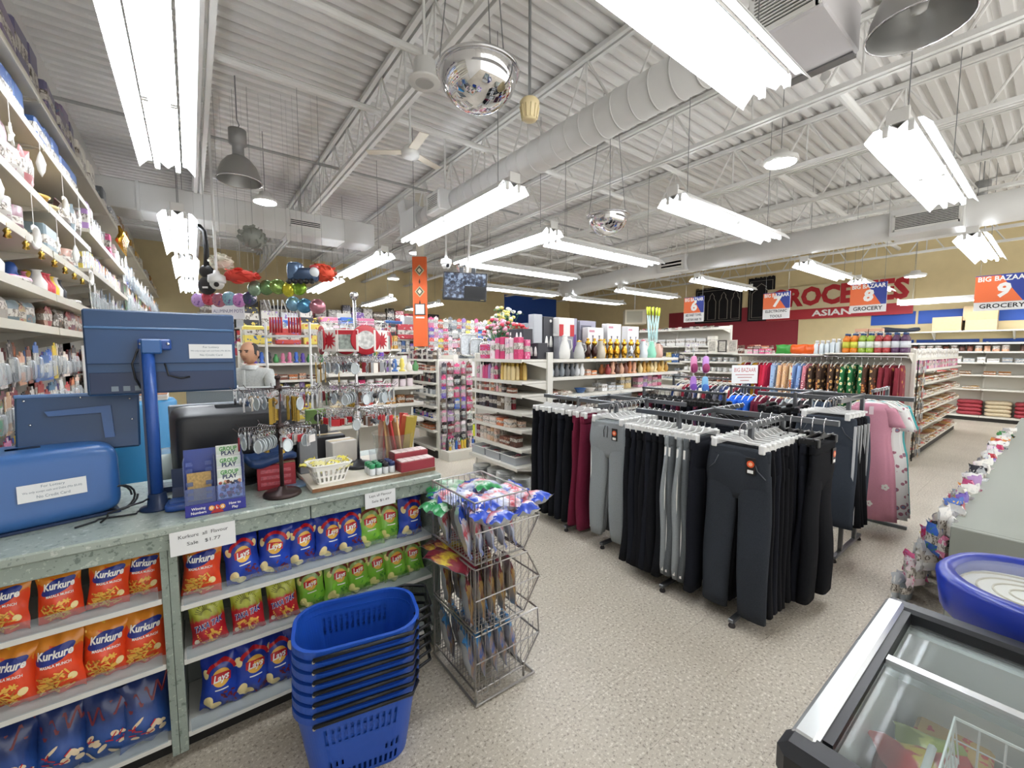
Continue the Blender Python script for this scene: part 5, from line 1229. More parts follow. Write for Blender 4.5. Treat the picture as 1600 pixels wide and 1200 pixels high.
_g = {}
def good(kind, pal='mix'):
    """-> list of (mesh, width), object name, noun"""
    key = (kind, pal)
    if key in _g: return _g[key]
    pk, rm = PK[pal], RM[pal]
    if kind == 'tall': r = ([(carton_mesh(.045, .045, .14, pk), .05), (carton_mesh(.06, .04, .13, pk), .066), (carton_mesh(.05, .05, .155, pk), .056)], 'product_box', 'upright box')
    elif kind == 'short': r = ([(carton_mesh(.09, .07, .06, pk), .098), (carton_mesh(.075, .06, .075, pk), .082), (carton_mesh(.11, .06, .05, pk), .118)], 'product_box', 'low box')
    elif kind == 'big': r = ([(carton_mesh(.2, .16, .24, pk), .21), (carton_mesh(.26, .18, .19, pk), .27), (carton_mesh(.16, .14, .28, pk), .17)], 'packed_carton', 'large printed box')
    elif kind == 'bottle': r = ([(bottle_mesh(.026, .17, pk, CAPW), .056), (bottle_mesh(.022, .19, rm, CAPK), .05)], 'bottle', 'bottle')
    elif kind == 'spray': r = ([(bottle_mesh(.024, .19, rm, CAPG, .7), .053)], 'spray_can', 'spray can')
    elif kind == 'jar': r = ([(jar_mesh(.034, .08, pk, CAPW), .074), (jar_mesh(.03, .1, rm, CAPK), .066)], 'jar', 'jar')
    elif kind == 'pouch': r = ([(pouch_mesh(.11, .15, .02, pk, 3, 'pouch'), .115), (pouch_mesh(.13, .12, .024, pk, 5, 'pouch'), .135)], 'pouch', 'plastic pouch')
    elif kind == 'card': r = ([(card_mesh(.085, .14, pk, CLRP), .092), (card_mesh(.07, .16, pk, CLRP), .078), (card_mesh(.1, .12, pk, CLRP), .108)], 'card_pack', 'blister card')
    elif kind == 'mug': r = ([(mug_mesh(.042, .095, RM['white']), .13)] if pal == 'white' else [(mug_mesh(.042, .095, pk), .13)], 'mug', 'mug')
    elif kind == 'sack': r = ([(rice_mesh(.42, .3, .09, rm), .43)], 'rice_sack', 'flat sack')
    elif kind == 'flat': r = ([(rice_mesh(.17, .13, .035, pk), .178), (rice_mesh(.14, .15, .04, pk), .148)], 'flat_packet', 'flat packet')
    elif kind == 'bowl': r = ([(MB().sh(True).lathe([(.03, 0), (.05, .01), (.075, .06), (.08, .062), (.07, .05), (.03, .012)], n=16).mesh('bowl', rm), .165)], 'bowl', 'bowl')
    elif kind == 'figure': r = ([(MB().sh(True).lathe([(.03, 0), (.03, .012), (.014, .02), (.026, .06), (.018, .085), (.02, .1), (.012, .118), (.001, .122)], n=10).mesh('figurine', rm), .065), (MB().sh(True).lathe([(.02, 0), (.028, .02), (.03, .05), (.016, .075), (.012, .095), (.018, .1)], n=10).mesh('figurine', rm), .062)], 'figurine', 'small ornament')
    elif kind == 'vase': r = ([(MB().sh(True).lathe([(.03, 0), (.042, .03), (.045, .09), (.02, .15), (.028, .19), (.022, .19)], n=14).mesh('vase', rm), .1)], 'vase', 'vase')
    elif kind == 'book': r = ([(carton_mesh(.02, .12, .18, pk), .022), (carton_mesh(.028, .12, .16, pk), .03)], 'notebook', 'upright notebook')
    _g[key] = r; return r
def stock(loc, rz, z, x0, x1, kind, pal, where, yo=.08, gap=1.04, hmax=None, rows=1, rowd=.1, jitter=.05, sc=1.0, noun=None, cat=None, lay=False, group=None, skip=0.0):
    """set goods side by side on a shelf; each is a thing of its own"""
    ms, nm, nn = good(kind, pal); noun = noun or nn
    for r_ in range(rows):
        x = x0; i = 0
        while True:
            me, w = ms[R.randrange(len(ms))]; w *= sc
            if x+w > x1 or i > 400: break
            if R.random() >= skip:
                p = W2(loc, rz, (x+w/2, yo+rowd*r_, z)); o = put('_'.join(noun.split()[-2:]), me, None, (p[0], p[1], p[2]+.001), rot=((-1.2 if lay else 0), 0, rz+R.uniform(-jitter, jitter)))
                o.scale = (sc, sc, sc*R.uniform(.92, 1.06) if kind not in ('mug', 'sack') else sc)
                tag(o, '%s, %s along %s%s' % (noun, ORD2(i), where, (', '+['front', 'second', 'back'][r_]+' row') if rows > 1 else ''), cat or noun.split()[-1], group or noun+' on '+where)
            x += w*gap*R.uniform(1.0, 1.05); i += 1
# ---------------------------------------------------------------- cosmetics gondola (faces the counter)
L1_, r1_ = (2.70, 4.32, 0), -PI/2
lv = [1.535, 1.305, 1.165, .975, .79, .585, .40, .15]
shelf_unit('shelf_unit', 'white cosmetics gondola with fragrance boxes beside the hanging trousers', L1_, r1_, .95, 1.60, lv, .37, deep={6: -.06, 7: -.10})
wn = 'the cosmetics gondola '+'%s shelf'
stock(L1_, r1_, 1.535, .02, .28, 'big', 'pink', wn % 'top', .14, sc=.7, noun='pink gift box'); stock(L1_, r1_, 1.535, .30, .93, 'tall', 'pink', wn % 'top', .07, rows=2, rowd=.08, sc=1.55, noun='pale perfume box')
stock(L1_, r1_, 1.305, .02, .5, 'bottle', 'pink', wn % 'second', .05, noun='lotion bottle', rows=2, sc=1.1); stock(L1_, r1_, 1.305, .5, .80, 'spray', 'gold', wn % 'second', .06, rows=3, rowd=.06, sc=1.08, noun='gold spray can')
stock(L1_, r1_, 1.165, .02, .62, 'tall', 'cos', wn % 'third', .06, sc=.82, noun='makeup box', rows=2, rowd=.06); stock(L1_, r1_, 1.165, .62, .86, 'short', 'choc', wn % 'third', .07, noun='rose gold box', sc=1.1)
stock(L1_, r1_, .975, .02, .72, 'tall', 'dark', wn % 'fourth', .05, sc=1.15, noun='perfume carton', rows=2, rowd=.07)
stock(L1_, r1_, .79, .02, .85, 'short', 'cos', wn % 'fifth', .05, noun='soap box', rows=2, rowd=.1, sc=1.35)
stock(L1_, r1_, .585, .02, .50, 'tall', 'cos', wn % 'sixth', .05, sc=1.15, noun='hair colour box', rows=2, rowd=.07); stock(L1_, r1_, .585, .5, .93, 'short', 'choc', wn % 'sixth', .07, noun='red gift tin', sc=1.6)
for k, (x, c, lab) in enumerate(((.12, '#e6e4e0', 'clear plastic bin of pink sponges on the low shelf'), (.42, '#e6e4e0', 'clear plastic bin of dark hair ties on the low shelf'), (.72, '#e9dfe2', 'clear plastic bin of pink pouches on the low shelf'))):
    p = W2(L1_, r1_, (x, .09, .401)); t = thing('plastic_bin', lab, 'bin', p, r1_, 'clear bins on the low shelf'); t.scale = (1.25, 1.1, 1.0)
    mb = MB(); 
    for s in (-1, 1): mb.prism([(-.09, 0), (.09, 0), (.1, .09), (-.1, .09)], 0, s*.105-.002, s*.105+.002); mb.b2((-.105, s*.094-.002, 0), (.105, s*.094+.002, .09))
    mb.build('wall', clear('bin', '#eef1f3', .42), t); MB().b2((-.105, -.09, 0), (.105, .09, .004)).build('bottom', clear('bin', '#eef1f3', .42), t)
    MB().sh(True).tube([(-.108, -.1, .09), (.108, -.1, .09), (.108, .1, .09), (-.108, .1, .09)], .005, 5, True).build('rim', WHT, t)
    pal = ['pink', 'dark', 'pink'][k]
    for i in range(9):
        o = put('trinket', good('flat', pal)[0][0][0], None, W2(p, r1_, (R.uniform(-.07, .07), R.uniform(-.05, .05), .012+.007*i)), rz=R.uniform(0, 6)); o.scale = (.45, .45, .5)
        tag(o, 'small %s piece loose in the %s clear bin, %s layer' % (['pink', 'dark', 'rose'][k], ['left', 'middle', 'right'][k], ORD2(i)), 'trinket', 'trinkets in the bins')
PLM = mat('#eef0ee', .2)
def plate_stack(loc, n, r, label):
    pl = MB().sh(True).lathe([(r*.55, 0), (r*.6, .003), (r, .016), (r, .019), (r*.6, .007), (.001, .007)], n=24, cap=False).mesh('plate', PLM)
    for i in range(n): tag(put('plate', pl, None, (loc[0], loc[1], loc[2]+.001+.0115*i)), '%s plate from the bottom of the %s' % (ORD2(i), label), 'plate', 'white plates '+label)
for k, (x, y, n) in enumerate(((.15, .02, 9), (.42, .04, 10), (.66, -.0, 12), (.86, .06, 10))):
    p = W2(L1_, r1_, (x, y, .15)); plate_stack(p, n, .105, 'white stack %s the low shelf' % ['far along', 'second along', 'third along', 'nearest on'][k])
# ---------------------------------------------------------------- homeware gondola behind the racks
L2_, r2_ = (3.10, 3.46, 0), 0
shelf_unit('shelf_unit', 'long white homeware gondola with gold vases behind the clothes racks', L2_, r2_, 2.62, 1.58, [1.53, 1.325, 1.115, .85, .55, .15], .42)
wn = 'the homeware gondola '+'%s shelf'
for k, (x, w_, h_, c, lab, pr) in enumerate(((.13, .13, .52, '#b9bcc0', 'plain silver-grey tall appliance box on the homeware gondola', None), (.30, .17, .50, '#3a3a40', 'dark box printed with white kettles on the homeware gondola', 'k'), (.60, .36, .50, '#a5a2b2', 'lilac-grey box with a purple print on the homeware gondola', 'p'), (.98, .30, .48, '#9a98a6', 'grey patterned appliance box behind the vase boxes', 'p'),
                                        (1.0, .30, .39, '#eae4e2', 'white box printed with two dark vases, first of three', 'v'), (1.36, .28, .45, '#e9e6e6', 'white box printed with two slim vases, second of three', 'v'), (1.76, .25, .43, '#e9e6e6', 'white box printed with two slim vases, third of three', 'v'))):
    yb = .33 if k < 4 else .21
    p = W2(L2_, r2_, (x, yb, 1.531)); t = thing('appliance_box', lab, 'box', p, 0, 'appliance boxes on the homeware gondola')
    MB().b2((-w_/2, -.05, 0), (w_/2, .05, h_), .004).build('box', mat(c, .5), t)
    MB().b2((w_/2-.006, -.051, .002), (w_/2+.001, .05, h_-.002)).build('side_panel', mat('#26262a' if pr else '#9a9da2', .5), t)
    if pr == 'v':
        for s in (-1, 1): b = MB().sh(True).lathe([(.02, 0), (.03, .05), (.026, .1), (.01, .14), (.008, .2), (.016, .23)], n=10); b.xf(Matrix.Translation((s*.06, -.0512, .06)) @ Matrix.Diagonal((.9, .02, 1, 1))); b.build('vase_print', mat('#3d3848', .5), t)
        MB().b2((-w_*.42, -.0512, h_-.06), (-w_*.1, -.05, h_-.035)).build('logo_print', mat('#c98a9a', .5), t)
    elif pr == 'k':
        for s in (-1, 1): b = MB().sh(True).lathe([(.03, 0), (.034, .04), (.022, .1), (.01, .13)], n=10); b.xf(Matrix.Translation((s*.035, -.0512, .14)) @ Matrix.Diagonal((.8, .02, 1, 1))); b.build('kettle_print', WHT, t)
        b = MB().lathe([(.018, -.0006), (.018, .0006)], n=14); b.xf(Matrix.Translation((.03, -.0508, h_-.05)) @ Matrix.Rotation(PI/2, 4, 'X')); b.build('logo_print', WHT, t)
    elif pr == 'p': MB().b2((w_*.05, -.0512, .08), (w_*.45, -.05, .3)).build('panel_print', mat('#6a4a8c', .5), t); MB().b2((-w_*.45, -.0512, h_-.1), (w_*.2, -.05, h_-.06)).build('logo_print', mat('#5a5a66', .5), t)
def flask(x, col, m2, label, h=.25, handle=True, y=.07):
    t = thing('flask', label, 'flask', W2(L2_, r2_, (x, y, 1.531)), R.uniform(-.3, .3), 'flasks and vases on the gondola top')
    MB().sh(True).lathe([(.052, 0), (.062, .01), (.068, h*.25), (.05, h*.62), (.03, h*.82), (.034, h*.9), (.028, h*.97)], n=20).build('body', mat(col, .25), t); MB().sh(True).lathe([(.03, h*.95), (.032, h*1.0), (.012, h*1.05)], n=16).build('lid', m2, t)
    if handle: MB().sh(True).tube([(.03, 0, h*.85), (.085, 0, h*.82), (.095, 0, h*.5), (.062, 0, h*.3)], .008, 6).build('handle', mat(col, .25), t)
    MB().sh(True).lathe([(.053, -.0), (.055, .012), (.053, .02)], n=20).build('base_ring', m2, t)
flask(.36, '#eceae4', WHT, 'plain white thermos flask with handle on the gondola top', .27)
flask(.60, '#c9c9c4', GOLDM, 'silver round teapot flask with gold lid on the gondola top', .21)
flask(.98, '#c2b8a6', GOLDM, 'pale champagne flask with gold base on the gondola top', .23)
flask(1.86, '#dfe6e8', mat('#d97f8a', .3), 'white printed flask with pink lid on the gondola top', .24)
flask(2.06, '#8fd0b4', mat('#8fd0b4', .3), 'mint green flask on the gondola top', .22)
flask(2.22, '#d0a898', CAPK, 'rose flask with black handle on the gondola top', .21)
bv = MB().sh(True).m(0).lathe([(.028, 0), (.03, .01), (.03, .02)], n=14).m(1).lathe([(.028, .02), (.038, .06), (.04, .1), (.022, .15), (.018, .17)], n=14).m(0).lathe([(.024, .165), (.034, .185), (.03, .205), (.012, .22), (.02, .24), (.004, .25)], n=14)
for i, x in enumerate((.74, .80, .86, 1.10, 1.16, 1.22, 1.28, 1.36, 1.44, 1.50, 1.58, 1.66, 1.72)):
    m2 = [mat('#3a1f1a', .15, .3), mat('#3a1f1a', .15, .3), mat('#3a1f1a', .15, .3), GOLDM, GOLDM, GOLDM, GOLDM, GOLDM, GOLDM, mat('#b9bec2', .15, .8), mat('#b9bec2', .15, .8), mat('#b9bec2', .15, .8), GOLDM][i]
    o = put('gold_vase', bv.mesh('gold_vase', [GOLDM, m2]), None, W2(L2_, r2_, (x, .06+.05*(i % 2), 1.531))); tag(o, '%s vase with gold rim, %s along the gondola top' % ('dark brown' if i < 3 else ('silver glass' if i in (9, 10, 11) else 'gold'), ORD2(i)), 'vase', 'gold vases on the gondola top')
stock(L2_, r2_, 1.325, .03, .72, 'vase', 'grey', wn % 'second', .08, sc=.8, noun='silver cup', rows=2); stock(L2_, r2_, 1.325, .74, .95, 'short', 'choc', wn % 'second', .1, noun='brown gift box')
stock(L2_, r2_, 1.325, 1.1, 1.75, 'figure', 'choc', wn % 'second', .08, noun='copper ornament', rows=2, sc=1.35); stock(L2_, r2_, 1.325, 1.78, 2.55, 'figure', 'gold', wn % 'second', .08, noun='gold ornament', rows=2, rowd=.09, sc=1.3)
stock(L2_, r2_, 1.115, .03, .55, 'flat', 'food', wn % 'third', .1, rows=2, noun='tan tray packet', sc=1.2); stock(L2_, r2_, 1.115, .58, 1.0, 'bowl', 'mix', wn % 'third', .1, noun='green bowl', sc=.95); stock(L2_, r2_, 1.115, 1.02, 1.5, 'short', 'grey', wn % 'third', .1, noun='grey boxed set', sc=1.3, rows=2)
stock(L2_, r2_, 1.115, 1.5, 1.85, 'big', 'gold', wn % 'third', .2, noun='kraft brown box', sc=.6); stock(L2_, r2_, 1.115, 1.88, 2.5, 'big', 'pink', wn % 'third', .2, noun='hot pink bag box', sc=.6)
stock(L2_, r2_, .85, .05, 2.5, 'big', 'dark', wn % 'fourth', .2, noun='dark carton', sc=.75)
# glow mops in a white bin, wall sockets of tall items at the right end
t = thing('mop_bin', 'white bin of lime and blue mop handles at the gondola end', 'bin', W2(L2_, r2_, (2.42, .3, 1.531))); MB().sh(True).lathe([(.10, 0), (.12, .22), (.125, .225)], n=18, cap=False).build('wall', WHT, t); MB().lathe([(.1, 0), (.1, .004)], n=18).build('bottom', WHT, t)
for i in range(11):
    a = i*.6; o = MB().sh(True).rod((0, 0, 0), (0, 0, .72), .008, 6); o.m(1); o.rod((0, 0, .62), (0, 0, .74), .011, 6)
    tag(put('lime_mop', o.mesh('lime_mop', [mat('#b9d8d6', .4), mat('#d3e23a', .4)]), None, W2(L2_, r2_, (2.42+.06*math.cos(a), .3+.06*math.sin(a), 1.54)), rot=(.12*math.sin(a), .14*math.cos(a), 0)), 'slim pale blue mop with lime tip, %s in the white bin' % ORD2(i), 'mop', 'mops in the bin')
# fabric slippers on a wire at the gondola end
for i in range(4):
    p = (5.33+.06*(i % 2)+.0, 2.99-.13*(i % 2), 1.56-.27*(i//2)); t = thing('slipper', '%s slipper hung %s at the gondola end' % (['pink', 'lilac', 'purple', 'sky blue'][i], ['upper left', 'upper right', 'lower left', 'lower right'][i]), 'slipper', p, -.6, 'slippers on the gondola end'); cc = ['#d98fb4', '#c08fd0', '#b07fc8', '#7fb4d8'][i]
    superbox(MB(), (0, 0, -.115), (.045, .012, .115), .6, .7, 16, 8).build('sole', mat(cc, .7), t); superbox(MB(), (0, -.02, -.16), (.046, .022, .06), .8, .8, 14, 8).build('strap', mat(['#8a2a5a', '#8a2a5a', '#6a3a9a', '#3a6ab0'][i], .7), t); MB().tube([(0, 0, 0), (0, 0, .06)], .002, 4).build('hook', CHROME, t)
t = thing('slipper_stand', 'thin chrome stand carrying the hung slippers', 'stand', (5.36, 2.96, 0)); MB().rod((0, .05, 0), (0, .05, 1.66), .01, 8).build('pole', CHROME, t); MB().sh(True).lathe([(.14, 0), (.14, .012), (.02, .02)], (0, .05, 0), 20).build('base', CHROME, t)
for z in (1.62, 1.35): MB().rod((-.06, .06, z), (.06, -.12, z), .005, 6).build('bar', CHROME, t)
# ---------------------------------------------------------------- far cosmetics row: three units
L3_, r3_ = (2.86, 6.65, 0), -PI/2
shelf_unit('shelf_unit', 'white narrow gondola of toiletries left of the pink card display', L3_, r3_, .98, 1.56, [1.50, 1.33, 1.15, .97, .79, .6, .42, .15], .36)
for k, (z, kd, pl, nn) in enumerate(((1.50, 'tall', 'dark', 'perfume box'), (1.33, 'short', 'choc', 'amber soap box'), (1.15, 'bottle', 'dark', 'dark bottle'), (.97, 'jar', 'grey', 'cream jar'), (.79, 'short', 'white', 'white soap box'), (.6, 'jar', 'toy', 'blue jar'), (.42, 'short', 'cos', 'makeup box'))):
    stock(L3_, r3_, z, .02, .95, kd, pl, 'the toiletries gondola %s shelf' % ORD2(k), .05, noun=nn, rows=2, rowd=.09, sc=1.02)
L4_ = (2.93, 5.62, 0)
t = thing('peg_display', 'pegboard end display of pink beauty cards', 'peg display', L4_)
MB().b2((0, .04, .1), (.56, .07, 1.47)).build('peg_board', mat('#d9cfcf', .6), t); MB().b2((-.02, .02, 0), (0, .1, 1.5)).build('upright', GOND, t); MB().b2((.56, .02, 0), (.58, .1, 1.5)).build('upright', GOND, t); MB().b2((0, -.25, .0), (.56, .04, .14)).build('base', GOND, t)
HK = MB().sh(True).rod((0, 0, 0), (0, -.09, .004), .0025, 5).mesh('peg_hook', CHROME)
def peg_wall(loc, rz, nx, nz, w, h, z0, pals, where, y=.0, per=2, sc=1.0, parent=None, kind='card', skip=.0, noun=None, oname=None, twist=.08, stag=0.0):
    for j in range(nz):
        for i in range(nx):
            if R.random() < skip: continue
            pal = pals[(i//2+j) % len(pals)]; ms, nm, nn = good(kind, pal)
            x = w*(i+.5)/nx; z = z0+h*j/nz
            if parent is not None: put('peg_hook', HK, parent, (x, y, z+.155*sc))
            for q in range(per):
                me, ww = ms[(i+q) % len(ms)]
                o = put(oname or nm, me, None, W2(loc, rz, (x+R.uniform(-.004, .004), y-.022-.03*q-stag*(nz-1-j), z)), rot=(R.uniform(-.05, .05), 0, rz+R.uniform(-twist, twist))); o.scale = (sc, sc, sc*R.uniform(.94, 1.04))
                tag(o, '%s %s' % (noun or (dict(pink='pink', dark='dark', cos='rose brown', mix='mixed colour', grey='silver-grey', toy='bright', white='white', food='warm toned', choc='copper', gold='golden', mauve='mauve', blues='blue', drab='muted')[pal]+(' blister card' if kind == 'card' else ' packet'))+', %s row, %s along' % (ORD2(j), ORD2(i)), where+(' behind' if q else '')), 'card pack', 'packs on '+where)
peg_wall(L4_, 0, 5, 7, .56, 1.26, .20, ['pink', 'dark', 'pink', 'dark', 'toy'], 'the pink end display', .035, 2, 1.05, t, oname='beauty_card')
stock(L4_, 0, .14, .02, .54, 'bottle', 'toy', 'the pink end display base', -.12, noun='blue capped bottle', sc=.9, rows=2)
L5_ = (3.55, 6.05, 0)
shelf_unit('shelf_unit', 'white shelf with lime green boxes beside the pink end display', L5_, 0, .62, 1.55, [1.5, 1.16, .97, .78, .6, .42, .15], .36)
stock(L5_, 0, .15, .04, .6, 'big', 'white', 'the lime box shelf floor', .12, sc=.55, noun='white box')
for i in range(4): 
    o = put('lime_box', carton_mesh(.26, .16, .11, mat('#c9d030', .45)), None, W2(L5_, 0, (.18+.28*(i % 2), .06, .151+.112*(i//2)))); tag(o, ['lower left', 'lower right', 'upper left', 'upper right'][i]+' lime green box on the bottom shelf', 'box', 'lime green boxes')
for k, z in enumerate((1.16, .97, .78, .6, .42)): stock(L5_, 0, z, .04, .6, 'flat', ['white', 'food', 'gold', 'food', 'grey'][k], 'the lime box unit %s shelf' % ORD2(k), .08, rows=2, noun=['white', 'brown', 'tan', 'beige', 'grey'][k]+' wrapped pack', sc=1.0)
t = tag(MB().b2((.02, -.01, 1.2), (.6, .0, 1.45)).build('white_banner', mat('#eeeceb', .5), None, L5_), 'blank white panel on the lime box shelf', 'panel')
stock(L5_, 0, 1.5, .04, .6, 'big', 'grey', 'the lime box unit top', .18, sc=.8, noun='silver framed box')
# ================================================================ RIGHT SIDE: AISLE ENDS, GROCERY, BACK WALL
t8 = thing('aisle_end', 'white aisle-end shelf of juice bottles above the dress rail', 'shelf unit', (8.04, 1.27, 0))
MB().b2((0, 0, 0), (.03, .95, 1.62)).build('back_panel', GONDB, t8)
for y in (0, .95): MB().b2((-.015, y-.02, 0), (.05, y+.02, 1.64)).build('upright', GOND, t8)
MB().b2((-.34, 0, 1.575), (.0, .95, 1.60), .003).build('shelf', GOND, t8)
for y in (0.01, .93): MB().prism([(-.32, 1.575), (0, 1.575), (0, 1.45)], 1, y, y+.005).build('bracket', GOND, t8)
JU = [('#d97a1f', '#c9c94a'), ('#d97a1f', '#c9c94a'), ('#8fa83a', '#dfe8d8'), ('#8fa83a', '#dfe8d8'), ('#a83a3a', '#e0dcd8'), ('#a83a3a', '#e0dcd8'), ('#5a3a5a', '#d8dce0'), ('#5a3a5a', '#d8dce0')]
jc = {}
for i, (a, b) in enumerate(JU):
    for r_ in range(2):
        if a not in jc:
            jc[a] = MB().sh(True).m(0).lathe([(.042, 0), (.047, .01), (.047, .07)], n=14).m(1).lathe([(.0475, .07), (.0475, .16)], n=14).m(0).lathe([(.047, .16), (.045, .2), (.025, .235), (.02, .25)], n=14).m(2).lathe([(.022, .25), (.022, .275), (.018, .28)], n=12).mesh('juice_bottle', [mat(a, .2), mat(b, .4), mat('#2a4a7a', .4)])
        o = put('juice_bottle', jc[a], None, (7.78+.11*r_, 1.98-.092*i, 1.601)); tag(o, '%s juice bottle, %s along the aisle-end top, %s row' % (['orange', 'orange', 'green', 'green', 'red', 'red', 'purple', 'purple'][i], ORD2(i), ['front', 'back'][r_]), 'bottle', 'juice bottles on the aisle end')
for i in range(6):
    o = put('red_carton', carton_mesh(.16, .12, .12, PK['choc']), None, (7.95, 1.90-.17*(i % 2), 1.602+.121*(i//2)+.0), rz=PI/2); o.location.x = 8.2; tag(o, 'red and gold carton piled behind the juice bottles, %s' % ORD2(i), 'carton', 'red cartons on the aisle end')
# wrapped tray of water bottles and packs further left on the end shelf
t9 = thing('aisle_end', 'white aisle-end shelf of tea boxes and bright snack packs', 'shelf unit', (8.04, 2.25, 0))
MB().b2((0, 0, 0), (.03, 1.35, 1.60)).build('back_panel', GONDB, t9); MB().b2((-.34, 0, 1.555), (.0, 1.35, 1.58), .003).build('shelf', GOND, t9)
for y in (0.0, 1.35): MB().b2((-.015, y-.02, 0), (.05, y+.02, 1.62)).build('upright', GOND, t9)
LA = (7.72, 3.58, 0)
stock(LA, -PI/2, 1.58, .02, .18, 'big', 'choc', 'the tea aisle end', .12, sc=.55, noun='red tea box'); stock(LA, -PI/2, 1.58, .2, .62, 'short', 'pink', 'the tea aisle end', .07, rows=3, rowd=.08, sc=1.1, noun='pink tea carton')
stock(LA, -PI/2, 1.655, .2, .62, 'short', 'choc', 'the tea aisle end upper layer', .07, rows=2, rowd=.08, sc=1.0, noun='red tea carton')
for i in range(3): o = put('snack_pack', pouch_mesh(.24, .15, .05, mat(['#3f9a3f', '#e0601f', '#e0601f'][i], .3), 60+i, 'snack_pack'), None, (7.8, 2.82-.2*i, 1.581), rz=-PI/2); tag(o, ['green lettered snack pack on the tea aisle end', 'left orange snack pack on the tea aisle end', 'right orange snack pack on the tea aisle end'][i], 'snack pack')
for i in range(10): o = put('water_bottle', bottle_mesh(.032, .21, mat('#dfe8ec', .1), CAPW), None, (7.78+.08*(i % 2), 2.36-.07*(i//2), 1.601 if 2.36-.07*(i//2) < 2.2 else 1.581)); tag(o, 'clear water bottle on the aisle end, %s' % ORD2(i), 'bottle', 'water bottles on the aisle end')
# spice gondola running away down the grocery aisle
L6_ = (8.22, 1.28, 0)
shelf_unit('shelf_unit', 'long grocery gondola of spice packets along the right aisle', L6_, 0, 4.4, 1.60, [1.52, 1.34, 1.14, .93, .70, .46, .15], .42, sect=1.1)
for k, z in enumerate((1.52, 1.34, 1.14, .93, .70, .46, .15)):
    if k < 2: stock(L6_, 0, z, .05, 4.3, 'tall', ['white', 'pink'][k], 'the spice gondola %s shelf' % ORD2(k), .06, sc=.95, noun=['white spice box', 'pale spice box'][k], gap=1.02)
    else: stock(L6_, 0, z, .05, 4.3, 'flat', 'food', 'the spice gondola %s shelf' % ORD2(k), .06, rows=1, sc=1.15, noun='spice packet', gap=.95, jitter=.3)
    if k in (2, 3, 4, 5, 6): stock(L6_, 0, z+.045, .05, 4.2, 'flat', 'food', 'the spice gondola %s shelf, upper layer' % ORD2(k), .08, sc=1.05, noun='brown lentil packet', gap=1.0, jitter=.4)
t = thing('clip_strip', 'dark column of hanging snack packs on the spice gondola end', 'clip strip', (8.14, 1.245, 0)); MB().b2((-.008, -.012, .05), (.008, .0, 1.5)).build('strip', KICK, t)
peg_wall((8.1, 1.23, 0), 0, 1, 8, .12, 1.35, .12, ['food', 'dark', 'food'], 'the spice gondola end strip', 0, 2, 1.1, oname='snack_strip_pack')
# back wall grocery shelves
L7_ = (14.5, 3.6, 0); r7_ = -PI/2
shelf_unit('shelf_unit', 'cream wall shelves of groceries with rice sacks along the back wall', L7_, r7_, 6.2, 1.84, [1.82, 1.62, 1.37, 1.08, .75, .12], .42, sect=1.24)
for k, (z, kd, pl, nn) in enumerate(((1.62, 'jar', 'choc', 'small canned jar'), (1.37, 'short', 'grey', 'grey packet box'), (1.08, 'short', 'food', 'mixed food box'), (.75, 'flat', 'gold', 'yellow lentil bag'))):
    stock(L7_, r7_, z, .3, 6.0, kd, pl, 'the back wall %s shelf' % ORD2(k), .1, noun=nn, sc=1.7, skip=.15, gap=1.1)
for j in range(4):
    for i, c in enumerate(('#a83a45', '#d8c8a8', '#a83a45', '#4a2a22', '#c9b890')):
        o = put('rice_sack', rice_mesh(.42, .3, .095, mat(c, .6, noise=.1, nscale=30)), None, (14.74, 1.30-.45*i+.0, .121+.088*j), rz=PI/2); tag(o, '%s rice sack, %s from the bottom of pile %s' % (['red', 'cream', 'crimson', 'dark brown', 'tan'][i], ORD2(j), ORD2(i)), 'sack', 'rice sacks on the back wall')
t = thing('wall_shelf', 'high cream wall shelf with cardboard boxes on the back wall', 'shelf', (14.55, -2.4, 2.08)); MB().b2((0, 0, 0), (.44, 6.0, .03), .004).build('board', SHELFW, t)
for y in (.5, 1.8, 3.1, 4.4, 5.7): MB().prism([(.02, 0), (.44, 0), (.44, -.18)], 1, y, y+.03).build('bracket', SHELFW, t)
carton('cardboard_box', 'left brown cardboard box on the high wall shelf', (14.75, 1.78, 2.111), (.32, .5, .34), '#c9b08a'); carton('cardboard_box', 'low open cardboard box on the high wall shelf', (14.75, 1.22, 2.111), (.32, .5, .24), '#cdb68f'); carton('cardboard_box', 'large cardboard box standing behind the low one', (14.8, 1.25, 2.352), (.28, .55, .34), '#c4ac84')
tag(superbox(MB(), (0, 0, .06), (.16, .5, .06), .7, .7, 24, 8, lambda x, y, z: (x, y, z+.03*math.sin(y*9)*(z > 0))).build('dark_bundle', mat('#2a2f3a', .8), None, (14.75, 2.75, 2.111)), 'dark folded bundle lying on the high wall shelf', 'bundle')
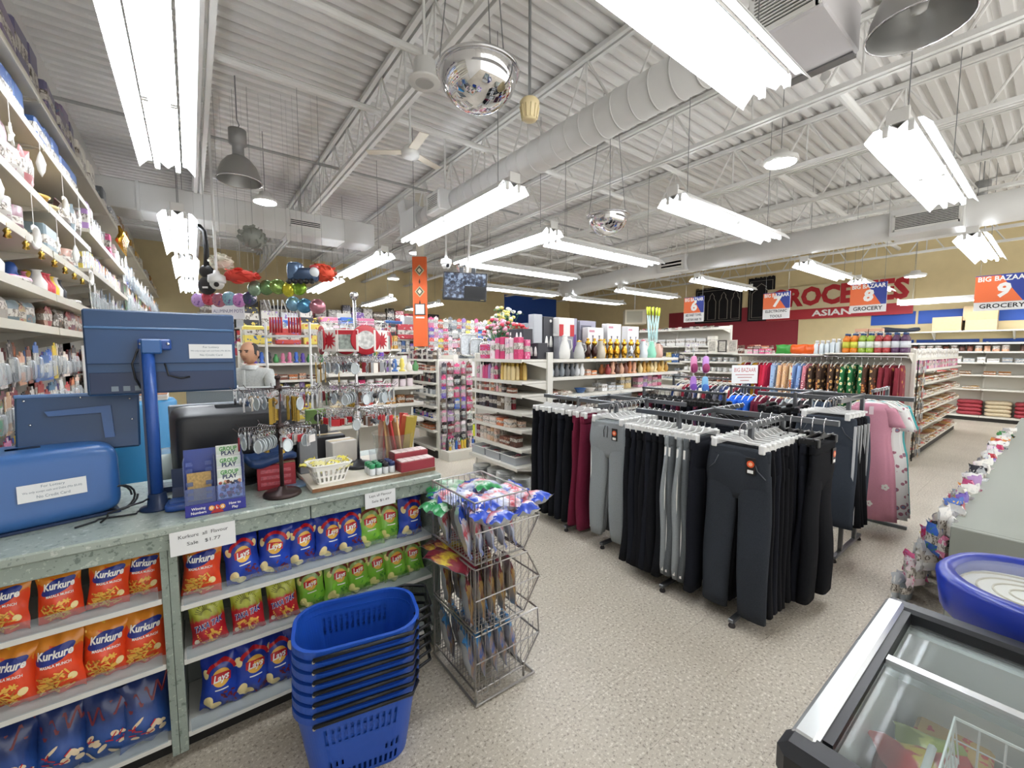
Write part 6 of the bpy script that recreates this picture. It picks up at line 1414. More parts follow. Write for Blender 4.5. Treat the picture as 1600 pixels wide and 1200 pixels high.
# ---- hanging aisle signs
def aisle_sign(y, z0, z1, w, num, words, label, x=8.6, white=.28):
    t = thing('aisle_sign', label, 'sign', (x, y, (z0+z1)/2), -PI/2, 'hanging aisle signs'); h = z1-z0; zw = -h/2+h*white
    t.rotation_euler = (0, 0, -PI/2+R.uniform(-.05, .05))
    MB().b2((-w/2, 0, -h/2), (w/2, .008, h/2)).build('board', mat('#eeeeec', .5), t)
    MB().b2((-w/2, -.003, zw), (w/2, 0, h/2)).build('blue_field', mat('#2b3f94', .5), t)
    MB().prism([(-w/2, zw), (w*.36, zw), (-w*.05, h/2-.01), (-w/2, h/2-.01)], 1, -.005, -.003).build('orange_field', mat('#e8703c', .5), t)
    text_on(MB(), 'BIG BAZAAR', h*.19, lambda a, b: (a, -.0065, h/2-h*.115+b), w*.92, bold=.025).build('lettering', WHT, t)
    text_on(MB(), num, h*.52, lambda a, b: (a, -.0065, zw+(h/2-zw)*.40+b), None, bold=.045, shear=.12).build('number', WHT, t)
    for k, wd in enumerate(words):
        hh = h*white/len(words); text_on(MB(), wd, hh*.72, lambda a, b: (a, -.0015, zw-hh*(k+.5)+b), w*(.8 if len(words) == 1 or len(wd) > 7 else .45), bold=.02).build('caption', BLACK, t)
    for s in (-1, 1): MB().rod((s*w*.42, .004, h/2), (s*w*.42, .004, ZD-(z0+z1)/2), .002, 4).build('wire', GREYM, t)
aisle_sign(.55, 2.17, 2.64, .50, '9', ['GROCERY'], 'large hanging Big Bazaar 9 Grocery sign nearest the right edge', white=.24)
aisle_sign(1.95, 2.24, 2.70, .46, '8', ['GROCERY'], 'hanging Big Bazaar 8 Grocery sign covering part of the wall sign', white=.26)
aisle_sign(3.27, 2.22, 2.70, .45, '7', ['ELECTRONIC', 'TOOLS'], 'hanging orange and blue sign reading Big Bazaar 7 Electronic Tools', white=.38)
aisle_sign(4.87, 2.25, 2.78, .44, '6', ['BED SHEET TOWEL', 'CURTAIN HAIR TIE'], 'hanging orange and blue sign reading Big Bazaar 6 Bed Sheet Towel', white=.36)
# ---- groceries wall sign and prayer rugs
t = thing('wall_sign', 'large beige wall sign with red GROCERIES and ASIAN lettering', 'sign', (14.93, 4.2, 3.1), -PI/2)
MB().b2((-1.75, 0, -.5), (1.75, .04, .5)).build('board', mat('#d8cba6', .6), t); MB().b2((-1.75, -.006, -.5), (1.75, 0, -.2)).build('red_band', mat('#b02630', .5), t)
text_on(MB(), 'GROCERIES', .72, lambda a, b: (a, -.008, .15+b), 3.3, bold=.05).build('lettering', mat('#b3202a', .5), t); text_on(MB(), 'ASIAN', .24, lambda a, b: (a, -.010, -.35+b), .95, bold=.03).build('lettering', WHT, t)
RUGB = mat('#17161a', .95); RUGL = mat('#8f8a80', .9)
def rug(y0, y1, z0, z1, arches, label):
    t = thing('prayer_rug', label, 'rug', (14.95, (y0+y1)/2, (z0+z1)/2), -PI/2, 'prayer rugs on the back wall'); w, h = abs(y1-y0), z1-z0
    MB().b2((-w/2, 0, -h/2), (w/2, .03, h/2)).build('pile', RUGB, t)
    f = MB(); e = .06
    f.tube([(-w/2+e, -.004, -h/2+e), (w/2-e, -.004, -h/2+e), (w/2-e, -.004, h/2-e), (-w/2+e, -.004, h/2-e)], .01, 4, True); f.build('border_line', RUGL, t)
    for k in range(arches):
        cx = -w/2+w*(k+.5)/arches; a = w/arches*.34; zb, zt = -h/2+.12, h/2-.35
        MB().tube([(cx-a, -.004, zb), (cx-a, -.004, zt-.1), (cx-a*.5, -.004, zt+.02), (cx-a*.55, -.004, zt+.09), (cx, -.004, zt+.2), (cx+a*.55, -.004, zt+.09), (cx+a*.5, -.004, zt+.02), (cx+a, -.004, zt-.1), (cx+a, -.004, zb)], .012, 4, True).build('arch_line', RUGL, t)
    fr_ = MB()
    for k in range(30): x = -w/2+w*(k+.5)/30; fr_.b2((x-.012, 0, h/2), (x+.012, .02, h/2+R.uniform(.03, .07)))
    fr_.build('fringe', RUGB, t)['kind'] = 'stuff'
rug(8.4, 6.75, 2.64, 3.84, 4, 'wide black prayer rug with four arches on the back wall'); rug(6.55, 5.75, 2.62, 3.98, 1, 'narrow black prayer rug beside the groceries sign')
# ---- mug shelves behind the racks
L8_ = (8.25, 4.95, 0); r8_ = -PI/2
shelf_unit('shelf_unit', 'white shelf of mugs and picture frames under aisle sign six', L8_, r8_, 1.25, 1.66, [1.60, 1.42, 1.22, 1.02, .8, .15], .36)
for k, (z, pl) in enumerate(((1.42, 'grey'), (1.22, 'white'), (1.02, 'choc'), (.8, 'mix'))): stock(L8_, r8_, z, .05, 1.2, 'mug', pl, 'the mug unit %s shelf' % ORD2(k), .08, rows=2, rowd=.12, noun=['grey printed mug', 'white mug', 'red printed mug', 'mixed mug'][k], sc=.85)
stock(L8_, r8_, 1.60, .05, .4, 'pouch', 'mix', 'the mug unit top', .1, noun='folded cloth pack', sc=1.3)
for i in range(3):
    t = thing('picture_frame', ['white picture frame with a slanted print on the mug unit', 'dark picture frame on the mug unit', 'pale picture frame leaning on the mug unit'][i], 'picture frame', W2(L8_, r8_, (.62+.2*i, .14, 1.601)), r8_); c = ['#e9e4d8', '#3a342f', '#d8d0c4'][i]
    f = MB()
    for a, b in (((-.085, 0, 0), (-.065, .02, .24)), ((.065, 0, 0), (.085, .02, .24)), ((-.065, 0, 0), (.065, .02, .02)), ((-.065, 0, .22), (.065, .02, .24))): f.b2(a, b)
    f.build('frame', mat(c, .5), t); MB().b2((-.065, .008, .02), (.065, .014, .22)).build('picture', mat('#b9b4a8', .6, noise=.3, nscale=30), t)
shelf_unit('shelf_unit', 'tall white-topped shelf of linens behind the mug unit', (9.3, 7.2, 0), -PI/2, 2.6, 2.2, [2.14, 1.75, 1.35, .95, .55, .15], .42)
for k, z in enumerate((2.14, 1.75, 1.35, .95)): stock((9.3, 7.2, 0), -PI/2, z, .05, 2.5, 'big' if k else 'short', ['dark', 'white', 'mix', 'grey'][k], 'the linen shelf %s level' % ORD2(k), .2, noun=['dark folded set', 'white linen pack', 'printed linen pack', 'grey linen pack'][k], sc=.9)
# ---- right edge: gondola of small hanging packets, end panel towards us
t = thing('packet_gondola', 'grey-green sided gondola of hanging packets at the right edge', 'shelf unit', (3.42, -.55, 0)); MB().b2((0, 0, 0), (.04, .885, .62), .004).build('end_panel', mat('#8b8f86', .6), t); MB().b2((.04, .80, .05), (6.5, .84, .585)).build('peg_board', GONDB, t); MB().b2((.04, .1, 0), (6.5, .8, .58)).build('base', mat('#8b8f86', .6), t); MB().b2((.04, 0.0, .59), (6.5, .885, .62)).build('top', mat('#8b8f86', .6), t)
LP_ = (8.1, .325, 0)
peg_wall(LP_, PI, 30, 5, 4.6, .60, .02, ['white', 'mix', 'grey', 'pink', 'white', 'toy'], 'the right edge gondola', .0, 2, 1.2, None, 'pouch', noun=None, oname='hanging_packet', twist=1.1, stag=.045)
# ================================================================ LEFT WALL SHELVES
XS = -.62; LW = lambda y: (XS, y, 0)
def wall_section(y0, y1, levels, label, H=3.12, depth=.40):
    """shelving bay on the left wall, front towards +x; local x runs towards +y"""
    t = thing('shelf_bay', label, 'shelf unit', (XS, y0, 0), PI/2)
    L = y1-y0
    MB().b2((0, depth, 0), (L, depth+.03, H)).build('back_panel', mat('#cfcac0', .7), t)
    for x in (0, L): MB().b2((x-.014, depth-.05, 0), (x+.014, depth, H+.02)).build('upright', mat('#a9a8a4', .4, .5), t)
    for z in levels:
        MB().b2((.01, 0, z-.03), (L-.01, depth, z), .003).build('shelf', mat('#cfc8b6', .5), t)
        MB().b2((.01, -.008, z-.038), (L-.01, 0, z+.004)).build('price_rail', mat('#d2cdbd', .4), t)
        for xx in (.02, L-.03): MB().prism([(.03, z-.032), (depth, z-.032), (depth, z-.13)], 0, xx, xx+.006).build('bracket', mat('#d8d4c8', .5), t)
    return t
# local helper: goods on the left wall, x along +y
def lstock(y0, z, a, b, kind, pal, where, **kw): stock((XS, y0, 0), PI/2, z, a, b, kind, pal, where, **kw)
ys = [1.16, 2.38, 3.60, 4.88, 6.10, 7.32, 8.54, 9.76, 10.98, 12.2, 13.42, 14.64]
lvA = [3.06, 2.80, 2.46, 2.20, 1.95, 1.755]
wall_section(ys[0], ys[1], lvA, 'left wall shelf bay nearest the camera'); wall_section(ys[1], ys[2], lvA, 'second left wall shelf bay with hanging ornaments'); wall_section(ys[2], ys[3], lvA, 'third left wall shelf bay with toys and lunch bags')
def left_bay_goods(y0, L, nm):
    w = 'the %s left wall bay ' % nm
    lstock(y0, 3.06, .03, L, 'big', 'mauve', w+'top', yo=.10, sc=1.05, noun='mauve gift box', skip=.05); lstock(y0, 2.80, .03, L, 'big', 'blues', w+'second shelf', yo=.10, sc=.85, noun='blue bag box', skip=.05)
    lstock(y0, 2.46, .03, L*.45, 'bowl', 'gold', w+'third shelf', yo=.10, sc=1.2, noun='gold bowl', rows=2, rowd=.19); lstock(y0, 2.46, L*.45, L, 'pouch', 'drab', w+'third shelf', yo=.05, sc=1.6, noun='clear bagged item', rows=2)
    lstock(y0, 2.20, .03, L*.4, 'big', 'drab', w+'fourth shelf', yo=.10, sc=.92, noun='rose gift box'); lstock(y0, 2.20, L*.4, L*.7, 'mug', 'drab', w+'fourth shelf', yo=.05, noun='printed mug', rows=2, sc=1.2); lstock(y0, 2.20, L*.7, L, 'short', 'food', w+'fourth shelf', yo=.1, noun='small orange box', rows=2, sc=1.3)
    lstock(y0, 1.95, .03, L*.55, 'figure', 'toy', w+'fifth shelf', yo=.08, noun='small bright toy', rows=3, rowd=.1, sc=1.45); lstock(y0, 1.95, L*.55, L, 'flat', 'toy', w+'fifth shelf', yo=.12, noun='red and blue toy box', rows=2, sc=1.6)
    lstock(y0, 1.755, .03, L, 'pouch', 'drab', w+'sixth shelf', yo=.08, noun='clear toy pouch', rows=2, rowd=.1, sc=1.0, jitter=.4)
left_bay_goods(ys[1], 1.2, 'second'); left_bay_goods(ys[2], 1.26, 'third')
# strings of hanging ornaments in front of the shelf edges
for i in range(9):
    y = 2.62+.24*i; z = 2.46 if i % 2 == 0 else 2.80; dl = .10+.05*(i % 3)
    t = thing('hanging_ornament', 'white %s hanging on a string, %s along the left shelf' % (['teardrop ornament', 'star ornament', 'crescent ornament'][i % 3], ORD2(i)), 'ornament', (XS+.035, y, z-.03), 0, 'ornaments hung from the left shelves')
    MB().rod((0, 0, 0), (0, 0, -dl), .0015, 4).build('string', WHT, t)
    if i % 3 == 0: MB().sh(True).lathe([(.001, -.13), (.014, -.10), (.02, -.06), (.010, -.02), (.002, 0)], (0, 0, -dl), 10).build('drop', WHT, t)
    elif i % 3 == 1: MB().prism([((.05 if k % 2 == 0 else .02)*math.sin(PI*k/5), -dl-.05+(.05 if k % 2 == 0 else .02)*math.cos(PI*k/5)) for k in range(10)], 0, -.004, .004).build('star', WHT, t)
    else: MB().sh(True).tube([(0, .05*math.cos(a), -dl-.05+.05*math.sin(a)) for a in [-2.6+5.2*k/12 for k in range(13)]], [.003+.012*math.sin(PI*k/12) for k in range(13)], 6).build('crescent', WHT, t)
for i in range(8):
    y = 2.5+.26*i; t = thing('gold_charm', 'small gold lantern charm hung under the shelf edge, %s' % ORD2(i), 'charm', (XS+.02, y, 2.20-.035), 0, 'gold charms on the left shelf edge')
    MB().rod((0, 0, 0), (0, 0, -.02), .001, 4).build('string', GOLD, t); MB().sh(True).lathe([(.003, -.065), (.014, -.06), (.009, -.045), (.014, -.035), (.006, -.022), (.002, -.02)], n=8).build('lantern', GOLD, t)
# pegboard goods below the shelves of the two near bays
for k, (y0, y1) in enumerate(((ys[1], ys[2]), (ys[2], ys[3]))):
    peg_wall((XS, y0, 0), PI/2, 10, 5, y1-y0, .98, .68, ['dark', 'choc', 'blues', 'toy', 'cos'], 'the %s left bay pegs' % ['second', 'third'][k], .06, 2, 1.15, None, 'card', oname='accessory_pack')
t = thing('earring_board', 'white board of small earring cards beside the pole monitor', 'earring board', (XS+.03, 4.15, 1.16), PI/2); MB().b2((0, 0, 0), (.3, .02, .5), .004).build('board', mat('#e6e4de', .5), t)
for j in range(5):
    for i in range(4): MB().b2((.02+.07*i, -.006, .03+.095*j), (.07+.07*i, -.001, .10+.095*j), .001).build('earring_card', mat('#bdbab2', .5), t)
# further bays: pegboard packs with a high shelf
FARW = []
for k in range(3, 11):
    t = wall_section(ys[k], ys[k+1], [3.06, 2.62, 2.30] if k < 5 else [3.06], 'left wall bay of hanging packs, %s from the front' % ORD2(k)); L = ys[k+1]-ys[k]
    w = 'the %s left wall bay' % ORD2(k)
    lstock(ys[k], 3.06, .05, L, 'big', ['grey', 'food', 'gold', 'white'][k % 4], w+' top', yo=.12, sc=1.1, noun='stored carton', skip=.15)
    if k < 5:
        lstock(ys[k], 2.62, .05, L, 'book', 'grey', w+' second shelf', yo=.12, noun='file folder', sc=1.3); lstock(ys[k], 2.30, .05, L, 'book', 'mix', w+' third shelf', yo=.12, noun='notebook', sc=1.1)
        lstock(ys[k], 2.62, .05, .5, 'big', 'pink', w+' front', yo=.06, noun='pink case box', sc=.8)
    n = 9 if k < 6 else 6
    peg_wall((XS, ys[k], 0), PI/2, n, 5, L, 1.15 if k < 5 else 1.8, 1.05, ['grey', 'blues', 'grey', 'toy', 'white', 'mix'], w+' pegboard', .04, 1, 1.4 if k < 5 else 2.1, None, 'card', oname='stationery_pack')
    if k == 4:
        for i in range(5): tag(put('gold_garland', MB().sh(True).tube([(0, 0, 0), (.02, .01, -.08), (-.01, .0, -.16), (.015, .01, -.26)], [.01, .03, .035, .006], 7).mesh('gold_garland', GOLDM), None, (XS+.06, ys[k]+.2+.09*i, 2.98)), 'shiny gold tinsel garland hung from the high left shelf, %s' % ORD2(i), 'garland', 'gold tinsel on the left wall')
# ================================================================ FAR BACKGROUND SHELVES
def bg_unit(label, loc, rz, L, H, lv, where, pals, kinds=('tall', 'short', 'bottle', 'jar'), sc=1.15, rows=1, top=None):
    sc *= 1.3
    shelf_unit('shelf_unit', label, loc, rz, L, H, lv, .38, sect=1.3)
    for k, z in enumerate(lv): stock(loc, rz, z, .03, L-.02, kinds[k % len(kinds)], pals[k % len(pals)], '%s, %s shelf' % (where, ORD2(k)), .08, rows=rows, sc=sc, noun=dict(tall='upright box', short='small box', bottle='bottle', jar='jar', big='large box', pouch='pouch', figure='ornament', flat='flat pack', card='card', vase='vase', book='book', bowl='bowl', mug='mug')[kinds[k % len(kinds)]])
bg_unit('white glass-fronted cabinet shelf behind the shopkeeper', (.55, 6.9, 0), 0, 1.15, 1.75, [1.72, 1.45, 1.2, .95, .6, .15], 'the cabinet behind the shopkeeper', ['mix', 'toy', 'choc', 'mix'], ('big', 'figure', 'short', 'tall'), 1.0)
bg_unit('white gift shelf in front of the glass cabinet', (1.75, 6.6, 0), 0, 1.0, 1.7, [1.66, 1.4, 1.15, .9, .15], 'the gift shelf', ['gold', 'choc', 'mix', 'dark'], ('tall', 'jar', 'short', 'bottle'), 1.1)
bg_unit('low white shelf of bangles beyond the key rings', (1.15, 4.75, 0), 0, 1.1, 1.42, [1.38, 1.2, 1.0, .8, .15], 'the bangle shelf', ['mix', 'pink', 'food', 'white'], ('figure', 'jar', 'short', 'flat'), 1.0)
bg_unit('white shelf of drinkware left of the toiletries gondola', (2.15, 7.3, 0), -PI/2, 1.3, 1.55, [1.5, 1.3, 1.1, .9, .7, .15], 'the drinkware shelf', ['toy', 'mix', 'choc', 'pink'], ('bottle', 'short', 'card', 'tall'), 1.0)
bg_unit('long grey shelf row of party goods in the distance', (1.2, 9.2, 0), 0, 3.6, 1.95, [1.9, 1.6, 1.3, 1.0, .15], 'the party goods row', ['toy', 'mix', 'pink', 'grey'], ('big', 'tall', 'bottle', 'short'), 1.3)
bg_unit('white shelf row of kitchen goods behind the hanging screen', (4.2, 7.6, 0), 0, 3.4, 1.85, [1.8, 1.55, 1.3, 1.0, .15], 'the kitchen goods row', ['grey', 'mix', 'white', 'choc'], ('big', 'tall', 'vase', 'short'), 1.25)
bg_unit('long white shelf row near the far wall', (1.0, 12.0, 0), 0, 5.0, 2.2, [2.15, 1.8, 1.45, 1.1], 'the row near the far wall', ['mix', 'grey', 'toy', 'white'], ('big', 'big', 'tall', 'tall'), 1.5)
bg_unit('far wall shelves along the beige wall', (.2, 14.5, 0), 0, 7.6, 2.72, [2.68, 2.3, 1.9, 1.5], 'the far wall shelves', ['dark', 'grey', 'mix', 'toy'], ('big', 'big', 'big', 'big'), 1.25)
# hanging merchandise rack: tall white grids with cleaning goods and flowers behind the screen
t = thing('wire_grid', 'white wire grid of brushes and cloths behind the hanging screen', 'wire grid', (3.55, 7.25, 0)); g = MB()
for k in range(21): g.rod((k*.1, 0, .3), (k*.1, 0, 2.2), .004, 4)
for k in range(20): g.rod((0, 0, .3+.1*k), (2.0, 0, .3+.1*k), .004, 4)
g.build('grid', WIRE, t)['kind'] = 'stuff'
for x in (0, 2.0): MB().rod((x, .01, 0), (x, .01, 2.22), .014, 6).build('post', WIRE, t)
peg_wall((3.55, 7.24, 0), 0, 20, 7, 2.0, 1.3, .95, ['toy', 'pink', 'mix', 'grey', 'mix'], 'the white wire grid', 0, 1, 1.25, None, 'card', oname='household_pack')
t = thing('wire_grid', 'white wire grid of small packs left of the orange banner', 'wire grid', (1.15, 8.4, 0)); g = MB()
for k in range(21): g.rod((k*.1, 0, .3), (k*.1, 0, 2.1), .004, 4)
for k in range(19): g.rod((0, 0, .3+.1*k), (2.0, 0, .3+.1*k), .004, 4)
g.build('grid', WIRE, t)['kind'] = 'stuff'
for x in (0, 2.0): MB().rod((x, .01, 0), (x, .01, 2.12), .014, 6).build('post', WIRE, t)
peg_wall((1.15, 8.39, 0), 0, 18, 6, 2.0, 1.1, 1.0, ['grey', 'white', 'dark', 'mix', 'pink'], 'the left wire grid', 0, 1, 1.3, None, 'card', oname='party_pack')
# silver trays, tall red vases on the toiletries gondola and flowers on the cosmetics gondola
for i in range(3):
    t = thing('silver_tray', ['large silver rimmed tray standing on the lime box unit', 'middle silver rimmed tray standing on the lime box unit', 'small silver rimmed tray with flowers on the lime box unit'][i], 'tray', (3.66+.14*i, 5.98-.02*i, 1.56), 0, 'silver trays'); w = .16-.03*i; h = .17-.035*i
    MB().sh(True).tube([(x, 0, z+h) for x, z in stadium(2*w, 2*h, 24, .05)], .012, 6, True).build('rim', CHROME, t); MB().add([(x*.95, .004, z*.95+h) for x, z in stadium(2*w, 2*h, 24, .05)], [tuple(range(24))[::-1]]).build('tray_face', mat(['#c2c6c8', '#b4b8ba', '#cdb7b2'][i], .35, noise=.2, nscale=30), t)
    MB().b2((-w*.5, -.012, -.022), (w*.5, .03, .0)).build('foot', CHROME, t)
LEAF = mat('#2f6a3a', .6)
def bouquet(loc, cols, label, n=26, r=.17, h=.3):
    t = thing('flower_bouquet', label, 'flowers', loc, 0, 'artificial flower bunches'); mb = MB(); rr = random.Random(n)
    MB().sh(True).lathe([(.05, 0), (.06, .01), (.075, .12), (.08, .12)], n=14).build('pot', mat('#8a8078', .6), t)
    heads = [[] for _ in cols]; lv_ = MB()
    fl = [MB().sh(True) for _ in cols]
    for i in range(n):
        a, q = rr.uniform(0, 6.28), rr.uniform(.1, 1)**.6*r; z = h*(.55+.45*rr.random())-.2*q; p = (q*math.cos(a), q*math.sin(a), .1+z)
        mb.rod((0, 0, .1), p, .003, 4); f_ = fl[i % len(cols)]; superbox(f_, p, (.03, .03, .022), 1, 1, 8, 5)
        for k in range(3): b_ = rr.uniform(0, 6.28); lv_.add([p, (p[0]+.05*math.cos(b_), p[1]+.05*math.sin(b_), p[2]-.02), (p[0]+.06*math.cos(b_+.4), p[1]+.06*math.sin(b_+.4), p[2]-.035)], [(0, 1, 2)])
    mb.build('stems', LEAF, t)['kind'] = 'stuff'; lv_.build('leaves', LEAF, t)['kind'] = 'stuff'
    for f_, c in zip(fl, cols): f_.build('flower_heads', mat(c, .6), t)['kind'] = 'stuff'
bouquet((3.0, 4.22, 1.56), ['#d98fa8', '#e8c8d0', '#c93a50'], 'bunch of pink artificial flowers on the cosmetics gondola', 40, .2, .36); bouquet((3.22, 4.0, 1.60), ['#c22a38', '#d94a50'], 'bunch of red artificial roses beside the kettle boxes', 30, .14, .26); bouquet((3.25, 4.45, 1.60), ['#f0efe8', '#e6d87a'], 'bunch of white and yellow artificial flowers behind', 40, .22, .5)
shelf_unit('shelf_unit', 'rear of the cosmetics gondola carrying flowers', (3.45, 3.95, 0), PI/2, .9, 1.59, [1.58], .34, kick=False)
for i, (x, y, z) in enumerate(((2.98, 3.75, 1.70), (3.0, 3.52, 1.54))):
    t = thing('kettle_box', ['black box printed with white kettles lying on the perfume boxes', 'black kettle box standing at the end of the perfume boxes'][i], 'box', (x, y, z), -PI/2); MB().b2((-.13, -.07, 0), (.13, .07, .17), .004).build('box', mat('#34343a', .5), t)
    for s in (0, .07): b = MB().sh(True).lathe([(.024, 0), (.028, .03), (.018, .08), (.008, .1)], n=10); b.xf(Matrix.Translation((.02+s, -.0712, .03)) @ Matrix.Diagonal((.9, .02, 1, 1))); b.build('kettle_print', WHT, t)
    for k in range(2): MB().b2((-.11, -.0715, .05+.05*k), (-.085, -.07, .085+.05*k)).build('icon_print', WHT, t)
t = thing('red_white_box', 'white box with red sides above the teapot flask', 'box', (3.60, 3.70, 1.80)); MB().b2((-.13, -.06, 0), (.13, .06, .22), .004).build('box', mat('#e9e6e2', .5), t)
for s in (-1, 1): MB().b2((s*.09-.035, -.0615, .0), (s*.09+.035, -.0600, .14)).build('red_panel', mat('#c22a30', .5), t)
MB().b2((-.12, -.05, -.27), (.12, .05, 0)).build('lower_box', mat('#9a9aa0', .5), t)
# wall air conditioner, round things on the far wall
t = thing('air_conditioner', 'beige window air conditioner set into the far wall', 'air conditioner', (12.4, 9.2, 2.55), -.8); MB().b2((-.36, -.3, 0), (.36, .3, .5), .01).build('case', mat('#ddd5c0', .5), t); MB().b2((-.30, -.306, .06), (.22, -.3, .44)).build('grille', mat('#a9a898', .6), t)
for k in range(9): MB().b2((-.3, -.312, .08+.04*k), (.22, -.306, .095+.04*k)).build('slat', mat('#c9c3b0', .5), t)
MB().rod((0, 0, .5), (0, 0, ZD-2.55), .02, 6).build('drop_rod', STEELW, t)
# ================================================================ HANGING THINGS
t = thing('hanging_screen', 'black hanging television screen showing camera pictures', 'television', (3.22, 5.36, 2.56), -YAW-.05, rot=(.0, .06, -YAW-.03))
MB().b2((-.32, -.02, -.20), (.32, .03, .20), .006).build('bezel', BLACK, t)
m_, nt_, b_ = new_mat('screen_picture'); tc_ = nd(nt_, 'ShaderNodeTexCoord'); v_ = nd(nt_, 'ShaderNodeTexNoise'); v_.inputs['Scale'].default_value = 22; v_.inputs['Detail'].default_value = 6; nt_.links.new(tc_.outputs['Object'], v_.inputs['Vector'])
r_ = ramp(nt_, [(.36, '#0a0e18'), (.5, '#26344e'), (.62, '#8fa0b8')]); nt_.links.new(v_.outputs['Fac'], r_.inputs[0]); nt_.links.new(r_.outputs[0], b_.inputs['Emission Color']); b_.inputs['Emission Strength'].default_value = .8; b_.inputs['Base Color'].default_value = (.01, .01, .012, 1); b_.inputs['Roughness'].default_value = .2
for i in range(2):
    for j in range(2):
        if (i, j) != (1, 0): MB().b2((-.30+.302*i, -.0215, -.17+.18*j), (-.002+.302*i, -.0205, .008+.18*j)).build('camera_picture', m_, t)
MB().b2((0, -.0215, -.17), (.30, -.0205, .005)).build('menu_bar', mat('#0a0a0c', .3), t); MB().b2((.24, -.022, -.188), (.29, -.0212, -.182)).build('brand_strip', mat('#c9b06a', .4), t)
MB().b2((-.1, .03, .05), (-.04, .06, .28)).build('bracket', PLBLK, t); MB().b2((.08, .03, .05), (.14, .06, .28)).build('bracket', PLBLK, t); MB().rod((.02, .05, .18), (.02, .05, ZD-2.56), .018, 8).build('pole', STEELW, t)
t = thing('orange_banner', 'tall orange banner panel with diamond motifs on a column', 'banner', (3.34, 7.14, .28), -YAW); t.scale = (1.28, 1, 1.02)
MB().b2((-.10, 0, 1.40), (.10, .05, 2.98), .004).build('panel', mat('#d9622e', .6), t); MB().b2((-.05, .05, -.27), (.05, .13, ZD-.5)).build('column', mat('#d8d2c4', .6), t)
for k, z in enumerate((2.74, 2.37)):
    MB().prism([(-.07, z), (0, z-.1), (.07, z), (0, z+.1)], 1, -.004, 0).build('diamond', mat('#b9b08a', .5), t); MB().prism([(-.05, z), (0, z-.075), (.05, z), (0, z+.075)], 1, -.007, -.004).build('diamond_ring', mat('#4a4438', .5), t); MB().prism([(-.03, z), (0, z-.045), (.03, z), (0, z+.045)], 1, -.010, -.007).build('diamond_core', mat('#d8d0b8', .5), t)
    MB().prism([(-.012, z-.2), (0, z-.24), (.012, z-.2), (0, z-.14)], 1, -.004, 0).build('pendant', mat('#3a2418', .5), t)
MB().b2((-.075, -.008, 1.96), (.075, 0, 2.16), .004).build('plaque_frame', mat('#3a322c', .5), t); MB().b2((-.062, -.011, 1.975), (.062, -.008, 2.145)).build('plaque', mat('#d9dcdc', .5), t); MB().b2((-.06, -.004, 1.90), (.06, 0, 1.93)).build('caption_strip', WHT, t)
def pom(loc, r, col, label, sq=1.0, n=70):
    t = thing('paper_pompom', label, 'pompom', loc, 0, 'paper pompoms under the ceiling'); mb = MB(); rr = random.Random(int(loc[0]*100+n))
    for i in range(n):
        z = rr.uniform(-1, 1); a = rr.uniform(0, 6.28); q = math.sqrt(1-z*z); d = Vector((q*math.cos(a), q*math.sin(a), z)); u = d.orthogonal().normalized(); w = d.cross(u); ang = rr.uniform(0, 3.14); u2 = u*math.cos(ang)+w*math.sin(ang); w2 = d.cross(u2)
        p = d*r*rr.uniform(.75, 1.0); s_ = r*.42
        mb.add([(p*.35), p+u2*s_*.5+w2*s_*.1, p+d*s_*.25, p-u2*s_*.5-w2*s_*.1], [(0, 1, 2, 3)])
    mb.xf(Matrix.Diagonal((1, 1, sq, 1))); mb.build('tissue', mat(col, .8), t)['kind'] = 'stuff'
    superbox(MB(), (0, 0, 0), (r*.8, r*.8, r*.8*sq), 1, 1, 16, 10).build('core', mat(col, .8), t); MB().rod((0, 0, r*.6), (0, 0, ZD-loc[2]), .002, 4).build('string', GREYM, t)
pom((.63, 5.75, 2.92), .155, '#8d8f86', 'grey-green paper pompom hanging under the deck'); pom((.33, 6.1, 2.68), .14, '#dfdccb', 'cream paper pompom behind the guitar balloon', .7); pom((.50, 5.9, 2.50), .20, '#d8483a', 'red-orange paper pompom right of the guitar balloon', .45)
pom((1.30, 5.45, 2.56), .16, '#d8553a', 'orange tinsel pompom behind the train balloon', .7)
t = thing('guitar_balloon', 'black inflatable guitar hanging beside the left lights', 'balloon', (.19, 6.2, 2.30), -YAW); superbox(MB(), (0, 0, .1), (.11, .04, .11), 1, .9, 20, 12).build('lower_bout', BLACK, t); superbox(MB(), (.0, 0, .26), (.085, .038, .08), 1, .9, 20, 12).build('upper_bout', BLACK, t); MB().sh(True).tube([(0, 0, .3), (.01, 0, .5), (0, 0, .72), (-.06, 0, .78), (-.12, 0, .8)], [.03, .028, .026, .03, .012], 10).build('neck', BLACK, t); MB().b2((-.03, -.045, .06), (.03, -.036, .08)).build('bridge', WHT, t); MB().rod((0, 0, .74), (0, 0, ZD-2.30), .002, 4).build('string', GREYM, t)
t = thing('train_balloon', 'dark blue train-shaped foil balloon hanging in mid air', 'balloon', (1.08, 5.42, 2.50), -YAW); superbox(MB(), (0, 0, 0), (.17, .07, .085), .5, .5, 24, 12).build('boiler', mat('#3b4d66', .25, .3), t); superbox(MB(), (-.09, 0, .04), (.08, .07, .11), .45, .45, 20, 10).build('cab', mat('#5a6f8a', .25, .3), t); superbox(MB(), (.14, -.03, .03), (.055, .05, .06), 1, 1, 16, 10).build('face', mat('#d9dcdc', .3), t)
for k in range(5): b = MB().sh(True).lathe([(.03, -.01), (.03, .01)], n=14); b.xf(Matrix.Translation((-.13+.065*k, -.075, -.08)) @ Matrix.Rotation(PI/2, 4, 'X')); b.build('wheel', BLACK, t)
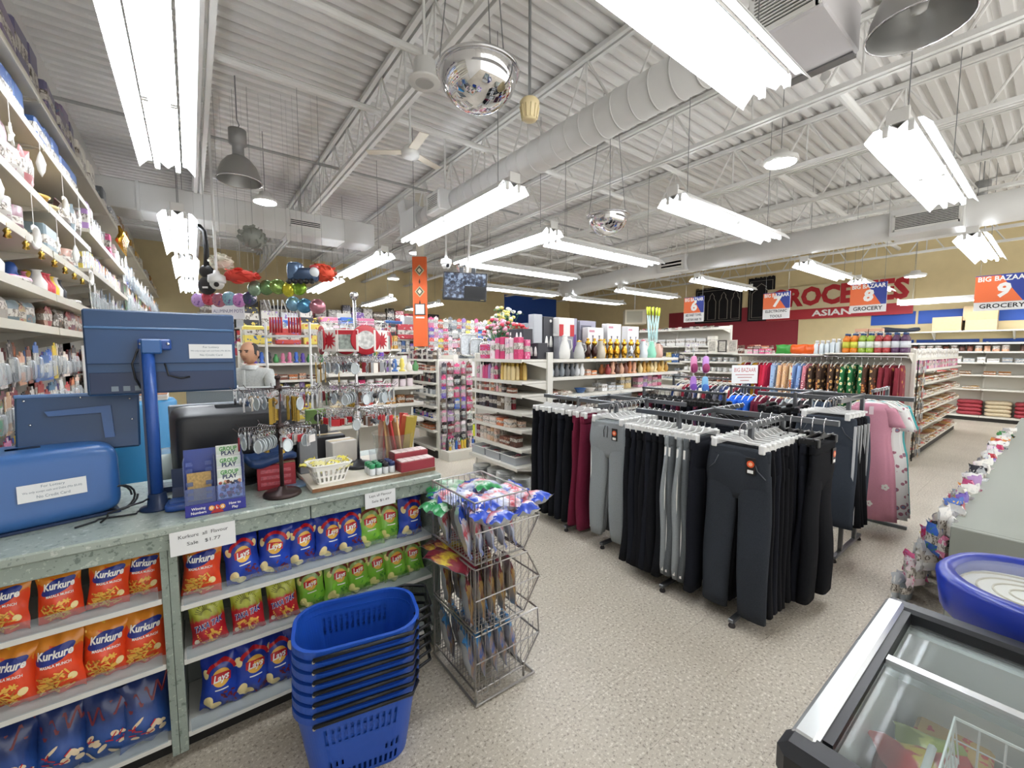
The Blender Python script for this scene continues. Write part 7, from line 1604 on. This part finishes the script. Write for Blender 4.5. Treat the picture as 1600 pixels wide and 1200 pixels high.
superbox(MB(), (.13, 0, .09), (.05, .05, .03), .7, .7, 16, 8).build('smoke_box_top', mat('#a83a3a', .3), t); MB().rod((0, 0, .08), (0, 0, ZD-2.50), .002, 4).build('string', GREYM, t)
BALC = [('#8fa88f', 'silver green'), ('#6f8f5f', 'mossy'), ('#7f9a4f', 'leaf green'), ('#c9c23a', 'yellow banded'), ('#8fb83f', 'lime'), ('#7fa8c0', 'pale blue'), ('#4f86a8', 'blue'), ('#a8707a', 'rose brown')]
for i, (c, nm) in enumerate(BALC):
    px_ = [(.64, 5.9, 2.37), (.75, 5.82, 2.38), (.86, 5.74, 2.39), (.96, 5.67, 2.36), (1.06, 5.6, 2.38), (1.02, 5.75, 2.2), (1.12, 5.62, 2.17), (1.24, 5.5, 2.16)][i]
    t = thing('foil_balloon', nm+' round foil balloon in the hanging cluster', 'balloon', px_, R.uniform(-1, 0), 'round foil balloons'); superbox(MB(), (0, 0, 0), (.085, .045, .085), 1, 1, 20, 12).build('foil', mat(c, .15, .55, noise=.35, nscale=14), t); MB().sh(True).tube([(.087*math.cos(a), 0, .087*math.sin(a)) for a in [2*PI*k/20 for k in range(20)]], .004, 5, True).build('seam', mat(c, .2, .5), t); MB().rod((0, 0, .08), (0, 0, ZD-px_[2]), .0008, 3).build('string', GREYM, t)
for i, (c, nm) in enumerate((('#b08ac0', 'lilac spotted'), ('#c2485a', 'red'), ('#a86a7a', 'dusty rose'), ('#7fa8b8', 'aqua'), ('#b878b0', 'orchid'), ('#3a4258', 'navy'))):
    p_ = (.10+.098*i, 6.35-.07*i, 2.235+.02*(i % 2)); t = thing('foil_balloon', nm+' foil balloon above the pole monitor', 'balloon', p_, -YAW, 'foil balloons above the monitor'); superbox(MB(), (0, 0, 0), (.085, .05, .085), 1, 1, 20, 12).build('foil', speckle('balloon%d' % i, c, '#5a3a78' if i != 1 else '#8a1f30', '#e6d8e6', 18, .2, (.42, .62), world=False), t); MB().rod((0, 0, .08), (0, 0, ZD-p_[2]), .0008, 3).build('string', GREYM, t)
paper('banner_sign', 'white paper sign reading ALUMINUM POTS above the pole monitor', [('BAZAAR', .09, .07, .3), ('ALUMINUM POTS', .06, -.03, .38)], (.40, 6.5, 2.16), .42, .26, -YAW, col='#2a2f6a')
# red pump tubes hanging in two bundles
for i in range(10):
    g = i//5; p_ = (.83+.20*g+.035*(i % 5)*.8, 6.25-.1*g-.026*(i % 5), 1.86); t = thing('pump_tube', 'red balloon pump with clear spout, %s of the %s bundle' % (ORD2(i % 5), ['left', 'right'][g]), 'pump', p_, 0, 'red pumps above the shopkeeper'); MB().sh(True).rod((0, 0, 0), (.0, 0, .20), .013, 10).build('barrel', mat('#b32430', .35), t); MB().sh(True).rod((0, 0, .22), (-.06+.02*(i % 5), 0, .42), .006, 6).build('spout', mat('#dfe0dc', .3), t)
t = thing('cabinet_post', 'white post frame carrying the red pumps', 'frame', (.78, 6.28, 0), -YAW); MB().b2((-.02, 0, 0), (0, .03, 2.0)).build('post', WHITE, t); MB().b2((.55, 0, 0), (.57, .03, 2.0)).build('post', WHITE, t); MB().b2((-.02, 0, 1.80), (.57, .03, 1.83)).build('rail', WHITE, t)
# ================================================================ FREEZER AND DISPLAY AT LOWER RIGHT
ZF = .86
t = thing('chest_freezer', 'glass-topped chest freezer with chrome and black rims at lower right', 'freezer', (.93, -1.2, 0))
fw, fl = .76, 1.49       # x extent, y extent (far end at y = .29)
MB().b2((.02, .02, .03), (fw-.02, fl-.02, .10)).build('plinth', KICK, t)
for a, b in (((.0, 0, .1), (.05, fl, ZF-.06)), ((fw-.05, 0, .1), (fw, fl, ZF-.06)), ((0.05, fl-.05, .1), (fw-.05, fl, ZF-.06)), ((.05, 0, .1), (fw-.05, .05, ZF-.06))): MB().b2(a, b, .006).build('side_wall', mat('#d8d8d6', .4), t)
MB().b2((.05, .05, .10), (fw-.05, fl-.05, .14)).build('tub_floor', mat('#c9cfd2', .5), t)
MB().b2((.0, fl-.045, ZF-.06), (fw, fl, ZF), .008).build('rim_left', mat('#d6d9da', .2, .6), t)
MB().b2((fw-.03, 0, ZF-.06), (fw+.03, fl, ZF-.006), .01).build('rim_far', PLBLK, t); MB().b2((-.05, 0, ZF-.09), (.035, fl+.012, ZF-.004), .02).build('rim_near', PLBLK, t); MB().b2((.035, fl-.062, ZF-.05), (fw-.03, fl-.045, ZF-.012)).build('inner_track', PLBLK, t)
GLS = clear('freezer_glass', '#f0f5f5', .04, .03)
l1 = MB().b2((.04, 0, ZF-.03), (.44, fl-.064, ZF-.022)).build('sliding_lid', GLS, t); MB().b2((.43, 0, ZF-.034), (.455, fl-.064, ZF-.014)).build('lid_frame', mat('#d6d9da', .25, .6), l1)
l2 = MB().b2((.43, 0, ZF-.052), (fw-.03, fl-.064, ZF-.044)).build('sliding_lid', GLS, t)
for k in range(2): MB().sh(True).tube([(.06+.0*k, fl-.16-.035*k, ZF-.16), (.40, fl-.16-.035*k, ZF-.16)], .008, 6).build('rail_tube', WHT, t)
def fbasket(y, label):
    b = thing('freezer_basket', label, 'wire basket', (.98, y, .62)); w, l, h = .36, .46, .17
    MB().tube([(0, 0, h), (w, 0, h), (w, l, h), (0, l, h)], .004, 5, True).build('top_wire', WHT, b); g = MB()
    for i in range(13): yy = l*i/12; g.tube([(0, yy, h), (.02, yy, 0), (w-.02, yy, 0), (w, yy, h)], .002, 4)
    for i in range(10): xx = w*i/9; g.tube([(xx, 0, h), (xx, .02, 0), (xx, l-.02, 0), (xx, l, h)], .002, 4)
    for zz in (.06, .12): g.tube([(0, 0, zz), (w, 0, zz), (w, l, zz), (0, l, zz)], .002, 4, True)
    g.build('mesh_wires', WHT, b)['kind'] = 'stuff'
    for s in (0, 1): MB().tube([(s*w, l*.4, h), (s*w, l*.45, h+.04), (s*w, l*.55, h+.04), (s*w, l*.6, h)], .003, 5).build('hanger_loop', WHT, b)
fbasket(-.36, 'white wire basket inside the chest freezer')
fbasket(-.86, 'second white wire basket nearer the camera in the freezer')
for i, (x, y, z, c, c2, rz, lab) in enumerate(((1.30, .02, .64, '#b8322a', '#d9b83a', .5, 'red and yellow frozen food packet on top'), (1.42, .07, .60, '#8f9a3a', '#c9c96a', .3, 'olive green frozen packet beside the red one'), (1.22, -.18, .645, '#8a3a34', '#c9a08a', .2, 'dark red frozen meat packet in the basket'), (1.35, -.42, .645, '#b86a50', '#e0b8a0', .9, 'orange-brown frozen packet at the basket corner'), (1.12, -.55, .645, '#b0bcc4', '#dfe6ea', .4, 'white and blue frozen bag in the basket'))):
    me = pouch_mesh(.24, .19, .025, foil('frozen%d' % i, 0, [(.0, c), (.7, c), (.78, c2), (.9, c2), (.95, c), (1.3, c)], 5), 80+i, 'frozen_packet'); o = put('frozen_packet', me, None, (x-.0, y, z+.03), rot=(-PI/2, 0, rz)); tag(o, lab, 'packet', 'frozen packets'); o.scale = (.7, .7, .7) if i == 1 else (1, 1, 1)
o = MB().sh(True).rod((0, 0, 0), (0, 0, .42), .02, 10).mesh('x', WHT)
for k in range(4): tag(put('white_rack_rod', MB().sh(True).rod((0, 0, 0), (.0, .0, .3), .012, 8).mesh('white_rack_rod', mat('#e6e9ea', .3)), None, (1.05+.03*k, -.20-.012*k, .815), rot=(-.2, PI/2*.96, .15)), 'white plastic divider rod %s in the freezer' % ORD2(k), 'divider', 'divider rods in the freezer')
for i, (x, y, rz) in enumerate(((1.33, .16, .1), (1.45, .10, .5), (1.28, -.02, -.2), (1.50, -.05, .3), (1.6, .12, .0))):
    o = put('frozen_box', carton_mesh(.2, .15, .42, PK['food']), None, (x, y, .142), rz=rz); tag(o, 'frozen food box standing %s deep in the freezer' % ORD2(i), 'box', 'boxes deep in the freezer')
# blue oval display with a clear top
t = thing('oval_display', 'blue oval display case with a clear top beside the freezer', 'display case', (1.95, -.20, 0), math.radians(256)); t.scale = (1, 1, .93)
BLC = mat('#24389a', .3)
def oval(L, W, n=48): return stadium(L, W, n, W*.44)
rings = [[(x, y, .78) for x, y in oval(.66, .32)], [(x, y, .855) for x, y in oval(.81, .455)], [(x, y, .97) for x, y in oval(.84, .48)], [(x, y, .985) for x, y in oval(.82, .46)], [(x, y, .985) for x, y in oval(.76, .40)], [(x, y, .93) for x, y in oval(.75, .39)]]
mb = MB().sh(True); n = 48; mb.add([p for r in rings for p in r], [(i*n+k, i*n+(k+1) % n, (i+1)*n+(k+1) % n, (i+1)*n+k) for i in range(5) for k in range(n)]); mb.build('case', BLC, t)
MB().add([(x, y, .93) for x, y in oval(.75, .39)], [tuple(range(n))]).build('tray', mat('#8f9296', .5), t); MB().add([(x, y, .972) for x, y in oval(.755, .395)], [tuple(range(n))]).build('clear_top', clear('oval_top', '#f0f4f6', .1), t)
MB().prism([(-.2, -.02), (.2, -.02), (.27, .79), (-.27, .79)], 1, -.13, .13).build('pedestal', mat('#1c2a8c', .35), t)
b = MB().lathe([(.17, .931), (.17, .934)], n=28); b.xf(Matrix.Translation((-.22, 0, 0))); b.build('round_dial', mat('#efe9da', .5), t)
for k in range(4): MB().sh(True).tube([(-.22+(.15-.035*k)*math.cos(a), (.15-.035*k)*math.sin(a), .936) for a in [2*PI*q/28 for q in range(28)]], .003, 4, True).build('dial_ring', mat('#c9bd9f', .5), t)
MB().prism([(-.06, -.15), (.1, -.12), (.06, .14), (-.09, .1)], 2, .932, .935).build('white_card', WHT, t)
for k in range(2): MB().sh(True).tube([(-.05+.05*k+.03*math.sin(q*.5), .04+.012*q, .94) for q in range(8)], .005, 5).build('white_ring', WHT, t)
superbox(MB(), (.0, -.03, .942), (.012, .05, .01), .9, .8, 12, 8).build('red_pen', mat('#8c2430', .3), t); MB().b2((.12, -.05, .932), (.26, .05, .936)).build('printed_card', mat('#4a4a50', .5, noise=.5, nscale=60), t); MB().b2((.14, .0, .937), (.2, .03, .94)).build('red_label', mat('#b8483a', .5), t); MB().b2((.28, -.08, .932), (.34, .02, .936)).build('print_label', mat('#c9c9cc', .5, noise=.4, nscale=90), t)
# ================================================================ THE SHOPKEEPER
SKIN = mat('#b98a6c', .55, noise=.06, nscale=25); SHIRT = mat('#b9bcb8', .85, noise=.10, nscale=60); TROU = mat('#3a3d45', .9); HAIR = mat('#2b2724', .8, noise=.3, nscale=80)
def person(loc, rz):
    t = thing('person', 'person in a light grey shirt standing behind the counter looking left', 'person', loc, rz)
    # facing local -y; continuous body from a skin-modified skeleton
    J = [((0, 0, .94), .135), ((0, .01, 1.10), .145), ((0, .0, 1.27), .155), ((0, .01, 1.40), .125), ((0, .0, 1.455), .062), ((0, -.005, 1.50), .056),
         ((.175, .01, 1.395), .068), ((.225, .02, 1.12), .050), ((.20, -.12, .95), .040), ((.17, -.22, .93), .036),
         ((-.175, .01, 1.395), .068), ((-.225, .02, 1.12), .050), ((-.20, -.10, .94), .040), ((-.16, -.20, .92), .036),
         ((.09, 0, .86), .095), ((.10, -.01, .48), .07), ((.10, .02, .09), .05), ((.10, -.12, .04), .042), ((-.09, 0, .86), .095), ((-.10, -.01, .48), .07), ((-.10, .02, .09), .05), ((-.10, -.12, .04), .042)]
    E = [(0, 1), (1, 2), (2, 3), (3, 4), (4, 5), (3, 6), (6, 7), (7, 8), (8, 9), (3, 10), (10, 11), (11, 12), (12, 13), (0, 14), (14, 15), (15, 16), (16, 17), (0, 18), (18, 19), (19, 20), (20, 21)]
    me = bpy.data.meshes.new('body_cage'); me.from_pydata([j[0] for j in J], E, []); o = bpy.data.objects.new('body_cage', me); COL.objects.link(o)
    sk = o.modifiers.new('s', 'SKIN'); sk.use_smooth_shade = True
    for v, j in zip(me.skin_vertices[0].data, J): v.radius = (j[1], j[1]*(.72 if j[0][2] > .85 and abs(j[0][0]) < .05 and j[0][2] < 1.42 else 1))
    me.skin_vertices[0].data[0].use_root = True
    o.modifiers.new('u', 'SUBSURF').levels = 2
    dg = bpy.context.evaluated_depsgraph_get(); ev = o.evaluated_get(dg); m2 = bpy.data.meshes.new_from_object(ev); bpy.data.objects.remove(o)
    for m_ in (SHIRT, SKIN, TROU, BLACK): 
        m2.materials.append(m_)
    for p in m2.polygons:
        c = p.center; p.use_smooth = True
        p.material_index = 1 if c.z > 1.452 else (3 if c.z < .1 else (2 if c.z < .90 and abs(c.x) < .155 and c.y > -.06 else (1 if (c.y < -.075 and c.z < 1.0) else 0)))
    put('body', m2, t)
    # head with jaw, brow and nose shaped in one surface
    def hf(x, y, z):
        f = -y/.1; 
        if z < -.03: k = 1-(-.03-z)*2.6; x *= k; y = y*k-.012*(1-k)*2
        if y < 0 and abs(x) < .016 and -.035 < z < .03: y -= .026*(1-abs(x)/.016)*(1 if z < .0 else max(0, 1-z/.03))*min(1, (.06+z)/.03 if z < 0 else 1)
        if y < 0 and .02 < z < .04: y -= .005
        if y < 0 and abs(abs(x)-.03) < .014 and .0 < z < .022: y += .006
        return (x, y, z)
    hd = thing('x', 'x y z w', 'x'); bpy.data.objects.remove(hd)
    hb = MB(); superbox(hb, (0, -.012, 1.603), (.074, .097, .117), .92, .92, 40, 30, hf); h = hb.build('head', SKIN, t)
    for s in (-1, 1):
        superbox(MB(), (s*.076, .004, 1.598), (.009, .02, .032), .8, .9, 12, 8).build('ear', SKIN, h); superbox(MB(), (s*.03, -.099, 1.614), (.012, .009, .006), 1, 1, 10, 6).build('eye', mat('#1d1715', .3), h); MB().b2((s*.03-.018, -.112, 1.627), (s*.03+.018, -.096, 1.634), .002).build('eyebrow', HAIR, h)
    superbox(MB(), (0, -.092, 1.543), (.024, .010, .005), 1, 1, 12, 6).build('mouth', mat('#7a4238', .5), h)
    def hairf(x, y, z): return (x, y, z)
    hr = MB(); superbox(hr, (0, -.004, 1.606), (.079, .098, .116), .92, .92, 48, 30)
    keep = []
    for i, f in enumerate(hr.f):
        c = [sum(hr.v[k][a] for k in f)/len(f) for a in range(3)]
        if c[1] > -.04 and 1.548 < c[2] < 1.705 and (c[1] > .05 or (abs(c[0]) > .045 and c[2] > 1.57+.5*max(0, -c[1]))): keep.append(i)
    hr.f = [hr.f[i] for i in keep]; hr.mi = [0]*len(keep); hr.sm = [True]*len(keep); hr.build('hair', HAIR, t)
    loft(MB().sh(True), [ring_pts(0, .0, z, rx, ry, 20, .9) for z, rx, ry in ((1.435, .095, .085), (1.47, .075, .075), (1.478, .07, .07))], False, False).build('collar', SHIRT, t)
    MB().b2((-.012, -.118, 1.1), (.012, -.108, 1.43), .003).build('placket', mat('#c9ccc8', .8), t)
    for s in (-1, 1):
        for k in range(4):
            c0 = Vector((s*(.165-.0), -.22, .93)); x = s*(.145+.018*k) if s > 0 else s*(.135+.018*k); y0 = -.235 if s > 0 else -.215
            MB().sh(True).tube([(x, y0, .93), (x, y0-.035, .925), (x, y0-.06, .905), (x, y0-.065, .885)], [.009, .009, .008, .006], 7).build('finger', SKIN, t)
        MB().sh(True).tube([(s*.135, -.20, .93), (s*.115, -.225, .925), (s*.112, -.25, .915)], [.011, .010, .007], 7).build('thumb', SKIN, t)
person((.49, 5.15, 0), math.radians(-40))
